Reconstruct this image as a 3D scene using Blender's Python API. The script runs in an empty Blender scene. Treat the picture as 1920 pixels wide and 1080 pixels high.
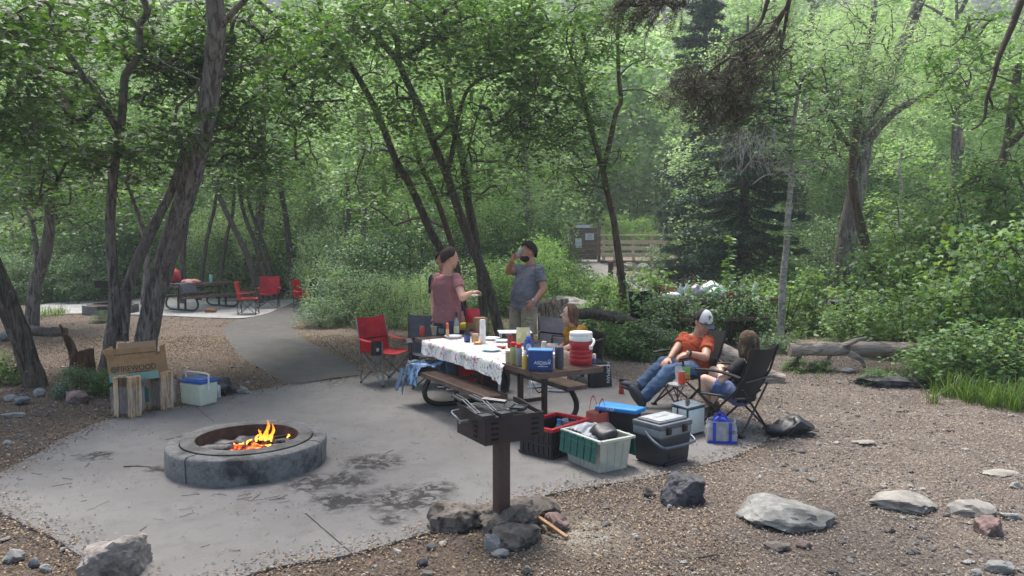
import bpy, bmesh, math, random
import numpy as np
from math import sin, cos, pi, radians, sqrt, atan2
from mathutils import Vector, Matrix, noise
random.seed(7); RNG = np.random.default_rng(7)
SC = bpy.context.scene; COL = SC.collection
V = Vector
# ---------------------------------------------------------------- camera
FPX = 1450.0; CH = 2.1; S = 1.105; PITCH = math.atan(104 / FPX)
CAM = V((0, 0, CH))
FW = V((0, cos(PITCH), -sin(PITCH))); UP = V((0, sin(PITCH), cos(PITCH)))
cam = bpy.data.objects.new('camera', bpy.data.cameras.new('camera')); COL.objects.link(cam); SC.camera = cam
cam.location = CAM; cam.rotation_euler = (pi / 2 - PITCH, 0, 0)
cam.data.sensor_width = 36; cam.data.lens = 36 * FPX / 1920; cam.data.clip_end = 1200; cam.data.clip_start = .05

def ss(a, b, t):
    t = min(1, max(0, (t - a) / (b - a))); return t * t * (3 - 2 * t)
def ray(px, py):
    return FW * FPX + V((px - 960, 0, 0)) - UP * (py - 540)
def P(px, py, Y):                       # point of a pixel at depth Y
    d = ray(px, py); return CAM + d * (Y * S / d.y)
def PZ(px, py, z):                      # point of a pixel on the plane z
    d = ray(px, py); return CAM + d * ((z - CH) / d.z)
def gz(x, y):                           # height of the ground
    x /= S; y /= S
    z = -.2 * ss(12, 17.5, y) * (1 - ss(26, 34, y))
    z += .75 * ss(24, 36, y) * (1 - ss(6, 16, abs(x - 5)))
    z += max(0, y - 52) * .42 + max(0, y - 75) * .55
    return z * S
def G(px, py):                          # point of a pixel on the ground
    z = 0.0
    for _ in range(12):
        p = PZ(px, py, z); z = .5 * z + .5 * gz(p.x, p.y)
    p = PZ(px, py, z); p.z = gz(p.x, p.y); return p

# ---------------------------------------------------------------- materials
def rgb(h):
    f = lambda c: c / 12.92 if c <= .04045 else ((c + .055) / 1.055) ** 2.4
    return tuple(f(int(h[i:i + 2], 16) / 255) for i in (0, 2, 4))
def newmat(name):
    m = bpy.data.materials.new(name); m.use_nodes = True
    nt = m.node_tree; nt.nodes.clear()
    out = nt.nodes.new('ShaderNodeOutputMaterial'); b = nt.nodes.new('ShaderNodeBsdfPrincipled')
    nt.links.new(b.outputs[0], out.inputs[0]); return m, nt, b, out
def nd(nt, t, **k):
    n = nt.nodes.new(t)
    for a, v in k.items():
        if a in n.inputs: n.inputs[a].default_value = v
        else: setattr(n, a, v)
    return n
def mixc(nt, fac, a, b, mode='MIX'):
    n = nt.nodes.new('ShaderNodeMix'); n.data_type = 'RGBA'; n.blend_type = mode
    for s, v in ((n.inputs[0], fac), (n.inputs[6], a), (n.inputs[7], b)):
        if isinstance(v, bpy.types.NodeSocket): nt.links.new(v, s)
        else: s.default_value = v if isinstance(v, (int, float)) else tuple(v)[:3] + (1,)
    return n.outputs[2]
def noi(nt, scale, detail=4, rough=.55, vec=None, dist=0):
    n = nd(nt, 'ShaderNodeTexNoise'); n.inputs['Scale'].default_value = scale; n.inputs['Detail'].default_value = detail
    n.inputs['Roughness'].default_value = rough; n.inputs['Distortion'].default_value = dist
    if vec: nt.links.new(vec, n.inputs['Vector'])
    return n.outputs[0]
def rmp(nt, src, a, b):
    n = nd(nt, 'ShaderNodeMapRange'); nt.links.new(src, n.inputs[0]); n.inputs[1].default_value = a; n.inputs[2].default_value = b
    n.interpolation_type = 'SMOOTHSTEP'; return n.outputs[0]
MATS = {}
def M(name, col, rough=.6, metal=0, col2=None, ms=6, lo=.4, hi=.65, var=.18, vs=14, bump=.15, bs=90, stretch=None, alpha=None, trans=0, coat=0, sheen=0):
    if name in MATS: return MATS[name]
    if isinstance(col, str): col = rgb(col)
    m, nt, b, out = newmat(name)
    tc = nd(nt, 'ShaderNodeTexCoord').outputs['Object']
    if stretch:
        mp = nd(nt, 'ShaderNodeMapping'); nt.links.new(tc, mp.inputs[0]); mp.inputs['Scale'].default_value = stretch; tc = mp.outputs[0]
    base = mixc(nt, rmp(nt, noi(nt, vs, 4, .6, tc), .3, .7), [c * (1 - var) for c in col], [min(1, c * (1 + var)) for c in col])
    if col2:
        if isinstance(col2, str): col2 = rgb(col2)
        base = mixc(nt, rmp(nt, noi(nt, ms, 6, .65, tc), lo, hi), base, col2)
    nt.links.new(base, b.inputs['Base Color'])
    b.inputs['Roughness'].default_value = rough; b.inputs['Metallic'].default_value = metal
    if trans: b.inputs['Transmission Weight'].default_value = trans; b.inputs['IOR'].default_value = 1.3
    if coat: b.inputs['Coat Weight'].default_value = coat
    if sheen: b.inputs['Sheen Weight'].default_value = sheen
    if alpha is not None: b.inputs['Alpha'].default_value = alpha
    if bump:
        bn = nd(nt, 'ShaderNodeBump'); bn.inputs['Strength'].default_value = bump; bn.inputs['Distance'].default_value = .01
        nt.links.new(noi(nt, bs, 4, .6, tc), bn.inputs['Height']); nt.links.new(bn.outputs[0], b.inputs['Normal'])
    MATS[name] = m; return m

# ---------------------------------------------------------------- mesh builder
def rotz(a): return Matrix.Rotation(a, 3, 'Z')
def roteu(x, y, z):
    from mathutils import Euler
    return Euler((x, y, z)).to_matrix()
class MB:
    def __init__(s): s.v = []; s.f = []; s.mi = []; s.cur = 0
    def add(s, vs, fs):
        o = len(s.v); s.v += [tuple(p) for p in vs]; s.f += [tuple(i + o for i in f) for f in fs]; s.mi += [s.cur] * len(fs); return s
    def box(s, c, d, R=None, taper=1.0):
        c = V(c); hx, hy, hz = d[0] / 2, d[1] / 2, d[2] / 2; vs = []
        for z in (-1, 1):
            t = taper if z < 0 else 1
            for x, y in ((-1, -1), (1, -1), (1, 1), (-1, 1)):
                p = V((x * hx * t, y * hy * t, z * hz)); vs.append(c + (R @ p if R else p))
        return s.add(vs, [(3, 2, 1, 0), (4, 5, 6, 7), (0, 1, 5, 4), (1, 2, 6, 5), (2, 3, 7, 6), (3, 0, 4, 7)])
    def tube(s, pts, r, n=8, cap=True, flat=None):
        pts = [V(p) for p in pts]; k = len(pts)
        if not hasattr(r, '__len__'): r = [r] * k
        up = None; vs = []
        for i, p in enumerate(pts):
            t = (pts[min(i + 1, k - 1)] - pts[max(i - 1, 0)])
            t = t.normalized() if t.length > 1e-9 else V((0, 0, 1))
            if up is None: up = V((0, 0, 1)) if abs(t.z) < .9 else V((0, 1, 0))
            a = t.cross(up)
            if a.length < 1e-4: a = t.cross(V((1, 0, 0)))
            a.normalize(); b = a.cross(t).normalized(); up = b
            for j in range(n):
                th = 2 * pi * j / n; ca, cb = cos(th) * r[i], sin(th) * r[i]
                if flat: cb *= flat
                vs.append(p + a * ca + b * cb)
        fs = [(i * n + j, i * n + (j + 1) % n, (i + 1) * n + (j + 1) % n, (i + 1) * n + j) for i in range(k - 1) for j in range(n)]
        if cap: fs += [tuple(range(n))[::-1], tuple((k - 1) * n + j for j in range(n))]
        return s.add(vs, fs)
    def lathe(s, prof, c=(0, 0, 0), n=20, R=None, sx=1, sy=1, cap=True):
        c = V(c); vs = []; k = len(prof)
        for r, z in prof:
            for j in range(n):
                th = 2 * pi * j / n; p = V((cos(th) * r * sx, sin(th) * r * sy, z)); vs.append(c + (R @ p if R else p))
        fs = [(i * n + j, i * n + (j + 1) % n, (i + 1) * n + (j + 1) % n, (i + 1) * n + j) for i in range(k - 1) for j in range(n)]
        if cap and prof[0][0] > 1e-6: fs.append(tuple(range(n))[::-1])
        if cap and prof[-1][0] > 1e-6: fs.append(tuple((k - 1) * n + j for j in range(n)))
        return s.add(vs, fs)
    def prism(s, poly, z0, z1):
        n = len(poly); a = [(p[0], p[1], z0) for p in poly] + [(p[0], p[1], z1) for p in poly]
        return s.add(a, [tuple(range(n))[::-1], tuple(range(n, 2 * n))] + [(i, (i + 1) % n, n + (i + 1) % n, n + i) for i in range(n)])
    def grid(s, fn, nu, nv, thick=0):
        vs = [V(fn(i / nu, j / nv)) for i in range(nu + 1) for j in range(nv + 1)]; w = nv + 1
        fs = [(i * w + j, (i + 1) * w + j, (i + 1) * w + j + 1, i * w + j + 1) for i in range(nu) for j in range(nv)]
        if thick:
            nn = [V((0, 0, 0)) for _ in vs]
            for f in fs:
                q = (vs[f[2]] - vs[f[0]]).cross(vs[f[3]] - vs[f[1]])
                for i in f: nn[i] += q
            lo = [p - (q.normalized() if q.length > 0 else V((0, 0, 1))) * thick for p, q in zip(vs, nn)]
            N = len(vs); top = list(fs)
            fs = top + [tuple(i + N for i in f)[::-1] for f in top]
            rim = [i * w for i in range(nu + 1)] + [nu * w + j for j in range(1, w)] + [i * w + nv for i in range(nu - 1, -1, -1)] + [j for j in range(nv - 1, 0, -1)]
            fs += [(rim[(i + 1) % len(rim)], rim[i], rim[i] + N, rim[(i + 1) % len(rim)] + N) for i in range(len(rim))]
            vs = vs + lo
        return s.add(vs, fs)
    def ell(s, c, r, R=None, nu=12, nv=8):
        c = V(c); vs = [];
        for i in range(nv + 1):
            ph = pi * i / nv
            for j in range(nu):
                th = 2 * pi * j / nu; p = V((r[0] * sin(ph) * cos(th), r[1] * sin(ph) * sin(th), r[2] * cos(ph)))
                vs.append(c + (R @ p if R else p))
        return s.add(vs, [(i * nu + j, (i + 1) * nu + j, (i + 1) * nu + (j + 1) % nu, i * nu + (j + 1) % nu) for i in range(nv) for j in range(nu)])
    def cap(s, a, b, ra, rb, n=14):       # capsule with two radii
        a, b = V(a), V(b); d = (b - a); L = d.length; d = d / L if L > 1e-6 else V((0, 0, 1))
        pts = []; rr = []
        for k in range(5): t = pi / 2 * (1 - k / 4); pts.append(a - d * ra * sin(t)); rr.append(max(1e-4, ra * cos(t)))
        for k in range(1, 5): pts.append(a + d * L * k / 5); rr.append(ra + (rb - ra) * k / 5)
        for k in range(5): t = pi / 2 * k / 4; pts.append(b + d * rb * sin(t)); rr.append(max(1e-4, rb * cos(t)))
        return s.tube(pts, rr, n)
    def xf(s, Mx, start=0):
        s.v = s.v[:start] + [tuple(Mx @ V(p)) for p in s.v[start:]]; return s
    def jit(s, amp, freq=5, seed=0):
        o = V((seed * 3.1, seed * 1.7, seed)); s.v = [tuple(V(p) + noise.noise_vector(V(p) * freq + o) * amp) for p in s.v]; return s
    def mesh(s, name, mats, bevel=0, seg=2, smooth=40, weld=False):
        me = bpy.data.meshes.new(name); me.from_pydata(s.v, [], s.f)
        mats = mats if isinstance(mats, (list, tuple)) else [mats]
        for m in mats: me.materials.append(m)
        if len(mats) > 1: me.polygons.foreach_set('material_index', s.mi)
        bm = bmesh.new(); bm.from_mesh(me)
        if weld: bmesh.ops.remove_doubles(bm, verts=bm.verts, dist=1e-4)
        bmesh.ops.recalc_face_normals(bm, faces=bm.faces)
        if bevel:
            ed = [e for e in bm.edges if len(e.link_faces) == 2 and e.calc_face_angle(0) > .6]
            bmesh.ops.bevel(bm, geom=ed, offset=bevel, segments=seg, affect='EDGES', clamp_overlap=True, profile=.6)
        bm.to_mesh(me); bm.free()
        if smooth: me.polygons.foreach_set('use_smooth', [True] * len(me.polygons)); me.set_sharp_from_angle(angle=radians(smooth))
        return me
def link(name, me, parent=None, label=None):
    o = bpy.data.objects.new(name, me); COL.objects.link(o)
    if parent is not None: o.parent = parent
    if label: o['label'] = label
    return o
def part(name, mb, mats, parent, label=None, **k): return link(name, mb.mesh(name, mats, **k), parent, label)
def tag(o, label, cat, group=None, kind=None):
    if label: o['label'] = label
    if cat: o['category'] = cat
    if group: o['group'] = group
    if kind: o['kind'] = kind
    return o
def thing(name, label, cat, loc=(0, 0, 0), rz=0, group=None):
    o = bpy.data.objects.new(name, None); COL.objects.link(o); o.location = loc; o.rotation_euler = (0, 0, rz)
    o.empty_display_size = .1; return tag(o, label, cat, group)
def solo(name, mb, mats, label, cat, loc=(0, 0, 0), rz=0, group=None, kind=None, **k):
    o = link(name, mb.mesh(name, mats, **k)); o.location = loc; o.rotation_euler = (0, 0, rz); return tag(o, label, cat, group, kind)
def struct(name, mb, mats, kind='structure', label=None, **k):
    o = link(name, mb.mesh(name, mats, **k)); o['kind'] = kind
    if label: o['label'] = label
    return o
def dup(root, loc, rz, label, group=None):
    r = root.copy(); COL.objects.link(r); r.location = loc; r.rotation_euler = (0, 0, rz); r['label'] = label
    if group: r['group'] = group
    def rec(a, b):
        for ch in a.children:
            c = ch.copy(); COL.objects.link(c); c.parent = b; rec(ch, c)
    rec(root, r); return r
TMPS = bpy.data.scenes.new('scratch')
def bake_mesh(o):
    TMPS.collection.objects.link(o); vl = TMPS.view_layers[0]; vl.update()
    me = bpy.data.meshes.new_from_object(o.evaluated_get(vl.depsgraph)); bpy.data.objects.remove(o); return me
def text(s, size, parent, mat, loc, rot, name='lettering', ext=.0008, align='CENTER', squash=1.0):
    cu = bpy.data.curves.new('t', 'FONT'); cu.body = s; cu.size = size; cu.extrude = ext; cu.align_x = align; cu.align_y = 'CENTER'
    me = bake_mesh(bpy.data.objects.new('t', cu)); bpy.data.curves.remove(cu)
    me.name = name; me.materials.clear(); me.materials.append(mat)
    o = link(name, me, parent); o.location = loc; o.rotation_euler = rot; o.scale = (squash, 1, 1); return o
def catmull(pts, n=4):
    pts = [V(p) for p in pts]; out = []
    q = [pts[0] * 2 - pts[1]] + pts + [pts[-1] * 2 - pts[-2]]
    for i in range(1, len(q) - 2):
        a, b, c, d = q[i - 1:i + 3]
        for k in range(n):
            t = k / n
            out.append(.5 * ((2 * b) + (c - a) * t + (2 * a - 5 * b + 4 * c - d) * t * t + (3 * b - a - 3 * c + d) * t ** 3))
    out.append(pts[-1]); return out

# ---------------------------------------------------------------- fast numpy meshes (leaves, litter)
def np_mesh(name, verts, k, mat, rnd=None, smooth=False):
    """verts (N*k,3): N polygons of k corners each"""
    n = len(verts) // k; me = bpy.data.meshes.new(name)
    me.vertices.add(n * k); me.vertices.foreach_set('co', verts.astype(np.float32).ravel())
    me.loops.add(n * k); me.loops.foreach_set('vertex_index', np.arange(n * k, dtype=np.int32))
    me.polygons.add(n); me.polygons.foreach_set('loop_start', np.arange(0, n * k, k, dtype=np.int32))
    me.update(calc_edges=False); me.materials.append(mat)
    if rnd is not None:
        a = me.attributes.new('rnd', 'FLOAT', 'FACE'); a.data.foreach_set('value', np.asarray(rnd, dtype=np.float32))
    me.validate(clean_customdata=False) if False else None
    return me
LEAF = {
 'maple': [(0, -.1, 0), (.12, .05, .0), (.42, -.02, -.06), (.3, .22, -.02), (.5, .45, -.1), (.2, .5, 0), (0, .95, -.12), (-.2, .5, 0), (-.5, .45, -.1), (-.3, .22, -.02), (-.42, -.02, -.06), (-.12, .05, 0)],
 'ovate': [(0, 0, 0), (.24, .3, .05), (.2, .62, .03), (0, 1, -.06), (-.2, .62, .03), (-.24, .3, .05)],
 'quad': [(0, 0, 0), (.32, .45, .06), (0, 1, -.05), (-.32, .45, .06)],
 'lobe': [(0, 0, 0), (.45, .12, -.05), (.28, .4, 0), (0, 1, -.08), (-.28, .4, 0), (-.45, .12, -.05)],
 'narrow': [(0, 0, 0), (.1, .45, .04), (0, 1, -.12), (-.1, .45, .04)],
 'needle': [(-.03, 0, 0), (.03, 0, 0), (.0, 1, 0)],
}
def place_leaves(cen, nrm, yaw, size, shape):
    T = np.array(LEAF[shape], dtype=np.float64); N = len(cen); K = len(T)
    nrm = nrm / np.linalg.norm(nrm, axis=1, keepdims=True)
    ref = np.stack([np.cos(yaw), np.sin(yaw), np.zeros(N)], 1)
    a = np.cross(ref, nrm); a /= np.linalg.norm(a, axis=1, keepdims=True) + 1e-9
    b = np.cross(nrm, a)
    out = cen[:, None, :] + size[:, None, None] * (T[None, :, 0:1] * a[:, None, :] + T[None, :, 1:2] * b[:, None, :] + T[None, :, 2:3] * nrm[:, None, :])
    return out.reshape(-1, 3), K
# ================================================================ SETTING
def inpoly(x, y, poly):
    c = False; n = len(poly)
    for i in range(n):
        x1, y1 = poly[i][0], poly[i][1]; x2, y2 = poly[i - 1][0], poly[i - 1][1]
        if (y1 > y) != (y2 > y) and x < (x2 - x1) * (y - y1) / (y2 - y1) + x1: c = not c
    return c
def outline(px, amp=.04, n=6):
    pts = [G(*p) for p in px]; pts.append(pts[0]); q = catmull(pts, n)[:-1]
    return [(p.x + noise.noise(V(p) * 2.3) * amp, p.y + noise.noise(V(p) * 2.3 + V((9, 9, 9))) * amp) for p in q]
PAD = outline([(-60, 905), (20, 876), (100, 832), (200, 786), (320, 766), (400, 746), (545, 721), (692, 701), (780, 690), (900, 683), (1020, 686), (1130, 699),
      (1230, 735), (1330, 765), (1420, 792), (1440, 818), (1400, 845), (1330, 868), (1240, 890), (1150, 905), (1060, 920), (960, 942), (880, 965), (820, 990), (745, 1015), (640, 1042), (520, 1062), (430, 1090), (330, 1120), (230, 1090), (150, 1040), (60, 985), (-20, 950)])
PAD2 = outline([(55, 592), (150, 588), (250, 590), (330, 593), (400, 596), (460, 596), (500, 588), (530, 576), (560, 563), (600, 554), (640, 546), (560, 543), (450, 541), (330, 541), (230, 545), (120, 556), (70, 572)], .02, 3)
MX0, MY0, MST = -15.0, 2.5, .05
def mask(poly):
    gx = MX0 + (np.arange(600) + .5) * MST; gy = MY0 + (np.arange(520) + .5) * MST; X, Y = np.meshgrid(gx, gy, indexing='ij'); c = np.zeros(X.shape, bool)
    for i in range(len(poly)):
        x1, y1 = poly[i][0], poly[i][1]; x2, y2 = poly[i - 1][0], poly[i - 1][1]
        if y1 == y2: continue
        c ^= ((y1 > Y) != (y2 > Y)) & (X < (x2 - x1) * (Y - y1) / (y2 - y1) + x1)
    return c
MK = {id(PAD): mask(PAD), id(PAD2): mask(PAD2)}
def inpoly(x, y, poly):
    i, j = int((x - MX0) / MST), int((y - MY0) / MST)
    if not (0 <= i < 600 and 0 <= j < 520): return False
    k = MK.get(id(poly))
    if k is None: k = MK[id(poly)] = mask(poly)
    return bool(k[i, j])
def concrete():
    m, nt, b, out = newmat('concrete')
    tc = nd(nt, 'ShaderNodeTexCoord').outputs['Object']
    c = mixc(nt, rmp(nt, noi(nt, 1.1, 6, .6, tc), .35, .65), rgb('605e5d'), rgb('747270'))
    c = mixc(nt, rmp(nt, noi(nt, 5, 8, .7, tc), .45, .7), c, rgb('52504f'))
    c = mixc(nt, rmp(nt, noi(nt, 160, 3, .6, tc), .35, .65), c, rgb('6e6b69'))
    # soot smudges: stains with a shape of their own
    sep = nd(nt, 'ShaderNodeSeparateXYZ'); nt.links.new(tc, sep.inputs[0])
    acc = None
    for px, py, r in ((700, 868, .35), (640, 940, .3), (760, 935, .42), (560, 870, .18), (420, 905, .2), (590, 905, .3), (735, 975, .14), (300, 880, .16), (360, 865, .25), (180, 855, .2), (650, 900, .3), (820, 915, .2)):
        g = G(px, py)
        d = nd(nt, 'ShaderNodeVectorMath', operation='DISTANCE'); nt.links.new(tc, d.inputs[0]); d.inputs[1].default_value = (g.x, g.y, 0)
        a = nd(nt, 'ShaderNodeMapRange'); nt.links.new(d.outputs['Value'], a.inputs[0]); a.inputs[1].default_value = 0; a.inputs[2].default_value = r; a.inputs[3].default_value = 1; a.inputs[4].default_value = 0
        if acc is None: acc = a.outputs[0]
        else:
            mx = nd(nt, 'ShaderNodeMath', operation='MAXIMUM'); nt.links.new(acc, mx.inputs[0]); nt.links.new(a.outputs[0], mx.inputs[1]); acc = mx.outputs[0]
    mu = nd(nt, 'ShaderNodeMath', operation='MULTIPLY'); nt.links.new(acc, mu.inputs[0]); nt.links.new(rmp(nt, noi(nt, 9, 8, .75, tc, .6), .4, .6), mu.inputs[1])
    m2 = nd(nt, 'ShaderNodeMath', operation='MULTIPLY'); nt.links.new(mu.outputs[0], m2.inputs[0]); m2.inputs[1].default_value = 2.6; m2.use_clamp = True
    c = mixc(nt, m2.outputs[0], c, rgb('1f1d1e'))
    # small burn specks
    sp = rmp(nt, noi(nt, 26, 3, .6, tc), .66, .74)
    c = mixc(nt, sp, c, rgb('4a4848'))
    nt.links.new(c, b.inputs['Base Color']); b.inputs['Roughness'].default_value = .82
    bn = nd(nt, 'ShaderNodeBump'); bn.inputs['Strength'].default_value = .35; bn.inputs['Distance'].default_value = .006
    nt.links.new(noi(nt, 60, 6, .7, tc), bn.inputs['Height']); nt.links.new(bn.outputs[0], b.inputs['Normal'])
    return m
MAT_CON = concrete()
def dirt():
    m, nt, b, out = newmat('dirt')
    tc = nd(nt, 'ShaderNodeTexCoord').outputs['Object']
    sep = nd(nt, 'ShaderNodeSeparateXYZ'); nt.links.new(tc, sep.inputs[0])
    c = mixc(nt, rmp(nt, noi(nt, .9, 6, .6, tc), .35, .65), rgb('6b5a4c'), rgb('574a42'))
    r = mixc(nt, rmp(nt, noi(nt, 1.3, 6, .6, tc), .35, .65), rgb('8f8377'), rgb('756a61'))
    c = mixc(nt, rmp(nt, sep.outputs[0], -.5, 3.5), c, r)
    c = mixc(nt, rmp(nt, noi(nt, 45, 6, .75, tc), .42, .62), c, rgb('3c332c'))
    c = mixc(nt, rmp(nt, noi(nt, 75, 5, .7, tc), .55, .7), c, rgb('b09b82'))
    c = mixc(nt, rmp(nt, noi(nt, 3.5, 5, .7, tc), .52, .7), c, rgb('5d5550'))
    # pale spilled ash to the right of the grill stones
    g = PZ(1075, 1000, 0)
    d = nd(nt, 'ShaderNodeVectorMath', operation='DISTANCE'); nt.links.new(tc, d.inputs[0]); d.inputs[1].default_value = (g.x, g.y, 0)
    a = nd(nt, 'ShaderNodeMapRange'); nt.links.new(d.outputs['Value'], a.inputs[0]); a.inputs[1].default_value = .5; a.inputs[2].default_value = .05
    mu = nd(nt, 'ShaderNodeMath', operation='MULTIPLY'); nt.links.new(a.outputs[0], mu.inputs[0]); nt.links.new(rmp(nt, noi(nt, 6, 6, .7, tc), .3, .6), mu.inputs[1])
    c = mixc(nt, mu.outputs[0], c, rgb('a39c8e'))
    nt.links.new(c, b.inputs['Base Color']); b.inputs['Roughness'].default_value = .95
    bn = nd(nt, 'ShaderNodeBump'); bn.inputs['Strength'].default_value = .9; bn.inputs['Distance'].default_value = .03
    nt.links.new(noi(nt, 34, 8, .75, tc), bn.inputs['Height']); nt.links.new(bn.outputs[0], b.inputs['Normal'])
    return m
MAT_DIRT = dirt()
xs = [math.sinh(t / 55 * 4.3) * 1.75 for t in range(-75, 76)]; xs = [x for x in xs if -230 < x < 230]
ys = [1.5 + .13 * i for i in range(139)] + [19.5 + .5 * i for i in range(60)] + [50 + 2 * i for i in range(12)] + [80 + 9 * i for i in range(20)]
ys = [-60, -30, -12, -5, -2, 0] + ys
PATHPOLY = [(p.x, p.y) for p in catmull([G(*p) for p in ((560, 735), (512, 705), (452, 668), (428, 640), (421, 620), (430, 606), (452, 599), (490, 588))], 3)] + [(p.x, p.y) for p in reversed(catmull([G(*p) for p in ((700, 722), (655, 678), (612, 657), (573, 637), (553, 620), (552, 608), (572, 598), (610, 590))], 3))]
def ground_h(x, y):
    z = gz(x, min(y, 54)) - .006
    if 3 < y < 26 and (inpoly(x, y, PAD) or inpoly(x, y, PAD2) or inpoly(x, y, PATHPOLY)): return z - .024
    z += .018 * noise.noise(V((x * 1.1, y * 1.1, 0))) + .01 * noise.noise(V((x * 4, y * 4, 3)))
    if y > 15: z += .12 * ss(15, 30, y) * noise.noise(V((x * .3, y * .3, 1)))
    return z
mb = MB(); mb.add([(x, y, ground_h(x, y)) for x in xs for y in ys], [(i * len(ys) + j, (i + 1) * len(ys) + j, (i + 1) * len(ys) + j + 1, i * len(ys) + j + 1) for i in range(len(xs) - 1) for j in range(len(ys) - 1)])
struct('ground', mb, MAT_DIRT, smooth=180)
mb = MB(); mb.prism(PAD, -.12, 0); pad = struct('concrete_pad', mb, MAT_CON, smooth=30)
mb = MB(); mb.prism(PAD2, -.3, -.2 * S + .008); struct('far_concrete_pad', mb, M('con2', '999895', .85, col2='83817e', ms=2, bump=.2), smooth=30)
mb = MB()
for a, b2 in (((368, 764), (402, 792)), ((572, 962), (662, 1040))):
    a, b2 = G(*a), G(*b2); dd = (b2 - a).normalized(); n2 = V((-dd.y, dd.x, 0)) * .004; k = 14
    pa = [a.lerp(b2, i / k) + n2 * noise.noise(a + dd * i) * 2 for i in range(k + 1)]
    mb.add([(p + n2 * s).to_tuple()[:2] + (.003,) for p in pa for s in (-1, 1)], [(2 * i, 2 * i + 2, 2 * i + 3, 2 * i + 1) for i in range(k)])
part('pad_joint', mb, M('joint', '2e2c2b', .9), pad)
# asphalt path
Lp = catmull([G(*p) for p in ((546, 722), (512, 702), (452, 668), (428, 640), (421, 620), (430, 606), (452, 599), (490, 588), (540, 568), (590, 553))], 8)
Rp = catmull([G(*p) for p in ((693, 702), (655, 678), (612, 657), (573, 637), (553, 620), (552, 608), (572, 598), (610, 590), (670, 575), (700, 560))], 8)
mb = MB(); nn = 9; rows = []
for a, b2 in zip(Lp, Rp):
    row = []
    for j in range(nn + 1):
        t = j / nn; p = a.lerp(b2, t); e = noise.noise(V(p) * 3) * .04 * (1 if j in (0, nn) else 0); p = V((p.x + e, p.y + e, 0)); crown = .012 * sin(pi * t)
        row.append((p.x, p.y, gz(p.x, p.y) + .006 + crown if j not in (0, nn) else gz(p.x, p.y) - .012))
    rows.append(row)
mb.add([p for r in rows for p in r], [(i * (nn + 1) + j, (i + 1) * (nn + 1) + j, (i + 1) * (nn + 1) + j + 1, i * (nn + 1) + j + 1) for i in range(len(rows) - 1) for j in range(nn)])
struct('asphalt_path', mb, M('asphalt', '464442', .9, col2='62605c', ms=70, lo=.52, hi=.68, bump=.6, bs=120, var=.2, vs=3), smooth=180)
# gravel path up to the notice board
Lp = catmull([G(1060, 560), G(1080, 520), P(1085, 496, 30), P(1082, 489, 34), P(1076, 484, 38)], 6); Rp = catmull([G(1230, 560), G(1180, 520), P(1150, 497, 30), P(1135, 489, 34), P(1125, 484, 38)], 6)
mb = MB(); rows = [[(lambda p: (p.x, p.y, gz(p.x, p.y) + .05))(a.lerp(b2, j / 5)) for j in range(6)] for a, b2 in zip(Lp, Rp)]
mb.add([p for r in rows for p in r], [(i * 6 + j, (i + 1) * 6 + j, (i + 1) * 6 + j + 1, i * 6 + j + 1) for i in range(len(rows) - 1) for j in range(5)])
struct('gravel_path', mb, M('gravel', '98958f', .9, col2='77736e', ms=20, bump=.6, bs=30), smooth=180)
# creek
Lp = [V(p) * S for p in ((1.6, 19.5, 0), (3.4, 18.6, 0), (5.2, 17.4, 0), (7.4, 16.2, 0), (10.5, 15.6, 0), (16, 15.2, 0))]; Rp = [V((p.x + .8, p.y + 3.2, 0)) for p in Lp]
Lp, Rp = catmull(Lp, 8), catmull(Rp, 8); mb = MB(); kk = 14
def wz(p): return gz(p.x, p.y) + .08 + .05 * noise.noise(V(p) * 2.2) + .05 * noise.noise(V(p) * 5)
mb.add([(lambda p: (p.x, p.y, wz(p)))(a.lerp(b2, j / kk)) for a, b2 in zip(Lp, Rp) for j in range(kk + 1)], [(i * (kk + 1) + j, (i + 1) * (kk + 1) + j, (i + 1) * (kk + 1) + j + 1, i * (kk + 1) + j + 1) for i in range(len(Lp) - 1) for j in range(kk)])
struct('creek_water', mb, M('water', '7d8a8a', .12, col2='f0f4f6', ms=1.6, lo=.42, hi=.56, bump=.8, bs=12), smooth=180)
# hillside with pale cliffs above the woods
def hill():
    m, nt, b, out = newmat('hill_rock')
    tc = nd(nt, 'ShaderNodeTexCoord').outputs['Object']; geo = nd(nt, 'ShaderNodeNewGeometry')
    mp = nd(nt, 'ShaderNodeMapping'); nt.links.new(tc, mp.inputs[0]); mp.inputs['Scale'].default_value = (.25, .25, 1.6)
    rock = mixc(nt, rmp(nt, noi(nt, .35, 8, .7, mp.outputs[0], 1.2), .35, .65), rgb('b9aca5'), rgb('8f837f'))
    rock = mixc(nt, rmp(nt, noi(nt, 1.6, 8, .75, mp.outputs[0]), .5, .62), rock, rgb('6f6765'))
    green = mixc(nt, rmp(nt, noi(nt, .8, 6, .7, tc), .4, .6), rgb('57753c'), rgb('8a9c5c'))
    sep = nd(nt, 'ShaderNodeSeparateXYZ'); nt.links.new(geo.outputs['Normal'], sep.inputs[0])
    ad = nd(nt, 'ShaderNodeMath', operation='ADD'); nt.links.new(sep.outputs[2], ad.inputs[0])
    mm = nd(nt, 'ShaderNodeMath', operation='MULTIPLY_ADD'); nt.links.new(noi(nt, .12, 5, .6, tc), mm.inputs[0]); mm.inputs[1].default_value = .7; mm.inputs[2].default_value = -.35; nt.links.new(mm.outputs[0], ad.inputs[1])
    c = mixc(nt, rmp(nt, ad.outputs[0], .5, .7), rock, green)
    nt.links.new(c, b.inputs['Base Color']); b.inputs['Roughness'].default_value = .95
    bn = nd(nt, 'ShaderNodeBump'); bn.inputs['Strength'].default_value = .8; bn.inputs['Distance'].default_value = .6
    nt.links.new(noi(nt, .9, 8, .7, tc), bn.inputs['Height']); nt.links.new(bn.outputs[0], b.inputs['Normal']); return m
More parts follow.
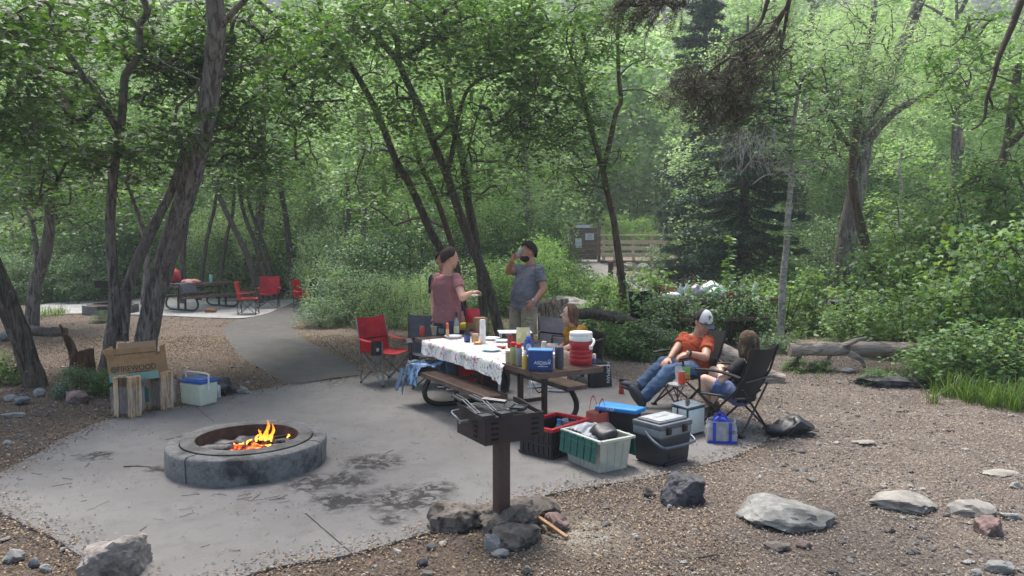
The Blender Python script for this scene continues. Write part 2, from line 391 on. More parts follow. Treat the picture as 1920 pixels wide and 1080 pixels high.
def hz(x, y):
    z = gz(x, y) + 3.5 * noise.fractal(V((x * .03, y * .03, 0)), 1, 2, 5) * ss(54, 80, y)
    if y > 78:
        st = 13; q = z / st; f = q - math.floor(q); z = (math.floor(q) + ss(.35, .85, f)) * st * .75 + z * .25
        z += 1.6 * noise.fractal(V((x * .11, y * .11, z * .2)), 1, 2, 5)
    return z
mb = MB(); nx, ny = 170, 110; HY = [53 + 170 * (j / ny) ** 1.15 for j in range(ny + 1)]; HX = [-190 + 380 * i / nx for i in range(nx + 1)]
mb.add([(x, y + 3 * noise.noise(V((x * .05, y * .05, 4))) * (1 if j else 0), hz(x, y) - (1.0 if j == 0 else 0)) for x in HX for j, y in enumerate(HY)], [(i * (ny + 1) + j, (i + 1) * (ny + 1) + j, (i + 1) * (ny + 1) + j + 1, i * (ny + 1) + j + 1) for i in range(nx) for j in range(ny)])
struct('hillside', mb, hill(), smooth=60)

# ---------------------------------------------------------------- rocks
def rock_mb(sx, sy, sz, seed, sub=3, cuts=12, rough=.05):
    r = random.Random(seed); blocky = cuts < 0; cuts = abs(cuts); bm = bmesh.new(); bmesh.ops.create_icosphere(bm, subdivisions=sub, radius=1)
    pl = []
    for _ in range(cuts):
        n = V((r.gauss(0, 1), r.gauss(0, 1), r.gauss(0, .8))).normalized(); pl.append((n, r.uniform(.48, .82)))
    if blocky:
        pl = [(V((sx_ + r.gauss(0, .16), sy_ + r.gauss(0, .16), sz_ + r.gauss(0, .16))).normalized(), r.uniform(.62, .74)) for sx_, sy_, sz_ in ((1, 0, 0), (-1, 0, 0), (0, 1, 0), (0, -1, 0), (0, 0, 1), (.7, -.7, .2), (-.6, -.6, .6))]
    pl.append((V((0, 0, -1)), .45))
    for v in bm.verts:
        d = v.co.normalized(); k = 1.0
        for n, h in pl:
            q = d.dot(n)
            if q > 0: k = min(k, h / q)
        p = d * k; p += d * (noise.fractal(p * 2.2 + V((seed, 0, 0)), 1, 2, 5) * rough * 3.0)
        v.co = V((p.x * sx, p.y * sy, (p.z + .4) * sz))
    mb = MB(); mb.v = [tuple(v.co) for v in bm.verts]; bm.faces.ensure_lookup_table()
    mb.f = [tuple(v.index for v in f.verts) for f in bm.faces]; mb.mi = [0] * len(mb.f); bm.free(); return mb
RM = dict(crag=M('rock_crag', '8f8781', .92, col2='57504c', ms=4, var=.3, bump=1.2, bs=16), grey2=M('rock_grey2', '93928c', .92, col2='6d6b66', ms=3, var=.25, bump=1, bs=14), grey=M('rock_grey', '8c8b88', .9, col2='5f5d5c', ms=3, var=.25, bump=.7, bs=25),
          dark=M('rock_dark', '47474b', .75, col2='27272a', ms=6, lo=.45, hi=.6, var=.3, bump=1.2, bs=16),
          brown=M('rock_brown', '6f665e', .9, col2='332e2a', ms=7, lo=.45, hi=.6, var=.35, bump=1.2, bs=18),
          red=M('rock_red', '8b736c', .9, col2='5f5250', ms=5, var=.2, bump=.7, bs=30),
          pale=M('rock_pale', '97928a', .9, col2='716c66', ms=4, var=.2, bump=.7, bs=20),
          blue=M('rock_blue', '6d727a', .85, col2='4a4d53', ms=4, var=.2, bump=.7, bs=22))
ROCKS = []
def rock(px, py, w, h, kind, label, seed, dz=0, depth=.8, rz=0, sub=3, cuts=12, cat='rock'):
    g = G(px, py); s = g.y / FPX; sx = w * s * .57; sz = h * s * .72; sy = sx * depth
    g.y += sy * .5
    me = rock_mb(sx, sy, sz, seed, sub, cuts); o = solo('rock' if cat == 'rock' else 'boulder', me, RM[kind], label, cat, (g.x, g.y, gz(g.x, g.y) - .1 * sz + dz), rz, smooth=20)
    ROCKS.append(o); return o
rock(195, 1086, 150, 84, 'crag', 'large craggy grey boulder with a rough top at the bottom left edge of the pad', 3, sub=5, cuts=-9, cat='boulder')
rock(1284, 945, 88, 62, 'dark', 'dark blocky stone in front of the grey hard cooler', 11, sub=5, cuts=-8)
rock(1216, 931, 30, 18, 'brown', 'small brown stone just left of the dark blocky stone', 12)
rock(1256, 954, 16, 9, 'grey', 'pebble sized grey stone below the dark blocky stone', 13, sub=2)
rock(1480, 986, 165, 46, 'grey2', 'pale sloping half buried rock with one dark end on the dirt', 14, sub=4, cuts=6)
rock(1714, 958, 118, 26, 'pale', 'low flat pale rock on the dirt right of the sloping rock', 15, sub=4, cuts=6)
rock(1832, 968, 84, 26, 'pale', 'flat pale stone behind the small reddish brown rock on the right', 16, sub=3, cuts=6)
rock(1862, 1004, 54, 38, 'red', 'reddish brown angular rock near the right edge', 17, sub=4, cuts=-8)
rock(1900, 975, 40, 14, 'grey', 'thin grey stone at the right edge behind the reddish rock', 18)
rock(1885, 1074, 56, 22, 'grey', 'flat grey stone at the bottom right corner', 19)
rock(1512, 1028, 32, 20, 'red', 'small reddish stone below the pale sloping rock', 20)
rock(1625, 834, 36, 9, 'pale', 'white flat stone in the middle of the dirt clearing', 21)
rock(1885, 892, 70, 8, 'pale', 'long thin white stone lying at the right edge of the clearing', 22)
rock(1910, 918, 30, 16, 'pale', 'small white lump of stone under the long thin stone', 23)
rock(1460, 1036, 62, 14, 'brown', 'dark flat stone sunk in the dirt near the bottom', 24)
rock(1670, 1000, 26, 14, 'brown', 'little brown stone right of the pale sloping rock', 25, sub=2)
rock(1565, 1078, 26, 12, 'dark', 'small dark stone at the bottom edge', 26, sub=2)
rock(1835, 1078, 30, 12, 'grey', 'small grey stone left of the corner stone', 27, sub=2)
rock(858, 994, 104, 60, 'brown', 'rounded brown rock left of the grill post', 31, sub=4, cuts=10)
rock(956, 1006, 150, 70, 'brown', 'large cracked brown rock leaning against the grill post', 32, sub=5, cuts=-8)
rock(972, 1030, 104, 40, 'brown', 'flat brown slab under the large cracked rock at the grill', 33, sub=4, cuts=7)
rock(1006, 974, 90, 40, 'brown', 'dark stone behind the wood stick at the grill', 34, sub=3)
rock(1046, 996, 66, 34, 'red', 'reddish stone right of the wood stick at the grill', 35, sub=3)
rock(923, 1036, 36, 44, 'grey', 'grey upright chip of stone below the grill rocks', 36, sub=3)
rock(940, 1046, 44, 14, 'grey', 'long pale sliver of stone below the grill rocks', 37, sub=2)
rock(945, 948, 40, 18, 'brown', 'small brown stone right behind the grill post', 38, sub=2)
rock(990, 955, 40, 20, 'brown', 'small dark stone at the upper end of the wood stick', 39, sub=2)
rock(808, 1030, 24, 12, 'dark', 'lump of charcoal on the dirt left of the grill rocks', 40, sub=2)
rock(790, 1062, 28, 16, 'dark', 'bigger lump of charcoal near the bottom edge', 41, sub=2)
rock(988, 1078, 30, 20, 'brown', 'small brown stone at the bottom edge below the grill', 42, sub=2)
rock(825, 973, 22, 12, 'grey', 'small pale stone left of the rounded brown rock', 43, sub=2)
rock(408, 742, 68, 36, 'dark', 'dark boulder behind the little cooler and the silver can', 51, sub=4, cuts=9)
rock(452, 738, 34, 12, 'grey', 'flat grey stone at the pad edge right of the dark boulder', 52)
rock(320, 756, 24, 26, 'grey', 'grey stone between the firewood and the little cooler', 53)
rock(262, 724, 60, 30, 'grey', 'grey rock behind the firewood bundles', 54)
rock(136, 757, 50, 24, 'red', 'reddish triangular rock left of the firewood', 55, sub=4, cuts=8)
rock(115, 744, 30, 30, 'blue', 'bluish round rock in front of the broken stump', 56)
rock(72, 744, 24, 17, 'grey', 'pale grey stone at the foot of the leaning trunk', 57)
rock(36, 758, 38, 14, 'blue', 'flat bluish stone on the left dirt', 58)
rock(18, 752, 30, 12, 'grey', 'flat grey stone by the left edge', 59)
rock(22, 782, 50, 8, 'grey', 'long flat stone at the left edge of the dirt', 60)
rock(4, 640, 60, 30, 'grey', 'grey rock cut by the left edge behind the leaning trunk', 61)
rock(24, 1052, 44, 22, 'grey', 'grey stone near the bottom left corner', 62)
rock(62, 1062, 24, 20, 'blue', 'bluish pointed stone in the bottom left corner', 63, sub=2)
rock(84, 1072, 26, 14, 'grey', 'grey chip of stone beside the large craggy boulder', 64, sub=2)
rock(10, 835, 30, 10, 'grey', 'little grey stone at the left edge of the pad', 65, sub=2)
rock(95, 551, 52, 24, 'dark', 'dark boulder with a pale top behind the far pad', 66, sub=4)
rock(60, 545, 30, 14, 'grey', 'grey rock left of the far boulder', 67)
rock(1690, 728, 150, 22, 'dark', 'long dark slab of stone at the edge of the grass', 68, sub=4, cuts=7, depth=.5)
rock(1590, 700, 30, 14, 'grey', 'grey stone beneath the fallen log', 69)
rock(1632, 722, 26, 10, 'grey', 'small grey stone left of the long dark slab', 70, sub=2)
rock(1075, 585, 120, 36, 'pale', 'pale boulder behind the upturned roots', 71, sub=4, cuts=7, cat='boulder')
rr = random.Random(5)
for k, (px, py, w, h) in enumerate([(1180, 505, 34, 18), (1205, 515, 40, 22), (1165, 520, 30, 16), (1195, 532, 50, 24), (1225, 540, 44, 20), (1170, 545, 40, 22), (1210, 556, 46, 22), (1185, 572, 50, 24), (1235, 528, 30, 20), (1250, 520, 34, 20), (1150, 560, 30, 16), (1335, 520, 90, 30)]):
    rock(px, py, w, h, ('pale', 'grey', 'blue')[k % 3], 'rounded rock on the stony creek bank below the notice board', 80 + k)['group'] = 'rocks on the creek bank'

# ---------------------------------------------------------------- litter: chips, dead leaves, twigs nobody could count
def litter(name, n, area, size, cols, seed, inside=None, flat=.25, lift=.004, shape='quad', dens=None, label=None):
    rg = np.random.default_rng(seed); pts = []
    while len(pts) < n:
        x, y = rg.uniform(area[0], area[1]), rg.uniform(area[2], area[3])
        if abs(x) > y * .72 + .4: continue
        if inside is not None and inside(x, y) == False: continue
        if dens and rg.random() > dens(x, y): continue
        pts.append((x, y, (0 if inpoly(x, y, PAD) else ground_h(x, y) + .006) + lift + rg.random() * lift))
    c = np.array(pts); n = len(c)
    nr = np.stack([rg.normal(0, flat, n), rg.normal(0, flat, n), np.ones(n)], 1)
    v, k = place_leaves(c, nr, rg.uniform(0, 6.28, n), rg.uniform(size[0], size[1], n) * (1 + c[:, 1] * .03), shape)
    m, nt, b, out = newmat(name)
    at = nd(nt, 'ShaderNodeAttribute'); at.attribute_name = 'rnd'
    cr = nd(nt, 'ShaderNodeValToRGB'); cr.color_ramp.interpolation = 'CONSTANT'; nt.links.new(at.outputs['Fac'], cr.inputs[0])
    el = cr.color_ramp.elements
    for i, cc in enumerate(cols):
        e = el[0] if i == 0 else (el[1] if i == 1 else el.new(i / len(cols))); e.position = i / len(cols); e.color = rgb(cc) + (1,)
    nt.links.new(cr.outputs[0], b.inputs['Base Color']); b.inputs['Roughness'].default_value = .9
    o = link(name, np_mesh(name, v, k, m, rg.random(n))); o['kind'] = 'stuff'
    if label: o['label'] = label
    return o
def notpad(x, y): return not (inpoly(x, y, PAD) or inpoly(x, y, PAD2))
def offpath(x, y): return notpad(x, y) and not inpoly(x, y, PATHPOLY)
COLS_R = ['8b7f73', '786c62', '9a8d7e', '665b52', '746e68', '82766a', '584e46', 'ab9f90']
COLS_L = ['6d5a48', '54463a', '8b7559', '453a31', 'a08a68', '62564c', '3b332d', '78684f']
litter('wood_chip_litter', 110000, (-.2, 10, 4.2, 14.4), (.007, .02), COLS_R, 1, inside=offpath, flat=.35)
litter('leaf_litter', 75000, (-10, 1.5, 4.2, 16.5), (.009, .025), COLS_L, 2, inside=offpath, flat=.35)
litter('pad_debris', 2600, (-4.6, 3.6, 4.2, 11.8), (.006, .02), ['8f8a82', '4a4540', '7c6f5c', '2f2c2a', '3f3a36', '6d6152', '7c8a4a', '55504a'], 3, inside=lambda x, y: inpoly(x, y, PAD), flat=.2,
       dens=lambda x, y: .25 + .75 * (noise.noise(V((x * 1.3, y * 1.3, 7))) > .1))
litter('far_litter', 26000, (-14, 9, 13.5, 24), (.012, .03), COLS_L + COLS_R[:3], 12, inside=offpath, flat=.4)
def edge_d(x, y): return min((x - p[0]) ** 2 + (y - p[1]) ** 2 for p in PAD)
litter('edge_litter', 12000, (-5, 3.9, 4.2, 12.2), (.008, .026), COLS_R[:4] + COLS_L[:4], 4, flat=.3, lift=.006, dens=lambda x, y: math.exp(-edge_d(x, y) / .03) if offpath(x, y) or inpoly(x, y, PAD) else 0)
litter('path_debris', 500, (-6.6, -1.6, 10.5, 22), (.015, .035), ['a8957c', 'c0b090', '8f7c66'], 5, inside=lambda x, y: inpoly(x, y, PATHPOLY), flat=.2)
# pebbles
def pebbles(n, area, inside, seed, name):
    rg = random.Random(seed); mb = MB(); k = 0
    while k < n:
        x, y = rg.uniform(*area[:2]), rg.uniform(*area[2:])
        if abs(x) > y * .72 or not inside(x, y): continue
        if noise.noise(V((x * .8, y * .8, 5))) < rg.uniform(-.5, .4): continue
        r = rg.uniform(.008, .03) * rg.uniform(.5, 1.3); R = roteu(rg.uniform(-.3, .3), rg.uniform(-.3, .3), rg.uniform(0, 6)); s = len(mb.v)
        mb.ell((x, y, ground_h(x, y) + r * .2), (r * rg.uniform(.8, 1.7), r, r * rg.uniform(.35, .7)), R, 6, 4); k += 1
        for i in range(s, len(mb.v)): p = V(mb.v[i]); mb.v[i] = tuple(p + noise.noise_vector(p * 40) * r * .35)
    struct(name, mb, M(name, '8f8c88', .9, col2='5e5a57', ms=1.5, lo=.45, hi=.5, var=.3), kind='stuff', smooth=25)
pebbles(900, (0, 8, 3.9, 11), offpath, 3, 'pebbles')
pebbles(500, (-8, 0, 3.9, 12), offpath, 4, 'loose_gravel')
# twigs
mb = MB(); rg = random.Random(9)
for k in range(110):
    if k < 26: g = G(rg.uniform(100, 780), rg.uniform(800, 1060))
    elif k < 42: g = G(rg.uniform(300, 600), rg.uniform(925, 945))
    else: g = G(rg.uniform(0, 1920), rg.uniform(760, 1079))
    L = rg.uniform(.02, .07) * (1.6 if k % 9 == 0 else 1); a = rg.uniform(0, 6.3); z = .006 if inpoly(g.x, g.y, PAD) else ground_h(g.x, g.y) + .008
    c = [V((g.x, g.y, z)) + V((cos(a) * L * t, sin(a) * L * t, 0)) + noise.noise_vector(V((k, t * 3, 0))) * L * .3 * V((1, 1, .1)) for t in (-1, -.3, .4, 1)]
    for q in c: q.z = z + abs(q.z - z)
    mb.tube(catmull(c, 3), rg.uniform(.0012, .003), 5)
struct('fallen_twigs', mb, M('twig', '5a4c41', .9, col2='8a7d6d', ms=3), kind='stuff')
# ================================================================ VEGETATION
def leafmat(name, cols, trans=.38, rough=.5, tint=(1.35, 1.25, .5), spec=.4):
    if name in MATS: return MATS[name]
    m, nt, b, out = newmat(name)
    at = nd(nt, 'ShaderNodeAttribute'); at.attribute_name = 'rnd'
    cr = nd(nt, 'ShaderNodeValToRGB'); nt.links.new(at.outputs['Fac'], cr.inputs[0]); el = cr.color_ramp.elements
    for i, cc in enumerate(cols):
        e = el[0] if i == 0 else (el[1] if i == 1 else el.new(.5)); e.position = i / (len(cols) - 1); e.color = (rgb(cc) if isinstance(cc, str) else cc) + (1,)
    nt.links.new(cr.outputs[0], b.inputs['Base Color']); b.inputs['Roughness'].default_value = rough; b.inputs['Specular IOR Level'].default_value = spec
    t = nd(nt, 'ShaderNodeBsdfTranslucent'); nt.links.new(mixc(nt, 1.0, cr.outputs[0], tint, 'MULTIPLY'), t.inputs[0])
    mx = nd(nt, 'ShaderNodeMixShader'); mx.inputs[0].default_value = trans
    nt.links.new(b.outputs[0], mx.inputs[1]); nt.links.new(t.outputs[0], mx.inputs[2]); nt.links.new(mx.outputs[0], out.inputs[0])
    MATS[name] = m; return m
LM_DARK = leafmat('leaf_maple_dark', ['2f4726', '446134', '5d7d42'], trans=.42, tint=(1.5, 1.6, .5))
LM_MAPLE = leafmat('leaf_maple', ['3c5830', '557640', '7d9c54'], trans=.45, tint=(1.25, 1.35, .65))
LM_BRIGHT = leafmat('leaf_bright', ['64894f', '8cae6a', 'b7cf92'], trans=.5, tint=(1.1, 1.2, .7))
LM_WILLOW = leafmat('leaf_willow', ['7d9a69', 'a3bc89', 'c6d6ae'], trans=.48, tint=(1.1, 1.2, .8))
LM_SHRUB = leafmat('leaf_shrub', ['3d5a3c', '5c7c58', '8fa880'], trans=.35, rough=.5, spec=.35, tint=(1.4, 1.35, .6))
LM_SAP = leafmat('leaf_sapling', ['44653a', '648750', '93b070'], trans=.42, rough=.5, spec=.35)
LM_SPRUCE = leafmat('leaf_spruce', ['27402f', '385640', '54765a'], trans=.1, tint=(1, 1, .8))
LM_CONIF = leafmat('leaf_fir_light', ['2f4a38', '436450', '65876c'], trans=.15, tint=(1, 1, .8))
LM_DEAD = leafmat('needle_dead', ['2c2d24', '43432f', '5c5c44'], trans=.15, tint=(1, .95, .8))
LM_GRASS = leafmat('grass_blade', ['44652c', '5a7d38', '8a9f58'], trans=.4)
def barkm(name, c1, c2, bump=1.0, sc=(14, 14, 2.2)):
    m, nt, b, out = newmat(name); tc = nd(nt, 'ShaderNodeTexCoord').outputs['Object']
    mp = nd(nt, 'ShaderNodeMapping'); nt.links.new(tc, mp.inputs[0]); mp.inputs['Scale'].default_value = sc
    n1 = noi(nt, 1.6, 8, .7, mp.outputs[0], .5); c = mixc(nt, rmp(nt, n1, .38, .62), rgb(c2), rgb(c1))
    c = mixc(nt, rmp(nt, noi(nt, 1.3, 5, .65, tc), .48, .68), c, [x * .62 for x in rgb(c1)])
    c = mixc(nt, rmp(nt, noi(nt, 9, 4, .65, tc), .62, .72), c, rgb('8f8f80'))
    nt.links.new(c, b.inputs['Base Color']); b.inputs['Roughness'].default_value = .92
    bn = nd(nt, 'ShaderNodeBump'); bn.inputs['Strength'].default_value = bump; bn.inputs['Distance'].default_value = .03
    nt.links.new(n1, bn.inputs['Height']); nt.links.new(bn.outputs[0], b.inputs['Normal']); MATS[name] = m; return m
BK_GREY = barkm('bark_grey', '8a7f76', '3f3833'); BK_DARK = barkm('bark_dark', '675c50', '2d2722'); BK_RED = barkm('bark_reddish', '6f5a48', '362a22')
BK_PALE = barkm('bark_pale', 'aaa59c', '6d675f', .5, (6, 6, 10)); BK_FUR = barkm('bark_furrowed', '857c74', '2c2724', 1.4, (9, 9, 1.2)); BK_TWIG = M('twig_bark', '4c4138', .9, var=.2, bump=0)
BK_DEADW = barkm('dead_wood', 'a58c70', '5a4535', 1.0, (3, 20, 20))

def trunk_tube(mb, pts, r0, r1, n=14, rough=.07, flare=1.0, sub=5, seed=0, groove=None, power=1.0):
    pts = catmull(pts, sub); k = len(pts); vs = []; up = V((0, 1, 0))
    cum = [0]
    for i in range(1, k): cum.append(cum[-1] + (pts[i] - pts[i - 1]).length)
    for i, p in enumerate(pts):
        t = (pts[min(i + 1, k - 1)] - pts[max(i - 1, 0)]).normalized(); a = t.cross(up)
        if a.length < 1e-3: a = V((1, 0, 0))
        a.normalize(); b = a.cross(t).normalized(); s = cum[i] / cum[-1]
        r = r0 + (r1 - r0) * s ** power
        if flare > 1: r *= 1 + (flare - 1) * math.exp(-cum[i] / .28)
        for j in range(n):
            th = 2 * pi * j / n; d = a * cos(th) + b * sin(th)
            q = 1 + rough * noise.fractal(V((cos(th) * 1.3, sin(th) * 1.3, cum[i] * 1.8 / max(.1, r0 * 5) + seed * 7)), 1, 2, 3) * 1.6
            if flare > 1: q *= 1 + .16 * sin(3 * th + seed) * math.exp(-cum[i] / .3)
            if groove:
                dth = abs((th - groove[0] + pi) % (2 * pi) - pi); q *= 1 - groove[1] * math.exp(-(dth / .28) ** 2) * ss(groove[2], groove[2] + .05, s) * (1 - ss(groove[3] - .08, groove[3], s))
            vs.append(p + d * r * q)
    mb.add(vs, [(i * n + j, i * n + (j + 1) % n, (i + 1) * n + (j + 1) % n, (i + 1) * n + j) for i in range(k - 1) for j in range(n)] + [tuple((k - 1) * n + j for j in range(n))])
    return pts
def clusters_px(spec, seed, thr=-.25):
    """spec: (px, py, Y, rx px, ry px, dY, n)"""
    r = random.Random(seed); out = []
    for px, py, Y, rx, ry, dY, n in spec:
        k = 0; tries = 0
        while k < n and tries < n * 12:
            tries += 1
            a = V((r.gauss(0, 1), r.gauss(0, 1), r.gauss(0, 1))).normalized() * (r.random() ** .4)
            p = P(px + a.x * rx, py + a.z * ry, Y + a.y * dY)
            if noise.noise(p * .9 + V((seed, 0, 0))) < thr: continue
            if p.z < gz(p.x, p.y) + .15: continue
            out.append(p); k += 1
    return out
def crown_leaves(name, cl, n, R, size, shape, mat, parent, seed, flat=.11, tilt=.36, droop=.2, sizevar=.35, kd=None, label=None):
    rg = np.random.default_rng(seed); C = np.array([tuple(c) for c in cl]); m = len(C); N = m * n
    cid = np.repeat(np.arange(m), n); Rc = R * rg.uniform(.6, 1.35, m)[cid]
    th = rg.uniform(0, 6.283, N); rr = np.sqrt(rg.random(N)) * Rc
    # sprays: leaves gather along a few spokes
    sp = rg.integers(3, 7, m)[cid]; off = rg.uniform(0, 6.28, m)[cid]; th = off + np.round((th - off) / (6.283 / sp)) * (6.283 / sp) + rg.normal(0, .28, N)
    tl = rg.normal(0, .22, (m, 2))[cid]
    x = np.cos(th) * rr; y = np.sin(th) * rr; z = rg.normal(0, 1, N) * flat * Rc - droop * rr * rr / Rc + x * tl[:, 0] + y * tl[:, 1]
    cen = C[cid] + np.stack([x, y, z], 1)
    nr = np.stack([rg.normal(0, tilt, N) + x / Rc * .25, rg.normal(0, tilt, N) + y / Rc * .25, np.ones(N)], 1)
    yaw = th + pi / 2 + rg.normal(0, .7, N)
    v, k = place_leaves(cen, nr, yaw, size * rg.uniform(1 - sizevar, 1 + sizevar, N), shape)
    rnd = np.clip(rg.uniform(.0, .6, m)[cid] + rg.uniform(-.05, .45, N), 0, 1)
    o = link(name, np_mesh(name, v, k, mat, rnd), parent)
    if label: o['label'] = label
    return o
def twigs_to(mb, nodes, cl, r0=.012, seed=0, n=4, sag=.12):
    nod = [V(p) for p in nodes]; A = np.array([tuple(p) for p in nod]); par = []; 
    cl = sorted(cl, key=lambda c: float(((A - np.array(tuple(c))) ** 2).sum(1).min()))
    arr = list(map(tuple, nod)); parent = {}; base = len(arr)
    Bf = np.zeros((len(arr) + len(cl), 3)); Bf[:len(arr)] = arr; cnt = len(arr)
    for c in cl:
        d = ((Bf[:cnt] - np.array(tuple(c))) ** 2).sum(1); d[base:cnt] *= 1.25
        # prefer parents below the cluster
        d = d * (1 + .5 * (Bf[:cnt, 2] > c[2])); parent[cnt] = int(d.argmin()); Bf[cnt] = tuple(c); cnt += 1
    w = np.ones(cnt)
    for i in range(cnt - 1, base - 1, -1): w[parent[i]] += w[i]
    for i in range(base, cnt):
        a, b2 = V(Bf[parent[i]]), V(Bf[i]); L = (b2 - a).length
        if L < .02: continue
        ra = min(.05, r0 * .42 * w[i] ** .5 + .003); rb = max(.003, ra * .62)
        m1 = a.lerp(b2, .35) + noise.noise_vector(b2 * 3 + V((seed, 0, 0))) * L * .22 + V((0, 0, L * sag)); m2 = a.lerp(b2, .7) + noise.noise_vector(b2 * 3.7) * L * .16 + V((0, 0, L * sag * .7))
        mb.tube([a, m1, m2, b2], [ra, ra * .9, (ra + rb) / 2, rb], n, cap=False)

def hero(name, label, cat, stems, spec, leaf, bark, seed, per=30, R=.5, size=.085, shape='maple', base=None, extra_nodes=None, tw=.014, thr=-.25, **kw):
    """stems: list of (pts [(px,py,Y)..], r0, r1, opts)"""
    b = P(*stems[0][0][0]); b.z = gz(b.x, b.y)
    t = thing(name, label, cat, tuple(b)); mb = MB(); nodes = []
    for pts, r0, r1, op in stems:
        w3 = [P(*p) for p in pts]
        if op.get('root'): w3[0].z = min(w3[0].z, b.z + .05); w3 = [w3[0] + V((0, 0, -.25)) - (w3[1] - w3[0]) * .05] + w3; r0 *= .84
        nodes += trunk_tube(mb, w3, r0, r1, seed=seed + len(nodes), **{k: v for k, v in op.items() if k != 'root'})[6 if op.get('root') else 2:]
    nodes = [p for p in nodes if p.z > b.z + 1.2] or nodes[-2:]
    cl = clusters_px(spec, seed, thr) if spec else []
    off = -b
    if cl: tb = MB(); twigs_to(tb, nodes, cl, tw, seed)
    mb.v = [tuple(V(p) + off) for p in mb.v]
    if cl: tb.v = [tuple(V(p) + off) for p in tb.v]; mb.cur = 1; mb.add(tb.v, tb.f)
    part('trunk', mb, [bark, BK_TWIG], t, smooth=60)
    if cl:
        crown_leaves('crown', [c + off for c in cl], per, R, size, shape, leaf, t, seed, **kw)
    return t
R_ = dict(root=True, flare=1.35)
# ---- left foreground
hero('maple_tree', 'dark leaning trunk with a knot hole, cut by the left edge of the photo', 'tree',
     [([(66, 728, 9.5), (57, 690, 9.5), (34, 620, 9.4), (5, 545, 9.3), (-40, 450, 9.2), (-90, 330, 9.1), (-130, 150, 9)], .16, .13, dict(root=True, flare=1.25, rough=.12))],
     [(-60, 120, 8.8, 160, 120, 1.3, 40), (60, 60, 8.2, 140, 90, 1.0, 55), (30, 230, 8.6, 90, 50, .9, 22)], LM_DARK, BK_DARK, 101, per=34, R=0.4, size=.08)
hero('maple_tree', 'slender grey tree forking high into dark crooked limbs, behind the firewood box', 'tree',
     [([(196, 700, 10.3), (206, 640, 10.3), (215, 560, 10.3), (206, 420, 10.2), (216, 300, 10.1), (226, 245, 10.1), (232, 180, 10), (236, 140, 10), (258, 105, 9.9), (262, 70, 9.9), (262, 45, 9.8), (276, 22, 9.8), (262, -20, 9.7), (250, -90, 9.7)], .105, .04, dict(root=True, flare=1.7, rough=.1)),
      ([(222, 248, 10.1), (205, 215, 10.0), (175, 170, 9.9), (150, 135, 9.8), (128, 100, 9.7), (110, 70, 9.6), (92, 45, 9.5), (60, 0, 9.4), (20, -50, 9.3)], .055, .028, dict(rough=.08)),
      ([(246, 118, 10), (225, 92, 9.8), (205, 82, 9.7), (190, 66, 9.6), (172, 78, 9.5), (155, 62, 9.4), (120, 45, 9.3), (80, 20, 9.2)], .036, .016, dict(rough=.08)),
      ([(248, 120, 10), (280, 100, 9.8), (310, 120, 9.6), (345, 135, 9.4), (375, 150, 9.3)], .018, .008, {}),
      ([(207, 300, 10.1), (185, 318, 10), (172, 345, 9.9)], .014, .006, {})],
     [(150, 60, 10.6, 180, 90, 1.3, 100), (130, 190, 10.6, 130, 70, 1.2, 55), (330, 90, 10.8, 110, 100, 1.2, 60), (40, 180, 9.2, 90, 80, 1, 26), (290, 240, 9.8, 90, 60, 1.2, 32), (150, 290, 10.2, 130, 40, 1.2, 26), (90, 330, 11, 120, 50, 1, 18)],
     LM_DARK, BK_GREY, 102, per=32, R=0.4, size=.08)
hero('maple_tree', 'thick double grey trunk with a long bark split, leaning right behind the firewood', 'tree',
     [([(268, 690, 10), (277, 620, 10), (300, 520, 10), (328, 430, 9.9), (362, 320, 9.8), (384, 230, 9.7), (398, 150, 9.7), (405, 60, 9.6), (402, 0, 9.6), (395, -80, 9.5)], .185, .12, dict(root=True, flare=1.15, rough=.1, n=26, sub=8, groove=(4.9, .42, .12, .62))),
      ([(228, 640, 10.4), (236, 560, 10.5), (254, 500, 10.6), (288, 425, 10.7), (325, 350, 10.9), (345, 280, 11.1)], .1, .05, dict(rough=.1)),
      ([(272, 440, 10.9), (262, 410, 11), (250, 375, 11.1), (238, 345, 11.2)], .035, .02, {}),
      ([(405, 60, 9.6), (440, 20, 9.4), (480, -20, 9.2)], .05, .03, {}),
      ([(398, 160, 9.7), (430, 130, 9.6), (470, 120, 9.5), (520, 100, 9.4)], .018, .008, {})],
     [(450, 70, 10.6, 120, 90, 1.0, 62), (400, 200, 11, 140, 80, 1.0, 46), (480, 270, 11.2, 90, 90, 1.4, 48), (340, 160, 10.8, 110, 90, 1, 40), (250, 330, 11.6, 120, 60, 1.1, 30), (380, 215, 9.25, 20, 14, .1, 3), (440, -70, 9.6, 260, 40, 1.4, 40), (480, -320, 8.4, 280, 110, 1.8, 70)],  # last cluster group: unseen crown added above the frame to shade the pad
     LM_DARK, BK_GREY, 103, per=32, R=0.5, size=.082)
hero('maple_tree', 'curved grey tree forking low at the left, beside tall grass by the far pad', 'tree',
     [([(58, 596, 16), (66, 540, 16), (86, 470, 16), (94, 400, 16), (88, 340, 15.9), (70, 285, 15.8), (58, 240, 15.7), (40, 180, 15.6)], .19, .08, dict(root=True, flare=1.2, rough=.1)),
      ([(92, 392, 16), (70, 365, 15.9), (55, 330, 15.9), (45, 290, 15.8), (30, 265, 15.7), (10, 240, 15.6)], .06, .03, {}),
      ([(70, 520, 16.3), (66, 450, 16.6), (52, 395, 16.8), (38, 370, 17), (20, 340, 17.2)], .06, .04, {})],
     [(60, 250, 15.4, 130, 80, 2, 90), (20, 340, 15.6, 90, 60, 1.6, 50), (160, 330, 17, 130, 70, 2, 70), (100, 420, 18, 140, 40, 1.5, 40)], LM_MAPLE, BK_GREY, 104, per=34, R=.5, size=.1)
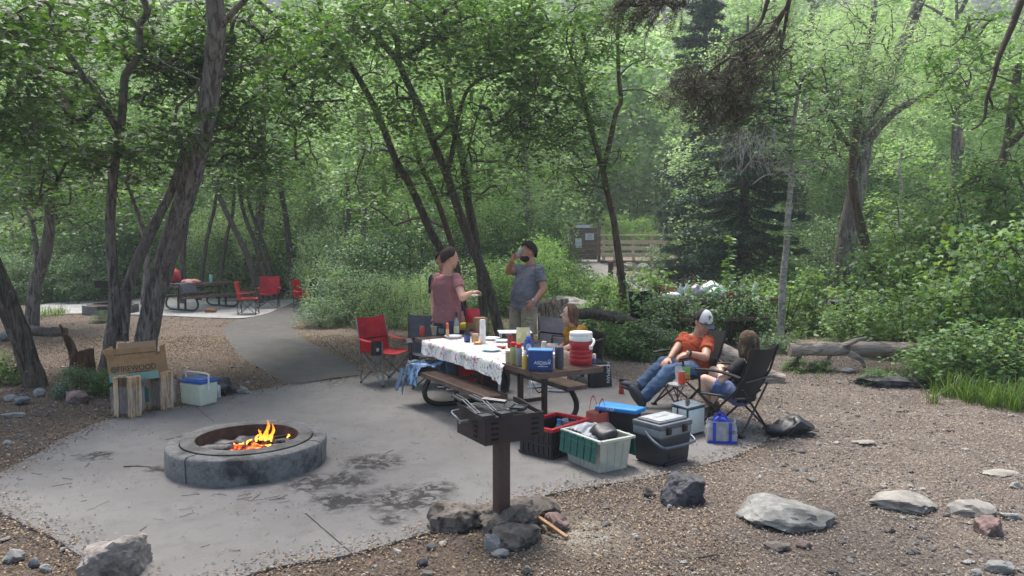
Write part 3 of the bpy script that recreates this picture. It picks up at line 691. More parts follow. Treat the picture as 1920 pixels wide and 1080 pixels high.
# ---- centre maples
hero('maple_tree', 'long leaning dark trunk reaching up left over the man in the mauve shirt', 'tree',
     [([(856, 585, 15.6), (838, 500, 15.4), (806, 430, 15.2), (770, 350, 15), (742, 300, 14.8), (715, 230, 14.6), (688, 175, 14.4), (655, 120, 14.2), (620, 85, 14), (570, 60, 13.8), (515, 28, 13.6), (470, -10, 13.4)], .125, .045, dict(root=True, rough=.1, flare=1.15)),
      ([(650, 118, 14.2), (620, 60, 14), (600, 10, 13.9), (590, -40, 13.8)], .06, .04, {}),
      ([(646, 188, 14.4), (600, 190, 13.9), (560, 192, 13.6), (510, 198, 13.3)], .025, .01, {}),
      ([(640, 160, 14.3), (600, 140, 13.8), (550, 160, 13.4), (515, 190, 13.1)], .022, .01, {}),
      ([(600, 188, 14), (575, 210, 13.8), (548, 232, 13.6)], .014, .006, {})],
     [(560, 60, 13.4, 130, 80, 1.8, 85), (560, 190, 13.2, 80, 70, 1.2, 48), (640, 110, 14.6, 110, 90, 1.5, 62), (560, 300, 14.6, 60, 70, 1.2, 26), (520, 140, 12.6, 70, 60, 1, 30), (700, 300, 15.6, 90, 80, 1, 30)],
     LM_MAPLE, BK_DARK, 105, per=30, R=.52, size=.085)
hero('maple_tree', 'tall central maple whose trunk rises between the two standing men and forks high up', 'tree',
     [([(938, 604, 14.6), (912, 530, 14.5), (884, 460, 14.4), (862, 400, 14.3), (838, 330, 14.2), (812, 265, 14.1), (786, 200, 14), (757, 140, 13.9), (744, 112, 13.8), (700, 60, 13.6), (664, 5, 13.4), (640, -50, 13.2)], .135, .045, dict(root=True, rough=.1, flare=1.15)),
      ([(748, 120, 13.8), (744, 80, 13.6), (728, 45, 13.5), (700, 12, 13.4), (685, -30, 13.3)], .06, .035, {}),
      ([(748, 112, 13.8), (780, 92, 13.4), (830, 68, 13), (880, 52, 12.7), (945, 40, 12.4), (1000, 20, 12.2)], .05, .015, {}),
      ([(836, 325, 14.2), (845, 300, 14), (860, 215, 13.8), (880, 165, 13.6), (920, 140, 13.3), (970, 130, 13), (1030, 110, 12.6)], .055, .015, {}),
      ([(820, 260, 14.1), (838, 240, 13.9), (850, 205, 13.7)], .04, .03, {}),
      ([(790, 200, 14), (760, 170, 13.6), (735, 150, 13.3)], .025, .01, {}),
      ([(865, 330, 14.3), (900, 200, 13.5), (915, 160, 13.2)], .02, .012, {})],
     [(740, 30, 13, 170, 90, 1.8, 135), (900, 50, 12.6, 150, 90, 1.6, 125), (1020, 20, 12.6, 110, 50, 1.4, 45), (1000, 120, 12.4, 120, 80, 1.4, 75), (780, 190, 13.2, 120, 70, 1.2, 52), (930, 230, 13.6, 120, 70, 1.3, 70), (1010, 230, 12.9, 90, 80, 1, 46), (800, 330, 15, 110, 60, 1, 34), (930, 330, 14.6, 110, 50, 1, 36), (1080, 170, 13.6, 60, 120, 1.2, 34), (900, -260, 11.5, 260, 100, 2, 55)],  # last group sits above the frame, added only to cast shade below
     LM_MAPLE, BK_DARK, 106, per=30, R=.52, size=.085)
hero('maple_tree', 'upright dark trunk right behind the central forked maple', 'tree',
     [([(908, 598, 15.6), (902, 520, 15.6), (890, 440, 15.6), (878, 380, 15.6), (868, 300, 15.6), (846, 220, 15.5), (836, 110, 15.5), (828, 0, 15.4), (822, -60, 15.4)], .13, .06, dict(root=True, rough=.1, flare=1.15))],
     [(850, 60, 15.5, 150, 110, 2, 90), (820, 240, 15.8, 100, 60, 1.4, 34)], LM_BRIGHT, BK_DARK, 107, per=34, R=.45, size=.09)
hero('maple_tree', 'thin brown trunk just right of the man in the mauve shirt, behind the plate', 'tree',
     [([(876, 592, 16.4), (862, 530, 16.3), (850, 470, 16.3), (828, 400, 16.2), (806, 345, 16.1), (790, 310, 16), (770, 250, 16)], .11, .05, dict(root=True, rough=.1))],
     [(760, 260, 16.2, 120, 70, 1.5, 50), (700, 400, 17.4, 90, 50, 1.2, 30)], LM_MAPLE, BK_RED, 108, per=32, R=.45, size=.09)
hero('young_tree', 'slim reddish tree forking into a narrow Y behind the woman in the yellow shirt', 'tree',
     [([(1172, 598, 14), (1166, 530, 14), (1160, 480, 14), (1152, 420, 14), (1140, 365, 14), (1130, 318, 14), (1118, 275, 14), (1102, 215, 13.9), (1092, 170, 13.8), (1086, 130, 13.7), (1100, 95, 13.6), (1085, 40, 13.5)], .105, .035, dict(root=True, rough=.08, flare=1.15)),
      ([(1130, 318, 14), (1143, 270, 14), (1154, 215, 13.9), (1164, 190, 13.9), (1160, 140, 13.8), (1158, 70, 13.7)], .06, .03, {}),
      ([(1163, 140, 13.9), (1185, 120, 13.6), (1225, 108, 13.4), (1260, 115, 13.2)], .018, .006, {}),
      ([(1160, 170, 13.9), (1210, 170, 13.7), (1250, 195, 13.5), (1270, 200, 13.4)], .016, .006, {})],
     [(1105, 60, 13.6, 70, 60, 1.2, 52), (1165, 75, 13.6, 50, 50, 1, 26), (1080, 200, 13.6, 60, 60, .9, 30), (1240, 190, 13.3, 40, 30, .5, 9), (1160, 290, 13.6, 50, 26, .6, 14), (1105, 330, 13.9, 50, 40, .7, 18), (1250, 110, 13.2, 40, 16, .4, 7), (1070, 330, 14.6, 50, 70, .9, 26)],
     LM_MAPLE, BK_RED, 109, per=26, R=.34, size=.085, shape='ovate')
# ---- right
hero('young_tree', 'pale slim trunk right of the dark spruce, crowned with glossy dark leaves', 'tree',
     [([(1464, 588, 12.6), (1468, 530, 12.6), (1474, 470, 12.6), (1478, 400, 12.6), (1484, 330, 12.6), (1482, 280, 12.5), (1490, 220, 12.5), (1500, 150, 12.4)], .085, .03, dict(root=True, rough=.06, flare=1.1))],
     [(1470, 245, 12.2, 60, 50, .8, 30), (1520, 160, 12.3, 90, 80, 1, 48), (1440, 130, 12.6, 70, 70, 1, 28), (1480, 420, 12.5, 14, 40, .2, 4)],
     LM_SHRUB, BK_PALE, 110, per=28, R=.34, size=.09, shape='ovate')
hero('cottonwood_tree', 'massive deeply furrowed grey trunk behind the bushes on the right', 'tree',
     [([(1580, 545, 19), (1583, 500, 19), (1592, 430, 19), (1606, 350, 19), (1622, 260, 19), (1650, 190, 19), (1690, 90, 18.8), (1725, 0, 18.6), (1745, -50, 18.5)], .36, .12, dict(root=True, rough=.09, n=24, sub=8)),
      ([(1618, 275, 19), (1660, 225, 18.6), (1700, 195, 18.2), (1735, 182, 18), (1764, 158, 17.8), (1800, 120, 17.6)], .14, .06, {}),
      ([(1612, 320, 19), (1600, 200, 18.8), (1625, 100, 18.8), (1640, 20, 18.7)], .15, .07, {})],
     [(1640, 60, 18, 180, 90, 2, 110), (1760, 120, 17.4, 130, 90, 1.6, 80), (1560, 120, 18.4, 100, 120, 1.5, 60), (1640, 250, 19.6, 120, 70, 1.5, 40)],
     LM_WILLOW, BK_FUR, 111, per=40, R=.55, size=.1, shape='narrow', droop=.7)
hero('birch_tree', 'reddish brown curving trunk in front of the massive furrowed trunk', 'tree',
     [([(1652, 575, 16), (1640, 510, 16), (1618, 440, 16), (1604, 380, 16), (1597, 330, 16), (1602, 275, 16), (1606, 240, 16), (1612, 190, 16)], .16, .08, dict(root=True, rough=.08)),
      ([(1598, 285, 16), (1580, 255, 15.9), (1560, 225, 15.8), (1535, 205, 15.7)], .055, .03, {})],
     [(1600, 190, 15.4, 90, 50, 1, 54), (1560, 250, 15.3, 80, 50, .9, 34), (1540, 320, 15.2, 60, 50, .8, 26), (1640, 130, 15.8, 100, 60, 1, 34)],
     LM_SHRUB, BK_RED, 112, per=32, R=.38, size=.085, shape='ovate')
hero('boxelder_tree', 'dark forked tree at the right edge half hidden in foliage', 'tree',
     [([(1800, 600, 15), (1812, 540, 15), (1830, 470, 15), (1850, 400, 15), (1868, 330, 15), (1886, 280, 15), (1898, 200, 15), (1910, 120, 15)], .15, .08, dict(root=True, rough=.12)),
      ([(1886, 280, 15), (1915, 250, 14.8), (1960, 210, 14.6)], .08, .05, {})],
     [(1850, 120, 14.2, 130, 110, 1.6, 90), (1880, 350, 13.6, 110, 80, 1.2, 60), (1740, 380, 16, 100, 60, 1.2, 50), (1800, 460, 14.6, 130, 50, 1, 60), (1940, 250, 13.6, 80, 120, 1.2, 50), (1700, 460, 15.4, 80, 40, 1, 34)],
     LM_MAPLE, BK_DARK, 113, per=34, R=.42, size=.085, shape='lobe')
hero('young_tree', 'thin pale sapling standing alone in the bright gap at the right', 'tree',
     [([(1684, 545, 22), (1684, 480, 22), (1686, 420, 22), (1690, 350, 22), (1686, 320, 22), (1694, 270, 22)], .1, .04, dict(root=True)),
      ([(1687, 325, 22), (1672, 315, 21.9), (1662, 312, 21.8)], .03, .015, {})],
     [(1695, 290, 22, 60, 50, 1.2, 26), (1660, 400, 23, 70, 60, 1.2, 24)], LM_BRIGHT, BK_PALE, 114, per=30, R=.5, size=.11, shape='ovate')
# the bare branch hanging into the frame top right
mb = MB()
for pts, r0, r1 in (([(1945, -60, 5), (1912, 10, 5), (1893, 60, 5), (1872, 110, 5), (1862, 150, 5), (1850, 185, 5), (1846, 220, 5), (1834, 236, 5), (1822, 243, 5)], .032, .007), ([(1852, 178, 5), (1858, 190, 5), (1862, 205, 4.98)], .012, .006),
                    ([(1866, 125, 5), (1848, 135, 4.95), (1838, 138, 4.9)], .008, .004), ([(1862, 140, 5), (1890, 150, 5.05), (1912, 165, 5.1)], .007, .003)):
    trunk_tube(mb, [P(*p) for p in pts], r0, r1, n=9, rough=.12)
b = P(1945, -60, 5); mb.v = [tuple(V(p) - b) for p in mb.v]
solo('bare_branch', mb, BK_DARK, 'bare crooked dark branch hanging down in the top right corner', 'branch', tuple(b), smooth=60)
# dead brown conifer boughs hanging close at the top
def bough(label, mains, spec, seed, per, L=.05):
    b = P(*mains[0][0]); t = thing('conifer_bough', label, 'branch', tuple(b)); mb = MB(); nodes = []
    for pts in mains: nodes += trunk_tube(mb, [P(*p) for p in pts], .02, .006, n=7)
    cl = clusters_px(spec, seed, -.35); twigs_to(mb, nodes, cl, .006, seed, sag=-.1); mb.v = [tuple(V(p) - b) for p in mb.v]; part('branch', mb, BK_TWIG, t, smooth=60)
    rg = np.random.default_rng(seed); C = np.array([tuple(c - b) for c in cl]); m = len(C); N = m * per; cid = np.repeat(np.arange(m), per)
    ax = rg.normal(0, .5, (m, 3)); ax[:, 2] -= .9; ax[:, 0] -= .55; ax /= np.linalg.norm(ax, axis=1, keepdims=True)
    s = rg.uniform(-.14, .26, N); cen = C[cid] + ax[cid] * s[:, None]; dr = rg.normal(0, 1, (N, 3)) + ax[cid] * .6; dr /= np.linalg.norm(dr, axis=1, keepdims=True)
    sd = np.cross(dr, rg.normal(0, 1, (N, 3))); sd /= np.linalg.norm(sd, axis=1, keepdims=True); LL = L * rg.uniform(.6, 1.3, N)[:, None]
    v = np.stack([cen - sd * .0016, cen + sd * .0016, cen + dr * LL], 1).reshape(-1, 3)
    link('needles', np_mesh('needles', v, 3, LM_DEAD, rg.random(N)), t)
bough('big drooping bough of brown needles hanging over the spruce', [[(1500, -60, 6), (1480, 0, 6), (1455, 50, 6.1), (1420, 95, 6.2), (1390, 130, 6.3), (1370, 180, 6.4)], [(1470, 20, 6), (1440, 60, 6), (1400, 90, 5.9), (1350, 120, 5.9), (1300, 160, 5.9)], [(1480, 0, 6), (1470, 60, 6.1), (1462, 110, 6.2)], [(1440, 0, 5.9), (1420, 50, 5.9), (1370, 80, 5.8)]],
      [(1410, 110, 6, 70, 60, .45, 95), (1345, 160, 6, 85, 50, .4, 105), (1375, 205, 6.1, 55, 40, .4, 45), (1295, 150, 5.9, 50, 40, .35, 40), (1450, 60, 6, 50, 60, .4, 30), (1340, 225, 6, 40, 26, .3, 10)], 5, 85)
bough('dark conifer sprig poking in at the top edge right of the middle', [[(1230, -60, 5.5), (1225, -10, 5.5), (1200, 10, 5.5), (1160, 8, 5.5)], [(1225, -10, 5.5), (1260, 15, 5.5)]],
      [(1190, 4, 5.5, 50, 16, .25, 42), (1255, 4, 5.5, 34, 16, .2, 26)], 6, 150)
mb = MB(); rg = random.Random(3); b = P(1410, 230, 12)
for k in range(85):
    x = rg.uniform(1365, 1455); p0 = P(x, rg.uniform(235, 262), rg.uniform(11.6, 12.4)); dx = rg.uniform(-.25, .25); L = rg.uniform(.2, .85)
    mb.tube(catmull([p0 - b, p0 - b + V((dx * .4, 0, -L * .25)), p0 - b + V((dx, rg.uniform(-.1, .1), -L * .65)), p0 - b + V((dx * 1.5 + rg.uniform(-.1, .1), 0, -L))], 3), rg.uniform(.0015, .003), 4, cap=False)
for k in range(22):
    p0 = P(rg.uniform(1440, 1500), rg.uniform(290, 330), 12.3); d = V((rg.uniform(-.5, .8), rg.uniform(-.2, .2), rg.uniform(-.3, .2)))
    mb.tube(catmull([p0 - b, p0 - b + d * .5 + V((0, 0, .05)), p0 - b + d], 4), [.006] * 8 + [.003], 4, cap=False)
solo('twig_tangle', mb, M('dead_twig', 'a8a29a', .9, bump=0), 'pale drooping tangle of dead twigs between the spruce and the pale slim trunk', 'branch', tuple(b), smooth=60)

# ---- conifers
def conifer(label, px, py, Y, H, L0, mat, seed, zmin=.8, lean=0, per=60, name='spruce_tree', size=.2, top=1.0):
    g = P(px, py, Y); g.z = gz(g.x, g.y); t = thing(name, label, 'tree', tuple(g)); r = random.Random(seed); mb = MB()
    trunk_tube(mb, [(0, 0, -.2), (lean * .3, 0, H * .3), (lean * .7, 0, H * .7), (lean, 0, H)], .2, .03, n=12); cen = []; dirs = []; z = zmin
    while z < H - .3:
        f = 1 - z / H; L = L0 * (f ** .8 if z > zmin + .8 else .8 * f) * r.uniform(.7, 1.15)
        for k in range(5):
            a = r.uniform(0, 6.28); d = V((cos(a), sin(a), 0)); x0 = V((lean * z / H, 0, z)); LL = L * r.uniform(.65, 1.15)
            pts = [x0 + d * LL * s + V((0, 0, -LL * .42 * s + LL * .22 * s * s)) for s in (0, .3, .6, .85, 1)]
            mb.tube(pts, [.028 * f + .012, .02 * f + .008, .014, .008, .004], 5, cap=False)
            side = V((-d.y, d.x, 0))
            for q in range(int(per * LL)):
                s = r.uniform(.12, 1) ** .8; w = (1 - s) * .42 * LL + .06; u = r.uniform(-w, w)
                p = x0 + d * LL * (s - abs(u) * .25) + side * u + V((0, 0, -LL * .42 * s + LL * .22 * s * s - abs(u) * .35 - r.random() * .05))
                cen.append(tuple(p)); dirs.append(atan2((d * .8 + side * (1 if u > 0 else -1)).y, (d * .8 + side * (1 if u > 0 else -1)).x))
        z += r.uniform(.2, .34)
    part('trunk', mb, BK_DARK, t, smooth=60); rg = np.random.default_rng(seed); C = np.array(cen); N = len(C)
    nr = np.stack([rg.normal(0, .45, N), rg.normal(0, .45, N), np.ones(N)], 1)
    v, k = place_leaves(C, nr, np.array(dirs), size * rg.uniform(.6, 1.3, N), 'narrow')
    # second set crossing the first for body
    v2, k = place_leaves(C + rg.normal(0, .04, (N, 3)), nr + rg.normal(0, .6, (N, 3)), np.array(dirs) + rg.normal(0, .6, N), size * .8 * rg.uniform(.6, 1.3, N), 'narrow')
    link('foliage', np_mesh('foliage', np.concatenate([v, v2]), k, mat, rg.random(2 * N)), t); return t
conifer('dark spruce with drooping boughs left of the pale slim trunk', 1392, 520, 19.5, 8.2, 3.0, LM_SPRUCE, 1, zmin=.9, per=230, size=.15)
conifer('lighter bluish fir rising behind the dark spruce at the top', 1315, 500, 27, 15, 2.2, LM_CONIF, 2, per=120, name='fir_tree', size=.24)

# ---- library trees for the woods behind (shared meshes, every tree its own object)
def lib_tree(kind, seed, H, CR, ncl, per, R, size, shape, mat, bark, cz=.58, stems=1):
    r = random.Random(seed); mb = MB(); nodes = []
    for s in range(stems):
        a = r.uniform(0, 6.28); lx, ly = cos(a) * CR * .45 * (stems > 1 or .5), sin(a) * CR * .45 * (stems > 1 or .5)
        nodes += trunk_tube(mb, [(lx * .08, ly * .08, -.4), (lx * .2, ly * .2, H * .15), (lx * .45 + r.uniform(-.2, .2), ly * .4, H * .4), (lx * .8, ly * .8, H * .65), (lx + r.uniform(-.3, .3), ly, H * .92)], .022 * H / stems ** .4, .02, n=9, seed=seed + s)
        for k in range(5):
            z = r.uniform(.3, .8); b0 = V((lx * z, ly * z, H * z)); a2 = r.uniform(0, 6.28); LL = CR * r.uniform(.5, .9)
            nodes += trunk_tube(mb, [b0, b0 + V((cos(a2) * LL * .5, sin(a2) * LL * .5, LL * .35)), b0 + V((cos(a2) * LL, sin(a2) * LL, LL * .5))], .007 * H, .012, n=5, sub=3)
    cl = []; tries = 0
    while len(cl) < ncl and tries < ncl * 30:
        tries += 1
        d = V((r.gauss(0, 1), r.gauss(0, 1), r.gauss(0, 1))).normalized() * r.random() ** .33
        p = V((d.x * CR, d.y * CR, H * (cz + d.z * (1 - cz) * 1.02)))
        if noise.noise(p * (1.6 / CR) * 1.4 + V((seed, 3, 0))) < -.12: continue
        cl.append(p)
    tb = MB(); twigs_to(tb, [n2 for n2 in nodes if n2.z > H * .25], cl, .012, seed, n=3)
    mb.cur = 1; mb.add(tb.v, tb.f); tm = mb.mesh('trunk', [bark, BK_TWIG], smooth=60); tw = None
    c = crown_leaves('crown', cl, per, R, size, shape, mat, None, seed, tilt=.55, flat=.3); cm = c.data; bpy.data.objects.remove(c)
    return tm, tw, cm
LIB = {}
LIB['maple'] = [lib_tree('m', 201, 7.5, 2.4, 230, 36, .5, .12, 'lobe', LM_MAPLE, BK_DARK, .56, 2), lib_tree('m', 202, 6.5, 2.1, 190, 36, .5, .12, 'lobe', LM_BRIGHT, BK_DARK, .55, 3)]
LIB['shade_canopy'] = [lib_tree('c', 207, 10.5, 3.6, 210, 26, .6, .13, 'lobe', LM_MAPLE, BK_GREY, .8), lib_tree('c', 208, 11, 3.8, 210, 26, .6, .13, 'lobe', LM_DARK, BK_GREY, .8)]
LIB['tall'] = [lib_tree('t', 203, 12, 2.7, 280, 40, .6, .15, 'quad', LM_WILLOW, BK_GREY, .55), lib_tree('t', 204, 11, 2.5, 250, 40, .6, .15, 'quad', LM_BRIGHT, BK_GREY, .55)]
LIB['far'] = [lib_tree('f', 205, 9, 3.2, 200, 30, .8, .26, 'quad', LM_WILLOW, BK_GREY, .5), lib_tree('f', 206, 8, 3.0, 170, 30, .8, .26, 'quad', LM_BRIGHT, BK_GREY, .5)]
def plant_lib(kind, i, x, y, s, rz, name, label, group, cat='tree', zs=1):
    t = thing(name, label, cat, (x, y, gz(x, min(y, 400)) if y < 54 else hz(x, y)), rz, group)
    for nme, me in zip(('trunk', 'crown'), (LIB[kind][i][0], LIB[kind][i][2])):
        o = link(nme, me, t); o.scale = (s, s, s * zs)
    return t
rg = random.Random(21)
for k, (x, y, lab) in enumerate(((6.4, 3.2, 'tall maple just outside the right of the view, spreading over the clearing'), (-6.6, 2.8, 'tall maple just outside the left of the view, spreading over the pad'), (1.6, -2.2, 'tall maple behind the viewer, spreading over the near rocks'), (-2.6, -1.6, 'second tall maple behind the viewer, left of the first'))):
    plant_lib('shade_canopy', k % 2, x, y, 1.0, k * 1.7, 'maple_tree', lab, None)  # out-of-view trees added to darken the foreground with their shade
# individual background stems the photo shows at mid-left
for k, (pts, r0, Y, crown, lab) in enumerate([
    ([(342, 525), (343, 470), (350, 400), (346, 300)], .11, 23, [(350, 300, 70, 60, 24)], 'straight trunk left of the far picnic table'),
    ([(372, 515), (388, 450), (402, 390), (410, 330)], .08, 24, [(420, 320, 60, 50, 18)], 'thin trunk leaning right above the far picnic table'),
    ([(408, 505), (424, 450), (436, 400), (440, 340)], .08, 24.5, [(440, 340, 50, 50, 14)], 'second thin trunk leaning right above the far picnic table'),
    ([(487, 530), (468, 490), (440, 430), (420, 388), (400, 340)], .12, 23, [(420, 330, 60, 50, 20)], 'dark trunk leaning left behind the far red chairs'),
    ([(502, 530), (488, 480), (464, 420), (452, 375), (446, 320)], .09, 24, [(470, 310, 60, 50, 20)], 'first of two dark stems right of the leaning trunk behind the red chairs'),
    ([(514, 525), (498, 470), (480, 420), (466, 376), (468, 320)], .08, 24.5, [(500, 320, 50, 60, 18)], 'second of two dark stems right of the leaning trunk behind the red chairs'),
    ([(548, 500), (540, 440), (528, 360), (516, 295), (512, 240)], .12, 25, [(530, 250, 60, 60, 26), (560, 330, 50, 50, 16)], 'tall trunk at the right end of the far pad, below the gap in the leaves'),
    ([(268, 530), (276, 470), (262, 420), (248, 375)], .1, 22.5, [(250, 370, 60, 50, 20)], 'pale trunk seen between the two near grey trunks'),
    ([(648, 520), (650, 450), (654, 390), (650, 320)], .1, 23, [(650, 320, 60, 60, 24)], 'thin trunk left of the broad pale one in the centre thicket'),
    ([(686, 530), (684, 460), (684, 380), (680, 300), (676, 200)], .24, 24, [(680, 260, 90, 80, 44), (640, 180, 70, 60, 26)], 'broad pale brown trunk in the centre thicket')]):
    hero('background_tree', lab, 'tree', [([(a, b, Y) for a, b in pts], r0 * 1.2, r0 * .6, dict(root=True, flare=1.15, rough=.09))], [(a, b, Y, rx, ry, 1.6, n) for a, b, rx, ry, n in crown], LM_WILLOW if k in (6, 8, 9) else LM_MAPLE, BK_GREY if k in (7, 9) else BK_DARK, 400 + k, per=30, R=.7, size=.13, shape='lobe')
gl = ['pale leafy tree in the woods beyond the picnic sites', 'tall tree in the woods beyond the picnic sites']
for row, (Y0, n, kind, s0) in enumerate(((27, 12, 'tall', 1.0), (33, 15, 'tall', 1.25), (41, 17, 'tall', 1.45), (50, 20, 'far', 1.9))):
    for k in range(n):
        px = -120 + (2160) * (k + rg.uniform(.15, .85)) / n; Y = Y0 + rg.uniform(-2.5, 2.5); g = P(px, 430, Y)
        if 1085 < px < 1290 and Y < 39: continue
        if 1050 < px < 1300 and Y < 48 and rg.random() < .5: continue
        plant_lib(kind, rg.randrange(2), g.x, g.y, s0 * rg.uniform(.75, 1.1), rg.uniform(0, 6), 'woodland_tree', gl[1], gl[1][5:])
for k in range(110):
    Y = rg.uniform(56, 84); px = rg.uniform(-100, 2020); g = P(px, 300, Y)
    plant_lib('far', rg.randrange(2), g.x, g.y, rg.uniform(.7, 1.25), rg.uniform(0, 6), 'hillside_tree', 'leafy tree on the slope below the pale cliffs', 'trees on the slope below the cliffs')
for k in range(120):
    Y = rg.uniform(84, 150); px = rg.uniform(-60, 1980); g = P(px, 200, Y)
    plant_lib('far', rg.randrange(2), g.x, g.y, rg.uniform(.4, .95), rg.uniform(0, 6), 'hillside_tree', 'small tree growing among the pale cliff ledges', 'trees among the cliff ledges')

# ---- shrubs
def lib_shrub(seed, Rx, H, ncl, per, R, size, shape, mat, tilt=.45, lo=.05):
    r = random.Random(seed); cl = []; tries = 0
    while len(cl) < ncl and tries < 9000:
        tries += 1; d = V((r.gauss(0, 1), r.gauss(0, 1), abs(r.gauss(0, 1)))).normalized() * r.random() ** .3
        p = V((d.x * Rx, d.y * Rx, H * (lo + d.z * (1 - lo))))
        if noise.noise(p * 1.9 + V((seed, 3, 0))) < -.2: continue
        cl.append(p)
    tb = MB(); nodes = []
    for k in range(9):
        a = r.uniform(0, 6.28); q = r.uniform(.1, .6); nodes += [V((cos(a) * Rx * q * s, sin(a) * Rx * q * s, H * .75 * s)) for s in (.15, .4, .7, 1)]
        tb.tube([V((cos(a) * Rx * q * s, sin(a) * Rx * q * s, H * .75 * s - (.06 if s == 0 else 0))) for s in (0, .15, .4, .7, 1)], [.012, .011, .009, .007, .005], 4, cap=False)
    twigs_to(tb, nodes, cl, .007, seed, n=3); c = crown_leaves('foliage', cl, per, R, size, shape, mat, None, seed, tilt=tilt, flat=.28); cm = c.data; bpy.data.objects.remove(c)
    return tb.mesh('stems', BK_TWIG, smooth=0), cm
SHR = dict(fine=[lib_shrub(301, 1.2, 1.7, 150, 46, .26, .06, 'quad', LM_SHRUB), lib_shrub(302, 1.3, 1.5, 150, 46, .26, .07, 'narrow', LM_WILLOW, .8)],
           broad=[lib_shrub(303, .9, 1.0, 100, 30, .22, .075, 'ovate', LM_SHRUB, .4), lib_shrub(304, .9, 1.1, 95, 30, .24, .08, 'lobe', LM_SAP, .35)],
           reed=[lib_shrub(305, 1.1, 1.9, 150, 46, .25, .11, 'narrow', LM_BRIGHT, .9), lib_shrub(306, 1.3, 1.6, 150, 46, .28, .07, 'ovate', LM_MAPLE, .6)],
           maple=[lib_shrub(307, 1.15, 1.5, 120, 28, .3, .085, 'maple', LM_SAP, .32), lib_shrub(308, 1.0, 1.2, 105, 28, .28, .075, 'maple', LM_SAP, .34)])
def shrub(kind, i, px, py, s, label, group, hs=1.0, Y=None, name='shrub', cat='bush'):
    g = G(px, py) if Y is None else P(px, py, Y); g.z = gz(g.x, g.y); s *= 1.12; hs *= {'broad': 1.05 if py > 652 else 1.18, 'maple': 1.15}.get(kind, 1.0)
    t = thing(name, label, cat, tuple(g), rg.uniform(0, 6), group)
    for nme, me in zip(('stems', 'foliage'), SHR[kind][i]):
        o = link(nme, me, t); o.scale = (s, s, s * hs)
def shrubs(kind, lst, label, group, **k):
    for (px, py, s, hs) in lst: shrub(kind, rg.randrange(2), px, py, s * rg.uniform(.9, 1.1), label, group, hs * rg.uniform(.85, 1.15), **k)
# thicket behind the far site
L = [(rg.uniform(-40, 640), 500, 1.25, 1.2) for k in range(26)]
for px, _, s, hs in L: shrub('fine', rg.randrange(2), px, 500, s, 'dense green shrub in the thicket behind the far picnic pad', 'thicket behind the far picnic pad', hs * rg.uniform(.9, 1.5), Y=rg.uniform(24.5, 30))
for px in (-20, 30, 90, 150): shrub('fine', 0, px, 500, .9, 'green shrub left of the far pad beside the boulder', 'shrubs left of the far pad', 1.0, Y=rg.uniform(22.8, 24))
# centre thicket
shrubs('fine', [(600, 612, .55, .9), (640, 600, .8, 1.2), (665, 585, 1.0, 1.3), (700, 608, .75, 1.1), (745, 612, .75, 1.1), (720, 575, 1.1, 1.4), (790, 612, .7, 1.2), (780, 572, 1.1, 1.5), (830, 600, .8, 1.2), (625, 570, 1.0, 1.5), (660, 560, 1.3, 1.5)],
       'dark green shrub in the thicket between the two picnic sites', 'thicket between the picnic sites')
shrubs('fine', [(720, 540, 1.4, 1.5), (820, 545, 1.4, 1.5), (900, 545, 1.4, 1.5), (640, 540, 1.4, 1.5)], 'dark green shrub in the thicket between the two picnic sites', 'thicket between the picnic sites')
shrubs('reed', [(900, 590, .8, 1.1), (950, 585, .9, 1.2), (1010, 580, .9, 1.2), (1060, 575, .75, 1.0), (1100, 572, .65, .9), (1140, 570, .6, .8), (960, 550, 1.2, 1.4), (1020, 545, 1.1, 1.2), (1080, 548, .7, .7), (1150, 545, .5, .6), (900, 550, 1.2, 1.5), (930, 630, .3, .8), (985, 520, 1.2, 1.3)],
       'pale reedy shrub on the bank behind the man in the grey shirt', 'reedy shrubs behind the grey shirt')
# bushes right of the table, around both logs
shrubs('broad', [(1135, 655, .55, 1.0), (1180, 668, .6, 1.0), (1225, 672, .6, 1.0), (1150, 625, .75, 1.1), (1210, 640, .75, 1.1), (1265, 650, .7, 1.1), (1110, 620, .6, .9), (1180, 612, .7, .9), (1250, 615, .8, 1.0), (1310, 640, .8, 1.1), (1370, 645, .8, 1.1), (1420, 640, .8, 1.1),
                 (1330, 612, .9, 1.0), (1400, 610, .9, 1.1), (1470, 630, .8, 1.2), (1530, 625, .85, 1.2), (1590, 630, .7, 1.0), (1460, 605, .9, 1.1), (1280, 668, .4, .8), (1450, 660, .4, .7), (1500, 695, .28, .7), (1545, 695, .22, .7)],
       'low glossy leaved bush in the tangle around the fallen logs', 'glossy bushes around the fallen logs')
shrubs('maple', [(1700, 668, .7, .85), (1845, 672, .8, 1.0), (1850, 690, 1.0, 1.3), (1920, 700, 1.0, 1.3), (1680, 640, 1.1, 1.3), (1760, 620, 1.2, 1.5), (1850, 640, 1.2, 1.6), (1940, 640, 1.2, 1.6), (1620, 655, .6, .9), (1700, 600, 1.1, 1.4), (1640, 722, .2, .8), (1890, 735, .7, .9), (1800, 722, .6, .8)],
       'bright maple sapling with layered leaves at the right side of the clearing', 'maple saplings at the right')
shrubs('fine', [(1560, 560, 1.1, 1.2), (1650, 560, 1.2, 1.3), (1500, 555, 1.0, 1.0), (1740, 560, 1.3, 1.5), (1830, 560, 1.4, 1.6), (1910, 560, 1.4, 1.6), (1450, 530, 1.2, 1.2), (1240, 530, .8, 1.0), (1290, 530, .9, 1.1), (1540, 530, 1.5, 1.5), (1620, 525, 1.5, 1.8), (1700, 525, 1.6, 1.8), (1800, 525, 1.7, 2), (1900, 525, 1.7, 2)],
       'leafy shrub along the creek on the far right', 'shrubs along the creek')
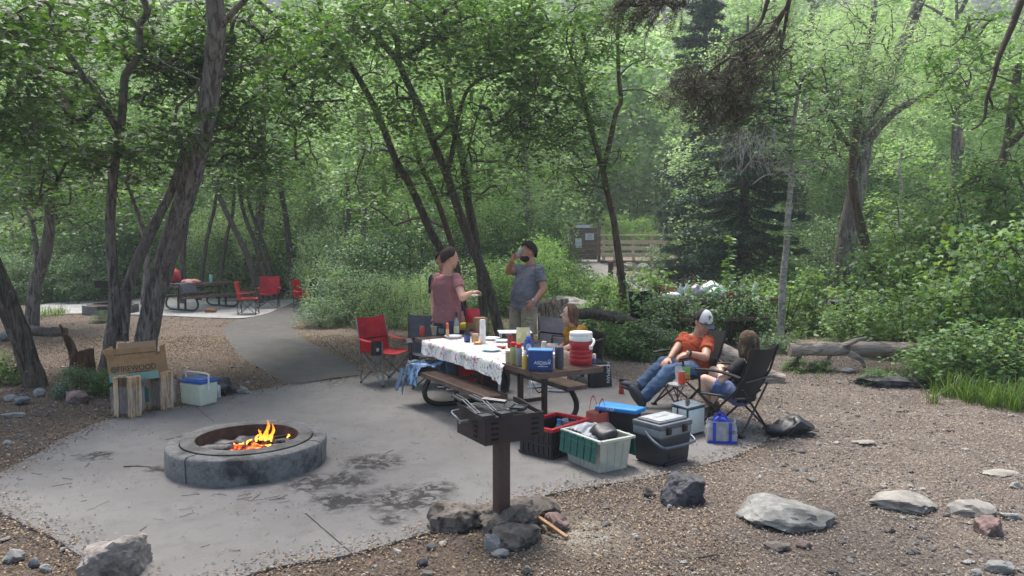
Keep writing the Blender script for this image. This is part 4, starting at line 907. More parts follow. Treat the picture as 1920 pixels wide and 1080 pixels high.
for px in (1150, 1200, 1250, 1300, 1340, 1400, 1460, 1520): shrub('reed', rg.randrange(2), px, 490, 1.0, 'light green shrub beyond the wooden bridge', 'shrubs beyond the bridge', rg.uniform(.8, 1.3), Y=rg.uniform(38, 44))
shrub('broad', 0, 150, 742, .3, 'little leafy plant growing at the foot of the broken stump', None, 1.2, name='plant', cat='plant')
shrub('broad', 1, 205, 735, .28, 'little leafy plant left of the firewood box', None, .9, name='plant', cat='plant')
shrub('broad', 1, 25, 715, .32, 'sparse leafy plant by the left edge behind the leaning trunk', None, 1.1, name='plant', cat='plant')
shrub('fine', 0, 192, 604, .22, 'small weedy clump behind the slender grey tree', None, .8, name='plant', cat='plant')
# lone broad-leaved seedling above the cap of the seated man
g = G(1365, 640); t = thing('sapling', 'tall single seedling with big upright leaves behind the man in the orange shirt', 'plant', tuple(g)); mb = MB()
hgt = (P(1368, 440, g.y).z - g.z); mb.tube(catmull([(0, 0, -.05), (.02, 0, hgt * .4), (-.02, 0, hgt * .75), (0, 0, hgt)], 4), [.012] * 6 + [.007] * 7, 6); part('stem', mb, M('green_stem', '6f8a45', .7, bump=0), t)
rgn = np.random.default_rng(4); n = 90; zz = rgn.uniform(.25, 1, n); th = rgn.uniform(0, 6.28, n)
v, k = place_leaves(np.stack([np.cos(th) * .04, np.sin(th) * .04, zz * hgt], 1), np.stack([np.cos(th) * -.5, np.sin(th) * -.5, np.ones(n)], 1), th + pi / 2 + pi, (.16 - .08 * zz) * rgn.uniform(.8, 1.5, n) * 1.2, 'ovate')
link('leaves', np_mesh('leaves', v, k, LM_SAP, rgn.random(n)), t)
# ---- grass
def grass(name, spots, n, H, seed):
    r = np.random.default_rng(seed); quads = []; rn = []
    for px, py, rad, cnt, hh in spots:
        g = G(px, py)
        for k in range(cnt):
            a, q = r.uniform(0, 6.28), rad * sqrt(r.random()); x, y = g.x + cos(a) * q, g.y + sin(a) * q; z = gz(x, y) - .02; h = H * hh * r.uniform(.4, 1.1); b = r.uniform(0, 6.28); ben = r.uniform(.1, .75) * h
            d = np.array([cos(b), sin(b), 0]); s = np.array([-sin(b), cos(b), 0]); w = r.uniform(.003, .0065); p = [np.array([x, y, z]) + d * ben * t * t + np.array([0, 0, h * (t - .28 * t * t * ben / h * 2)]) for t in (0, .35, .7, 1)]
            ww = [w, w, w * .7, w * .08]; rv = r.random()
            for i in range(3): quads += [p[i] - s * ww[i], p[i] + s * ww[i], p[i + 1] + s * ww[i + 1], p[i + 1] - s * ww[i + 1]]; rn.append(rv)
    o = link(name, np_mesh(name, np.array(quads), 4, LM_GRASS, rn)); o['kind'] = 'stuff'
grass('tall_grass', [(1770, 735, .16, 120, 1), (1800, 745, .2, 150, 1.1), (1840, 755, .22, 170, 1), (1885, 765, .25, 190, 1.1), (1930, 770, .25, 170, 1.1), (1870, 725, .3, 180, 1.1), (1760, 712, .2, 110, .8), (1920, 735, .3, 170, 1.2), (1820, 720, .25, 120, 1), (1750, 755, .08, 40, .8), (1690, 705, .25, 60, .5)], 0, .42, 1)
grass('far_grass', [(85, 592, .5, 200, 1), (105, 588, .35, 120, .9), (40, 600, .5, 60, .6), (15, 560, .8, 150, 1), (60, 560, .8, 100, 1.2)], 0, .4, 2)
grass('weeds', [(130, 725, .12, 20, .5), (640, 660, .3, 16, .3), (700, 640, .6, 40, .3), (820, 630, .6, 50, .4), (600, 632, .5, 40, .4), (1290, 690, .4, 30, .4), (1500, 705, .4, 40, .5)], 0, .3, 3)
# ================================================================ FURNITURE AND LARGE OBJECTS
def W(x, y, z=0): return (x * S, y * S, z)
BROWN = M('coated_steel', '58463f', .32, col2='6b5850', ms=5, var=.12, bump=.1)
BLACKM = M('black_steel', '26221f', .4, var=.2, bump=.05); DGREY = M('dark_tube', '3a3836', .4, metal=.3, bump=0); SILV = M('silver_tube', '8d8e90', .35, metal=.7, bump=0)
RED = M('red_fabric', 'b8202a', .75, var=.1, bump=.25, bs=200, col2='8f1820', ms=3); BLK = M('black_fabric', '1c1c1f', .75, var=.2, bump=.25, bs=220); BLKP = M('black_plastic', '202023', .4, bump=0)
GREYF = M('grey_fabric', '55545a', .8, var=.15, bump=.3, bs=150); TAUPE = M('taupe_fabric', 'a39a98', .8, var=.12, bump=.3, bs=150)
WHITE = M('white_plastic', 'dddcd6', .45, var=.05, bump=0)
def slat_top(mb, L, Wd, z, t=.055, sp=.068, bar=.034):
    """coated steel top: a rim and diagonal bars"""
    for y in (-1, 1): mb.box((0, y * (Wd / 2 - .012), z - t / 2), (L, .024, t))
    for x in (-1, 1): mb.box((x * (L / 2 - .012), 0, z - t / 2 - .001), (.024, Wd - .05, t - .002))
    n = int(L / sp); sk = Wd * .35
    for i in range(n + int(sk / sp) + 1):
        x0 = -L / 2 + .02 + i * sp; a = (x0 - sk, -Wd / 2 + .02); b2 = (x0, Wd / 2 - .02)
        def clipx(p, q, lim):
            tt = (lim - p[0]) / (q[0] - p[0]); return (lim, p[1] + (q[1] - p[1]) * tt)
        if a[0] < -L / 2 + .02: a = clipx(a, b2, -L / 2 + .02)
        if b2[0] > L / 2 - .02: b2 = clipx(a, b2, L / 2 - .02)
        if a[0] > L / 2 - .03: continue
        d = V((b2[0] - a[0], b2[1] - a[1], 0)); Ln = d.length
        if Ln < .02: continue
        mb.box(((a[0] + b2[0]) / 2, (a[1] + b2[1]) / 2, z - .007), (Ln, bar, .01), rotz(atan2(d.y, d.x)))
    for y in (-.28, 0, .28): mb.box((0, y * Wd, z - .02), (L - .05, .02, .012))
def bent_leg(mb, x, yb, zb, r=.03, s=1):
    pts = [(x, s * (yb - .02), zb), (x, s * (yb + .02), zb - .06), (x, s * (yb + .07), zb - .17), (x, s * (yb + .05), zb - .28), (x, s * (yb - .06), .055), (x, s * (yb - .2), .034), (x, s * .14, .032), (x, 0, .032)]
    mb.tube(catmull(pts, 5), r, 12)
def picnic_table(name, label, loc, rz, L, Wd, bx0, bx1, by, bw, frames, group=None, zt=.76):
    t = thing(name, label, 'table', loc, rz, group); mb = MB(); slat_top(mb, L, Wd, zt); part('tabletop', mb, BROWN, t, smooth=0)
    for s in (-1, 1):
        mb = MB(); slat_top(mb, bx1 - bx0, bw, .45, .05, .062, .032); mb.xf(Matrix.Translation(((bx0 + bx1) / 2, s * by, 0))); part('bench', mb, BROWN, t, smooth=0)
    for x in frames:
        mb = MB()
        for s in (-1, 1):
            bent_leg(mb, x, by, .40, s=s); mb.box((x, s * .15, zt / 2 - .01), (.05, .05, zt - .1))
        mb.box((x, 0, .33), (.035, .27, .035)); mb.box((x, 0, zt - .075), (.04, Wd * .9, .03)); part('leg_frame', mb, BLACKM, t, bevel=.003, seg=1)
    mb = MB(); mb.box(((frames[0] + frames[1]) / 2, 0, zt - .12), (frames[1] - frames[0], .03, .03)); part('brace', mb, BLACKM, t)
    return t
TC = V((-.165, 8.74, 0)); TA = atan2(-.86, .51)
picnic_table('picnic_table', 'long brown steel picnic table under a flowered cloth on the near pad', TC, TA, 2.95, .76, -1.1, .86, .50, .26, (-.75, .75))
def TL(x, y, z=.76): return TC + rotz(TA) @ V((x, y, z))
TZ = .762
def on(px, py, z=TZ): return PZ(px, py, z)
def loc2t(p): q = rotz(-TA) @ (V(p) - TC); return q
# tablecloth lies over the middle of the top
def cloth_mat():
    m, nt, b, out = newmat('flowered_cloth'); tc = nd(nt, 'ShaderNodeTexCoord').outputs['Object']
    c = mixc(nt, rmp(nt, noi(nt, 4, 3, .5, tc), .3, .7), rgb('dcdad3'), rgb('ece9e4'))
    c = mixc(nt, rmp(nt, noi(nt, 13, 5, .6, tc, 1.5), .55, .6), c, rgb('8fa08a'))
    mp = nd(nt, 'ShaderNodeMapping'); nt.links.new(tc, mp.inputs[0]); mp.inputs['Location'].default_value = (3, 5, 1)
    c = mixc(nt, rmp(nt, noi(nt, 9, 4, .6, mp.outputs[0], 2), .58, .63), c, rgb('c2527c'))
    mp2 = nd(nt, 'ShaderNodeMapping'); nt.links.new(tc, mp2.inputs[0]); mp2.inputs['Location'].default_value = (8, 1, 4)
    c = mixc(nt, rmp(nt, noi(nt, 10, 4, .6, mp2.outputs[0], 2), .64, .68), c, rgb('7e2a55'))
    nt.links.new(c, b.inputs['Base Color']); b.inputs['Roughness'].default_value = .45
    bn = nd(nt, 'ShaderNodeBump'); bn.inputs['Strength'].default_value = .3; bn.inputs['Distance'].default_value = .01
    nt.links.new(noi(nt, 12, 4, .6, tc, 1), bn.inputs['Height']); nt.links.new(bn.outputs[0], b.inputs['Normal']); return m
def cloth(u, v):
    x = -1.2 + u * 2.02; D = .38 + .012; Ov = .2; s = (v - .5) * 2 * (D + Ov); a = abs(s)
    if a < D: y, z = s, .7655 + .002 * noise.noise(V((x * 6, s * 6, 0)))
    else:
        q = (a - D) / Ov; fold = noise.noise(V((x * 5, 0, 3 + (s > 0)))) * .8 + sin(x * 17 + 2 * noise.noise(V((x * 2, 5, 0)))) * .35
        y = (D + .012 + q * (.018 + .035 * fold)) * (1 if s > 0 else -1); z = .763 - q * (Ov * (.82 + .18 * noise.noise(V((x * 2.2, 9, s > 0)))) + .03 * (x > .6) )
        x += .012 * q * noise.noise(V((x * 8, 2, 0)))
    if u > .97: z -= .02
    return (x, y, z)
mb = MB(); mb.grid(cloth, 110, 46, .003)
solo('tablecloth', mb, cloth_mat(), 'white cloth printed with pink and green flowers, draped over the near picnic table', 'tablecloth', TC, TA, smooth=80)

# ---- camp chairs
def quad_chair(name, label, loc, rz, fab, tube=DGREY, w=.5, h=.92, group=None, back_w=1.0, seat=.43):
    t = thing(name, label, 'chair', loc, rz, group); hw = w / 2; hd = .24; f = MB(); r = .009
    F = {(sx, sy): V((sx * hw, sy * hd, .015)) for sx in (-1, 1) for sy in (-1, 1)}
    T_ = {(sx, sy): V((sx * hw * 1.03, sy * hd * (1.0 if sy < 0 else .8), seat)) for sx in (-1, 1) for sy in (-1, 1)}
    for a, b2 in (((-1, -1), (1, -1)), ((-1, 1), (1, 1)), ((-1, -1), (-1, 1)), ((1, -1), (1, 1))):
        f.tube([F[a], T_[b2]], r, 7); f.tube([F[b2], T_[a]], r, 7)
    tb = MB()
    for sx in (-1, 1):
        f.tube([F[(sx, 1)] + V((0, 0, 0)), V((sx * hw * 1.04, .26, .6)), V((sx * hw * back_w, .34, h))], r, 7); f.tube([F[(sx, -1)], V((sx * hw * 1.02, -hd, .36)), V((sx * hw * 1.06, -hd - .01, .63))], r, 7)
        for sy in (-1, 1): tb.ell(F[(sx, sy)], (.022, .022, .016), nu=8, nv=5)
    part('frame', f, tube, t); part('foot_caps', tb, BLKP, t)
    mb = MB(); mb.grid(lambda u, v: ((u - .5) * w * 1.0, (v - .5) * .47 + .0, seat + .015 - .06 * sin(pi * u) * (.6 + .4 * sin(pi * v)) + .02 * (1 - v) + .01 * noise.noise(V((u * 5, v * 5, 1)))), 12, 12, .004); part('seat', mb, fab, t, smooth=80)
    mb = MB(); mb.grid(lambda u, v: ((u - .5) * w * (1.02 + (back_w - 1.02) * v), .23 + .1 * v + .055 * sin(pi * u) * (1 - .5 * v) + .014 * noise.noise(V((u * 4, v * 5, 2))), seat - .02 + (h - seat + .01) * v - .025 * sin(pi * u) * v), 14, 16, .004); part('backrest', mb, fab, t, smooth=80)
    mb = MB(); mb.grid(lambda u, v: ((u - .5) * w * 1.06, .262 + .05 * sin(pi * u) - .0, .6 + .022 * v - .01 * sin(pi * u)), 12, 1, .003); part('back_strap', mb, BLK, t, smooth=80)
    for sx in (-1, 1):
        mb = MB(); mb.grid(lambda u, v: (sx * (hw * 1.05) + (v - .5) * .075, -hd - .01 + u * (.27 + hd), .632 - .03 * sin(pi * u) - .01 * u), 8, 2, .005); part('armrest', mb, fab, t, smooth=80)
    return t
quad_chair('camp_chair', 'red folding camp chair with a cap hanging on its arm, left of the near table', W(-1.60, 9.72), radians(48.6), RED, SILV, .5, .93)
mb = MB()   # bags sewn to the sides of that chair hang as pockets
t = thing('cap', 'dark cap hanging on the arm of the near red chair', 'cap', tuple(P(707, 655, 9.42)), radians(20))
mb.grid(lambda u, v: (.085 * sin((u - .5) * pi * .95) * (1 - .1 * v), -.045 * cos((u - .5) * pi * .95) * (1.1 - .5 * v) - .0, .1 - .2 * (1 - v) ** 1.0 + .02), 14, 10, .004); part('crown', mb, M('cap_black', '2c2a2a', .85, bump=.4, bs=200), t, smooth=80)
mb = MB(); mb.grid(lambda u, v: ((u - .5) * .15 * (1 - .25 * v), -.05 - .02 * sin(pi * u), -.08 - .075 * v), 8, 4, .004); part('visor', mb, M('cap_grey', '6b6763', .85), t, smooth=80)
mb = MB(); mb.ell((0, -.052, .0), (.022, .004, .028), nu=10, nv=6); part('emblem', mb, M('cap_badge', 'a9a59f', .8), t)
quad_chair('camp_chair', 'dark grey camp chair behind the far end of the near table', W(-1.02, 9.55), radians(12), GREYF, DGREY, .52, .96)
quad_chair('camp_chair', 'empty taupe low chair behind the table, between the grey shirt and the yellow shirt', W(.43, 10.1), radians(-38), TAUPE, DGREY, .56, .86, back_w=1.3)
def director_chair(name, label, loc, rz):
    t = thing(name, label, 'chair', loc, rz); f = MB(); r = .0125; hw = .27
    for sx in (-1, 1):
        x = sx * hw
        f.tube([(x, -.25, .02), (x * 1.0, .2, .48)], r, 8); f.tube([(x, .27, .02), (x, -.22, .4)], r, 8)
        f.tube([(x, -.22, .38), (x, -.23, .62)], r, 8); f.tube([(x, .16, .4), (x, .3, .66), (x, .38, .93)], r, 8); f.tube([(x, -.23, .4), (x, .2, .41)], r * .9, 8)
        f.tube([(x, .27, .02), (-x, .27, .5)], r * .9, 8); f.tube([(x, -.25, .02), (-x, -.22, .39)], r * .9, 8)
    f.tube([(-hw, .3, .58), (hw, .3, .58)], r * .8, 8)
    part('frame', f, BLACKM, t)
    for sx in (-1, 1):
        for y in (-.25, .27): mb = MB(); mb.box((sx * hw, y, .014), (.045, .06, .028)); part('foot', mb, BLKP, t, bevel=.006)
    mb = MB(); mb.grid(lambda u, v: ((u - .5) * .53, -.23 + v * .42, .42 - .045 * sin(pi * u) - .015 * v), 12, 10, .005); part('seat', mb, BLK, t, smooth=80)
    mb = MB(); mb.grid(lambda u, v: ((u - .5) * .56, .165 + .21 * v + .05 * sin(pi * u) * (1 - .4 * v), .4 + .54 * v - .03 * sin(pi * u) * v), 14, 14, .005); part('backrest', mb, BLK, t, smooth=80)
    for sx in (-1, 1):
        mb = MB(); mb.grid(lambda u, v: (sx * hw + (v - .5) * .06, -.27 + u * .52, .635 + .02 * sin(pi * u) - .03 * u * u), 10, 3, .022); part('armrest', mb, BLKP, t, bevel=.005, smooth=50)
    return t
director_chair('director_chair', 'black folding armchair under the man in the orange shirt', (1.88 * S, 8.32 * S, 0), radians(-66))
DC = director_chair('director_chair', 'black folding armchair seen from behind, under the woman in the black shirt', (2.12 * S, 7.38 * S, 0), radians(-135))
mb = MB(); mb.lathe([(.001, -.07), (.038, -.07), (.043, .06), (.04, .065), (.034, .06), (.03, -.05), (.001, -.05)], (-.33, -.2, .47), 14); part('cup_holder', mb, BLK, DC)
# side table with three thin legs
t = thing('side_table', 'small round camp table between the two seated people', 'table', tuple(V((P(1271, 720, 7.75).x, P(1271, 720, 7.75).y, 0)))); zt = P(1271, 720, 7.75).z
mb = MB(); mb.lathe([(.001, -.012), (.105, -.012), (.11, -.004), (.11, .004), (.104, 0), (.001, 0)], (0, 0, zt), 24); part('tabletop', mb, M('table_plate', 'a9abad', .4, metal=.3, bump=0), t)
mb = MB()
for k in range(3):
    a = radians(200 + 120 * k); mb.tube([(cos(a) * .07, sin(a) * .07, zt - .015), (cos(a) * -.02, sin(a) * -.02, zt * .5), (cos(a + .5) * .16, sin(a + .5) * .16, .008)], .007, 6)
part('legs', mb, M('blue_grey_tube', '4a525c', .4, metal=.4, bump=0), t)

# ---- fire ring
FC = V((-2.19 * S, 6.3 * S, 0)); t = thing('fire_ring', 'round concrete fire ring with a steel liner and a burning fire, on the near pad', 'fire pit', FC)
CONR = M('ring_concrete', '6f6e6d', .92, col2='383636', ms=4, lo=.45, hi=.7, var=.2, vs=30, bump=.8, bs=40); Ro, Ri, Hh = .70, .575, .225
segs = [(radians(-116), radians(-8)), (radians(-8), radians(82)), (radians(82), radians(160)), (radians(160), radians(244))]
for a0, a1 in segs:
    mb = MB(); nseg = 26; vs = []; prof = [(Ri, 0), (Ro, 0), (Ro + .004, Hh - .03), (Ro - .006, Hh - .01), (Ro - .03, Hh), (Ri + .008, Hh), (Ri, Hh - .01)]
    for i in range(nseg + 1):
        a = a0 + .012 + (a1 - a0 - .024) * i / nseg
        for r0, z0 in prof:
            k = noise.fractal(V((cos(a) * r0 * 6, sin(a) * r0 * 6, z0 * 6)), 1, 2, 4) * .008; vs.append((cos(a) * (r0 + k), sin(a) * (r0 + k), z0 + (k * .6 if z0 > .1 else 0)))
    m_ = len(prof); mb.add(vs, [(i * m_ + j, (i + 1) * m_ + j, (i + 1) * m_ + (j + 1) % m_, i * m_ + (j + 1) % m_) for i in range(nseg) for j in range(m_)] + [tuple(range(m_)), tuple(nseg * m_ + j for j in range(m_))[::-1]])
    part('concrete_block', mb, CONR, t, smooth=40)
mb = MB(); mb.lathe([(.457, .232), (.57, .226), (.57, .234), (.452, .24), (.452, .234), (.457, .232)], (0, 0, 0), 64, cap=False); part('steel_lip', mb, M('lip_steel', '626160', .7, col2='403d3c', ms=4, var=.2, bump=.2), t)
mb = MB(); mb.lathe([(.456, .03), (.456, .231), (.447, .236), (.447, .03)], (0, 0, 0), 64, cap=False)
part('steel_liner', mb, M('rusty_steel', '54382d', .8, col2='3a2a25', ms=5, lo=.45, hi=.6, var=.3, bump=.3, bs=40), t)
mb = MB(); mb.grid(lambda u, v: (cos(u * 2 * pi) * v * .445, sin(u * 2 * pi) * v * .445, .13 + .03 * noise.fractal(V((cos(u * 2 * pi) * v * 4, sin(u * 2 * pi) * v * 4, 0)), 1, 2, 5)), 48, 18)
ASHMB = mb
CHAR = M('charred_wood', '2a2523', .9, col2='857e79', ms=9, lo=.5, hi=.62, bump=.9, bs=50)
def ember_mat():
    m, nt, b, out = newmat('ember'); tc = nd(nt, 'ShaderNodeTexCoord').outputs['Object']; n = noi(nt, 14, 5, .7, tc); b.inputs['Base Color'].default_value = (.03, .02, .02, 1); b.inputs['Roughness'].default_value = .9
    nt.links.new(mixc(nt, rmp(nt, n, .5, .75), (.9, .06, .01), (1, .28, .03)), b.inputs['Emission Color']); k = nd(nt, 'ShaderNodeMath', operation='MULTIPLY'); nt.links.new(rmp(nt, n, .42, .7), k.inputs[0]); k.inputs[1].default_value = 2.2; nt.links.new(k.outputs[0], b.inputs['Emission Strength']); return m
EMB = ember_mat()
def firelog(a, b2, r, mat, label):
    a, b2 = V(a) + FC + V((0, 0, .028)), V(b2) + FC + V((0, 0, .028)); mb = MB(); o = a.lerp(b2, .5)
    trunk_tube(mb, [a - o, (a - o) * .4 + V((0, 0, .006)), (b2 - o) * .4, b2 - o], r, r * .8, n=10, rough=.16, seed=a.x * 9); n = len(mb.v); mb.add([mb.v[i] for i in range(10)], [tuple(range(10))[::-1]])
    solo('fire_log', mb, mat, label, 'log', tuple(o), smooth=45)
firelog((-.02, .0, .13), (.33, .05, .16), .024, CHAR, 'charred log across the fire, just under the tall flame')
firelog((-.12, -.03, .12), (.2, -.16, .13), .026, EMB, 'glowing log at the front of the fire')
firelog((-.02, .09, .13), (.14, -.12, .15), .024, EMB, 'glowing log crossing the middle of the fire')
firelog((.05, .02, .15), (.36, .16, .19), .018, CHAR, 'thin charred stick at the right of the fire')
firelog((-.42, -.12, .1), (-.1, -.1, .13), .05, M('ash_log', '8f8985', .95, col2='3a3432', ms=6, bump=.9, bs=40), 'thick ash covered log at the left of the fire')
firelog((-.36, -.02, .1), (-.13, .1, .11), .03, CHAR, 'charred stub behind the ash covered log')
firelog((.02, -.2, .11), (.16, -.1, .13), .022, EMB, 'short glowing chunk at the front edge of the fire')
firelog((.2, -.1, .12), (.36, -.02, .13), .02, CHAR, 'short charred chunk at the right front of the fire')
rg = random.Random(8)
mb = ASHMB; mb.cur = 1
for k in range(26):
    p = V((rg.uniform(-.12, .34), rg.uniform(-.24, .06), .14)); s = len(mb.v); r = rg.uniform(.014, .03); mb.ell(p, (r * 1.3, r, r * .8), roteu(0, 0, rg.uniform(0, 3)), 7, 5)
    for i in range(s, len(mb.v)): q = V(mb.v[i]); mb.v[i] = tuple(q + noise.noise_vector(q * 30) * r * .5)
part('ash_bed', mb, [M('ash', '8c8684', .95, col2='37312f', ms=7, lo=.42, hi=.6, var=.3, bump=.9, bs=60), EMB], t, smooth=60)
def flame_mat():
    m, nt, b, out = newmat('flame'); tc = nd(nt, 'ShaderNodeTexCoord').outputs['Object']; sep = nd(nt, 'ShaderNodeSeparateXYZ'); nt.links.new(tc, sep.inputs[0])
    mr = nd(nt, 'ShaderNodeMapRange'); nt.links.new(sep.outputs[2], mr.inputs[0]); mr.inputs[1].default_value = .12; mr.inputs[2].default_value = .4
    ad = nd(nt, 'ShaderNodeMath', operation='ADD'); nt.links.new(mr.outputs[0], ad.inputs[0]); k = nd(nt, 'ShaderNodeMath', operation='MULTIPLY_ADD'); nt.links.new(noi(nt, 20, 3, .5, tc), k.inputs[0]); k.inputs[1].default_value = .8; k.inputs[2].default_value = -.4; nt.links.new(k.outputs[0], ad.inputs[1])
    e = nd(nt, 'ShaderNodeEmission'); nt.links.new(mixc(nt, rmp(nt, ad.outputs[0], .0, .8), (1, .5, .06), (1, .16, .01)), e.inputs[0]); e.inputs[1].default_value = 1.5
    tr = nd(nt, 'ShaderNodeBsdfTransparent'); lw = nd(nt, 'ShaderNodeLayerWeight'); lw.inputs[0].default_value = .35; mx = nd(nt, 'ShaderNodeMixShader')
    nt.links.new(rmp(nt, lw.outputs['Facing'], .35, .95), mx.inputs[0]); nt.links.new(e.outputs[0], mx.inputs[1]); nt.links.new(tr.outputs[0], mx.inputs[2]); nt.links.new(mx.outputs[0], out.inputs[0]); return m
mb = MB()
def tongue(x, y, z, h, r, lean, seed):
    n = 10; pts = [V((x + lean * (i / n) + .02 * sin(i * .9 + seed) * i / n, y + .012 * cos(i * 1.1 + seed), z + h * i / n)) for i in range(n + 1)]
    mb.tube(pts, [r * (sin(pi * min(1, (i / n) * .75 + .25)) ** .8 + .02) * (1 + .25 * sin(i * 1.7 + seed)) for i in range(n + 1)], 9, flat=.6)
for a in ((.15, .03, .12, .33, .028, .03, 1), (.18, .05, .12, .28, .024, .05, 2), (.12, .02, .12, .22, .022, -.01, 3), (.2, .02, .13, .14, .016, .01, 4), (.05, .02, .13, .15, .026, .05, 5), (-.02, .0, .13, .09, .022, .05, 6), (.09, .03, .14, .17, .022, .03, 10), (-.09, -.01, .12, .06, .018, .05, 7), (-.15, .0, .12, .045, .014, .03, 8), (.33, .12, .17, .05, .015, .02, 9), (.22, -.12, .12, .08, .012, .02, 11)): tongue(a[0], a[1], a[2] + .025, a[3] * .72, a[4] * .72, a[5], a[6])
part('flames', mb, flame_mat(), t, smooth=180)

# ---- pedestal grill
GC = V((-.075 * S, 4.80 * S, 0)); GR = atan2(.21, .361); zb, zt = .695, .875
RUST = M('grill_steel', '3b2c2b', .6, col2='221b1b', ms=5, lo=.4, hi=.65, var=.25, vs=20, bump=.35, bs=60)
t = thing('charcoal_grill', 'rusty brown pedestal grill on a square post, in front of the table', 'grill', GC, GR)
mb = MB(); a, d = .23, .205; w_ = .006
for y, h in ((-d, zt - zb), (d, zt - zb)): mb.box((0, y, zb + h / 2 if y < 0 else zb + .07), (2 * a, w_, h if y < 0 else .14))
for sx in (-1, 1): mb.prism([(0, 0)], 0, 0) if False else mb.add([(sx * a, -d, zb), (sx * a, d, zb), (sx * a, d, zt + .03), (sx * a, d - .1, zt + .03), (sx * a, -d + .08, zt), (sx * a, -d, zt), (sx * (a - w_), -d, zb), (sx * (a - w_), d, zb), (sx * (a - w_), d, zt + .03), (sx * (a - w_), d - .1, zt + .03), (sx * (a - w_), -d + .08, zt), (sx * (a - w_), -d, zt)], [(0, 1, 2, 3, 4, 5), (11, 10, 9, 8, 7, 6)] + [(i, (i + 1) % 6, 6 + (i + 1) % 6, 6 + i) for i in range(6)])
mb.box((0, 0, zb + .003), (2 * a - .014, 2 * d - .014, .006)); mb.box((0, 0, zb - .012), (.2, .16, .022)); fb = part('firebox', mb, RUST, t, smooth=0)
mb = MB()
for sx in (-1, 1):
    for k in range(4): mb.box((sx * a * .68, -d - .006, zb + .035 + k * .036), (.055, .01, .012)); mb.box((-a - .005, -.07, zb + .035 + k * .036), (.01, .05, .012)) if sx < 0 else None
part('adjuster_slots', mb, M('slot_dark', '151211', .9, bump=0), fb, bevel=.003)
mb = MB(); mb.box((.01, 0, (zb - .02) / 2 - .05), (.092, .092, zb + .08)); part('post', mb, M('post_brown', '4b3733', .55, col2='6b5a50', ms=3, lo=.55, hi=.8, bump=.2), t, bevel=.004)
mb = MB()
for k in range(17): x = -a + .04 + k * (2 * a - .08) / 16; mb.tube([(x, -d + .03, zt - .02), (x, d - .03, zt - .0)], .0055, 6)
for y in (-d + .03, d - .03, 0): mb.tube([(-a + .02, y, zt - .025 if y < 0 else (zt - .015 if y == 0 else zt - .008)), (a - .02, y, zt - .025 if y < 0 else (zt - .015 if y == 0 else zt - .008))], .006, 6)
part('grate', mb, M('grate_steel', '6b6966', .45, metal=.6, bump=0), t)
mb = MB(); mb.tube(catmull([(-a - .0, .0, zt - .06), (-a - .07, .0, zt - .05), (-a - .1, .02, zt - .02), (-a - .095, .1, zt + .0), (-a - .02, .13, zt - .0)], 5), .006, 7)
for k in range(5): mb.tube([(-a - .085 + k * .014, -.0, zt - .052), (-a - .078 + k * .014, .002, zt - .053)], .013, 9)
part('handle', mb, SILV, t)
def pie_iron(hx, hy, px, py, label):
    p0 = PZ(hx, hy, zt + .02); p1 = PZ(px, py, zt + .07); d2 = V((p1 - p0)); ang = atan2(d2.y, d2.x); Ld = sqrt(d2.x ** 2 + d2.y ** 2); t = thing('pie_iron', label, 'cooking iron', tuple(p0), ang); mb = MB()
    for y in (-.012, .012):
        mb.tube([(.05, y * 2.5, 0), (.1, y, 0), (Ld - .16, y, p1.z - p0.z - .0)], .0035, 6)
    part('rods', mb, SILV, t); mb = MB()
    for y in (-.013, .013): mb.tube([(Ld - .17, y, (p1.z - p0.z) * .8), (Ld, y * 1.3, p1.z - p0.z)], .011, 8)
    part('handle', mb, BLKP, t); mb = MB(); mb.box((0, 0, .0), (.1, .1, .016)); mb.box((0, 0, .012), (.075, .075, .006))
    for s in (-1, 1): mb.box((s * .048, 0, .012), (.006, .1, .012)); mb.box((0, s * .048, .0125), (.1, .006, .012))
    part('iron_head', mb, M('cast_iron', '3a3b3e', .5, metal=.5, bump=.2), t, bevel=.003)
pie_iron(910, 781, 852, 741, 'cooking iron with a square head and black handles, leftmost on the grill')
pie_iron(944, 776, 884, 742, 'cooking iron on the grill between the other two')
pie_iron(972, 766, 905, 748, 'rightmost cooking iron with a square head on the grill')
p = PZ(895, 757, zt + .03); t2 = thing('spatula', 'steel spatula leaning across the grill grate', 'spatula', tuple(p), radians(-30)); mb = MB(); mb.box((0, 0, 0), (.08, .07, .003)); part('blade', mb, SILV, t2, bevel=.001)
mb = MB(); mb.tube([(.04, 0, 0), (.2, 0, -.01), (.32, 0, -.012)], [.004, .004, .004], 6); part('shank', mb, SILV, t2)

# ---- upturned stump, logs, broken stump, sticks
def wood_log(label, pts, r0, r1, mat, seed, rough=.14, n=18, name='fallen_log', extra=()):
    mb = MB(); w3 = [V(p) for p in pts]; o = w3[0].copy(); trunk_tube(mb, [p - o for p in w3], r0, r1, n=n, rough=rough, seed=seed, sub=8); mb.add([mb.v[i] for i in range(n)], [tuple(range(n))[::-1]])
    for q, ra, rb in extra: trunk_tube(mb, [V(p) - o for p in q], ra, rb, n=9, rough=.2, seed=seed + 1)
    return solo(name, mb, mat, label, 'log', tuple(o), smooth=50)
YL = 10.6
LOGM = barkm('log_bark', 'b5a99c', '5e4f43', 1.2, (2.5, 12, 12))
wood_log('long pale fallen log raised off the ground at the right side of the clearing', [P(1480, 656, YL), P(1540, 655, YL), P(1620, 655, YL), P(1700, 656, YL), P(1790, 668, YL)], .1, .125, LOGM, 1,
         extra=[([P(1575, 652, YL - .05), P(1600, 640, YL - .1), P(1625, 633, YL - .12)], .05, .022), ([P(1590, 660, YL - .1), P(1615, 675, YL - .1), P(1622, 690, YL - .1)], .06, .02), ([P(1560, 660, YL), P(1545, 690, YL), P(1540, 712, YL)], .03, .015), ([P(1500, 665, YL + .05), P(1490, 690, YL), P(1484, 705, YL)], .035, .02)])
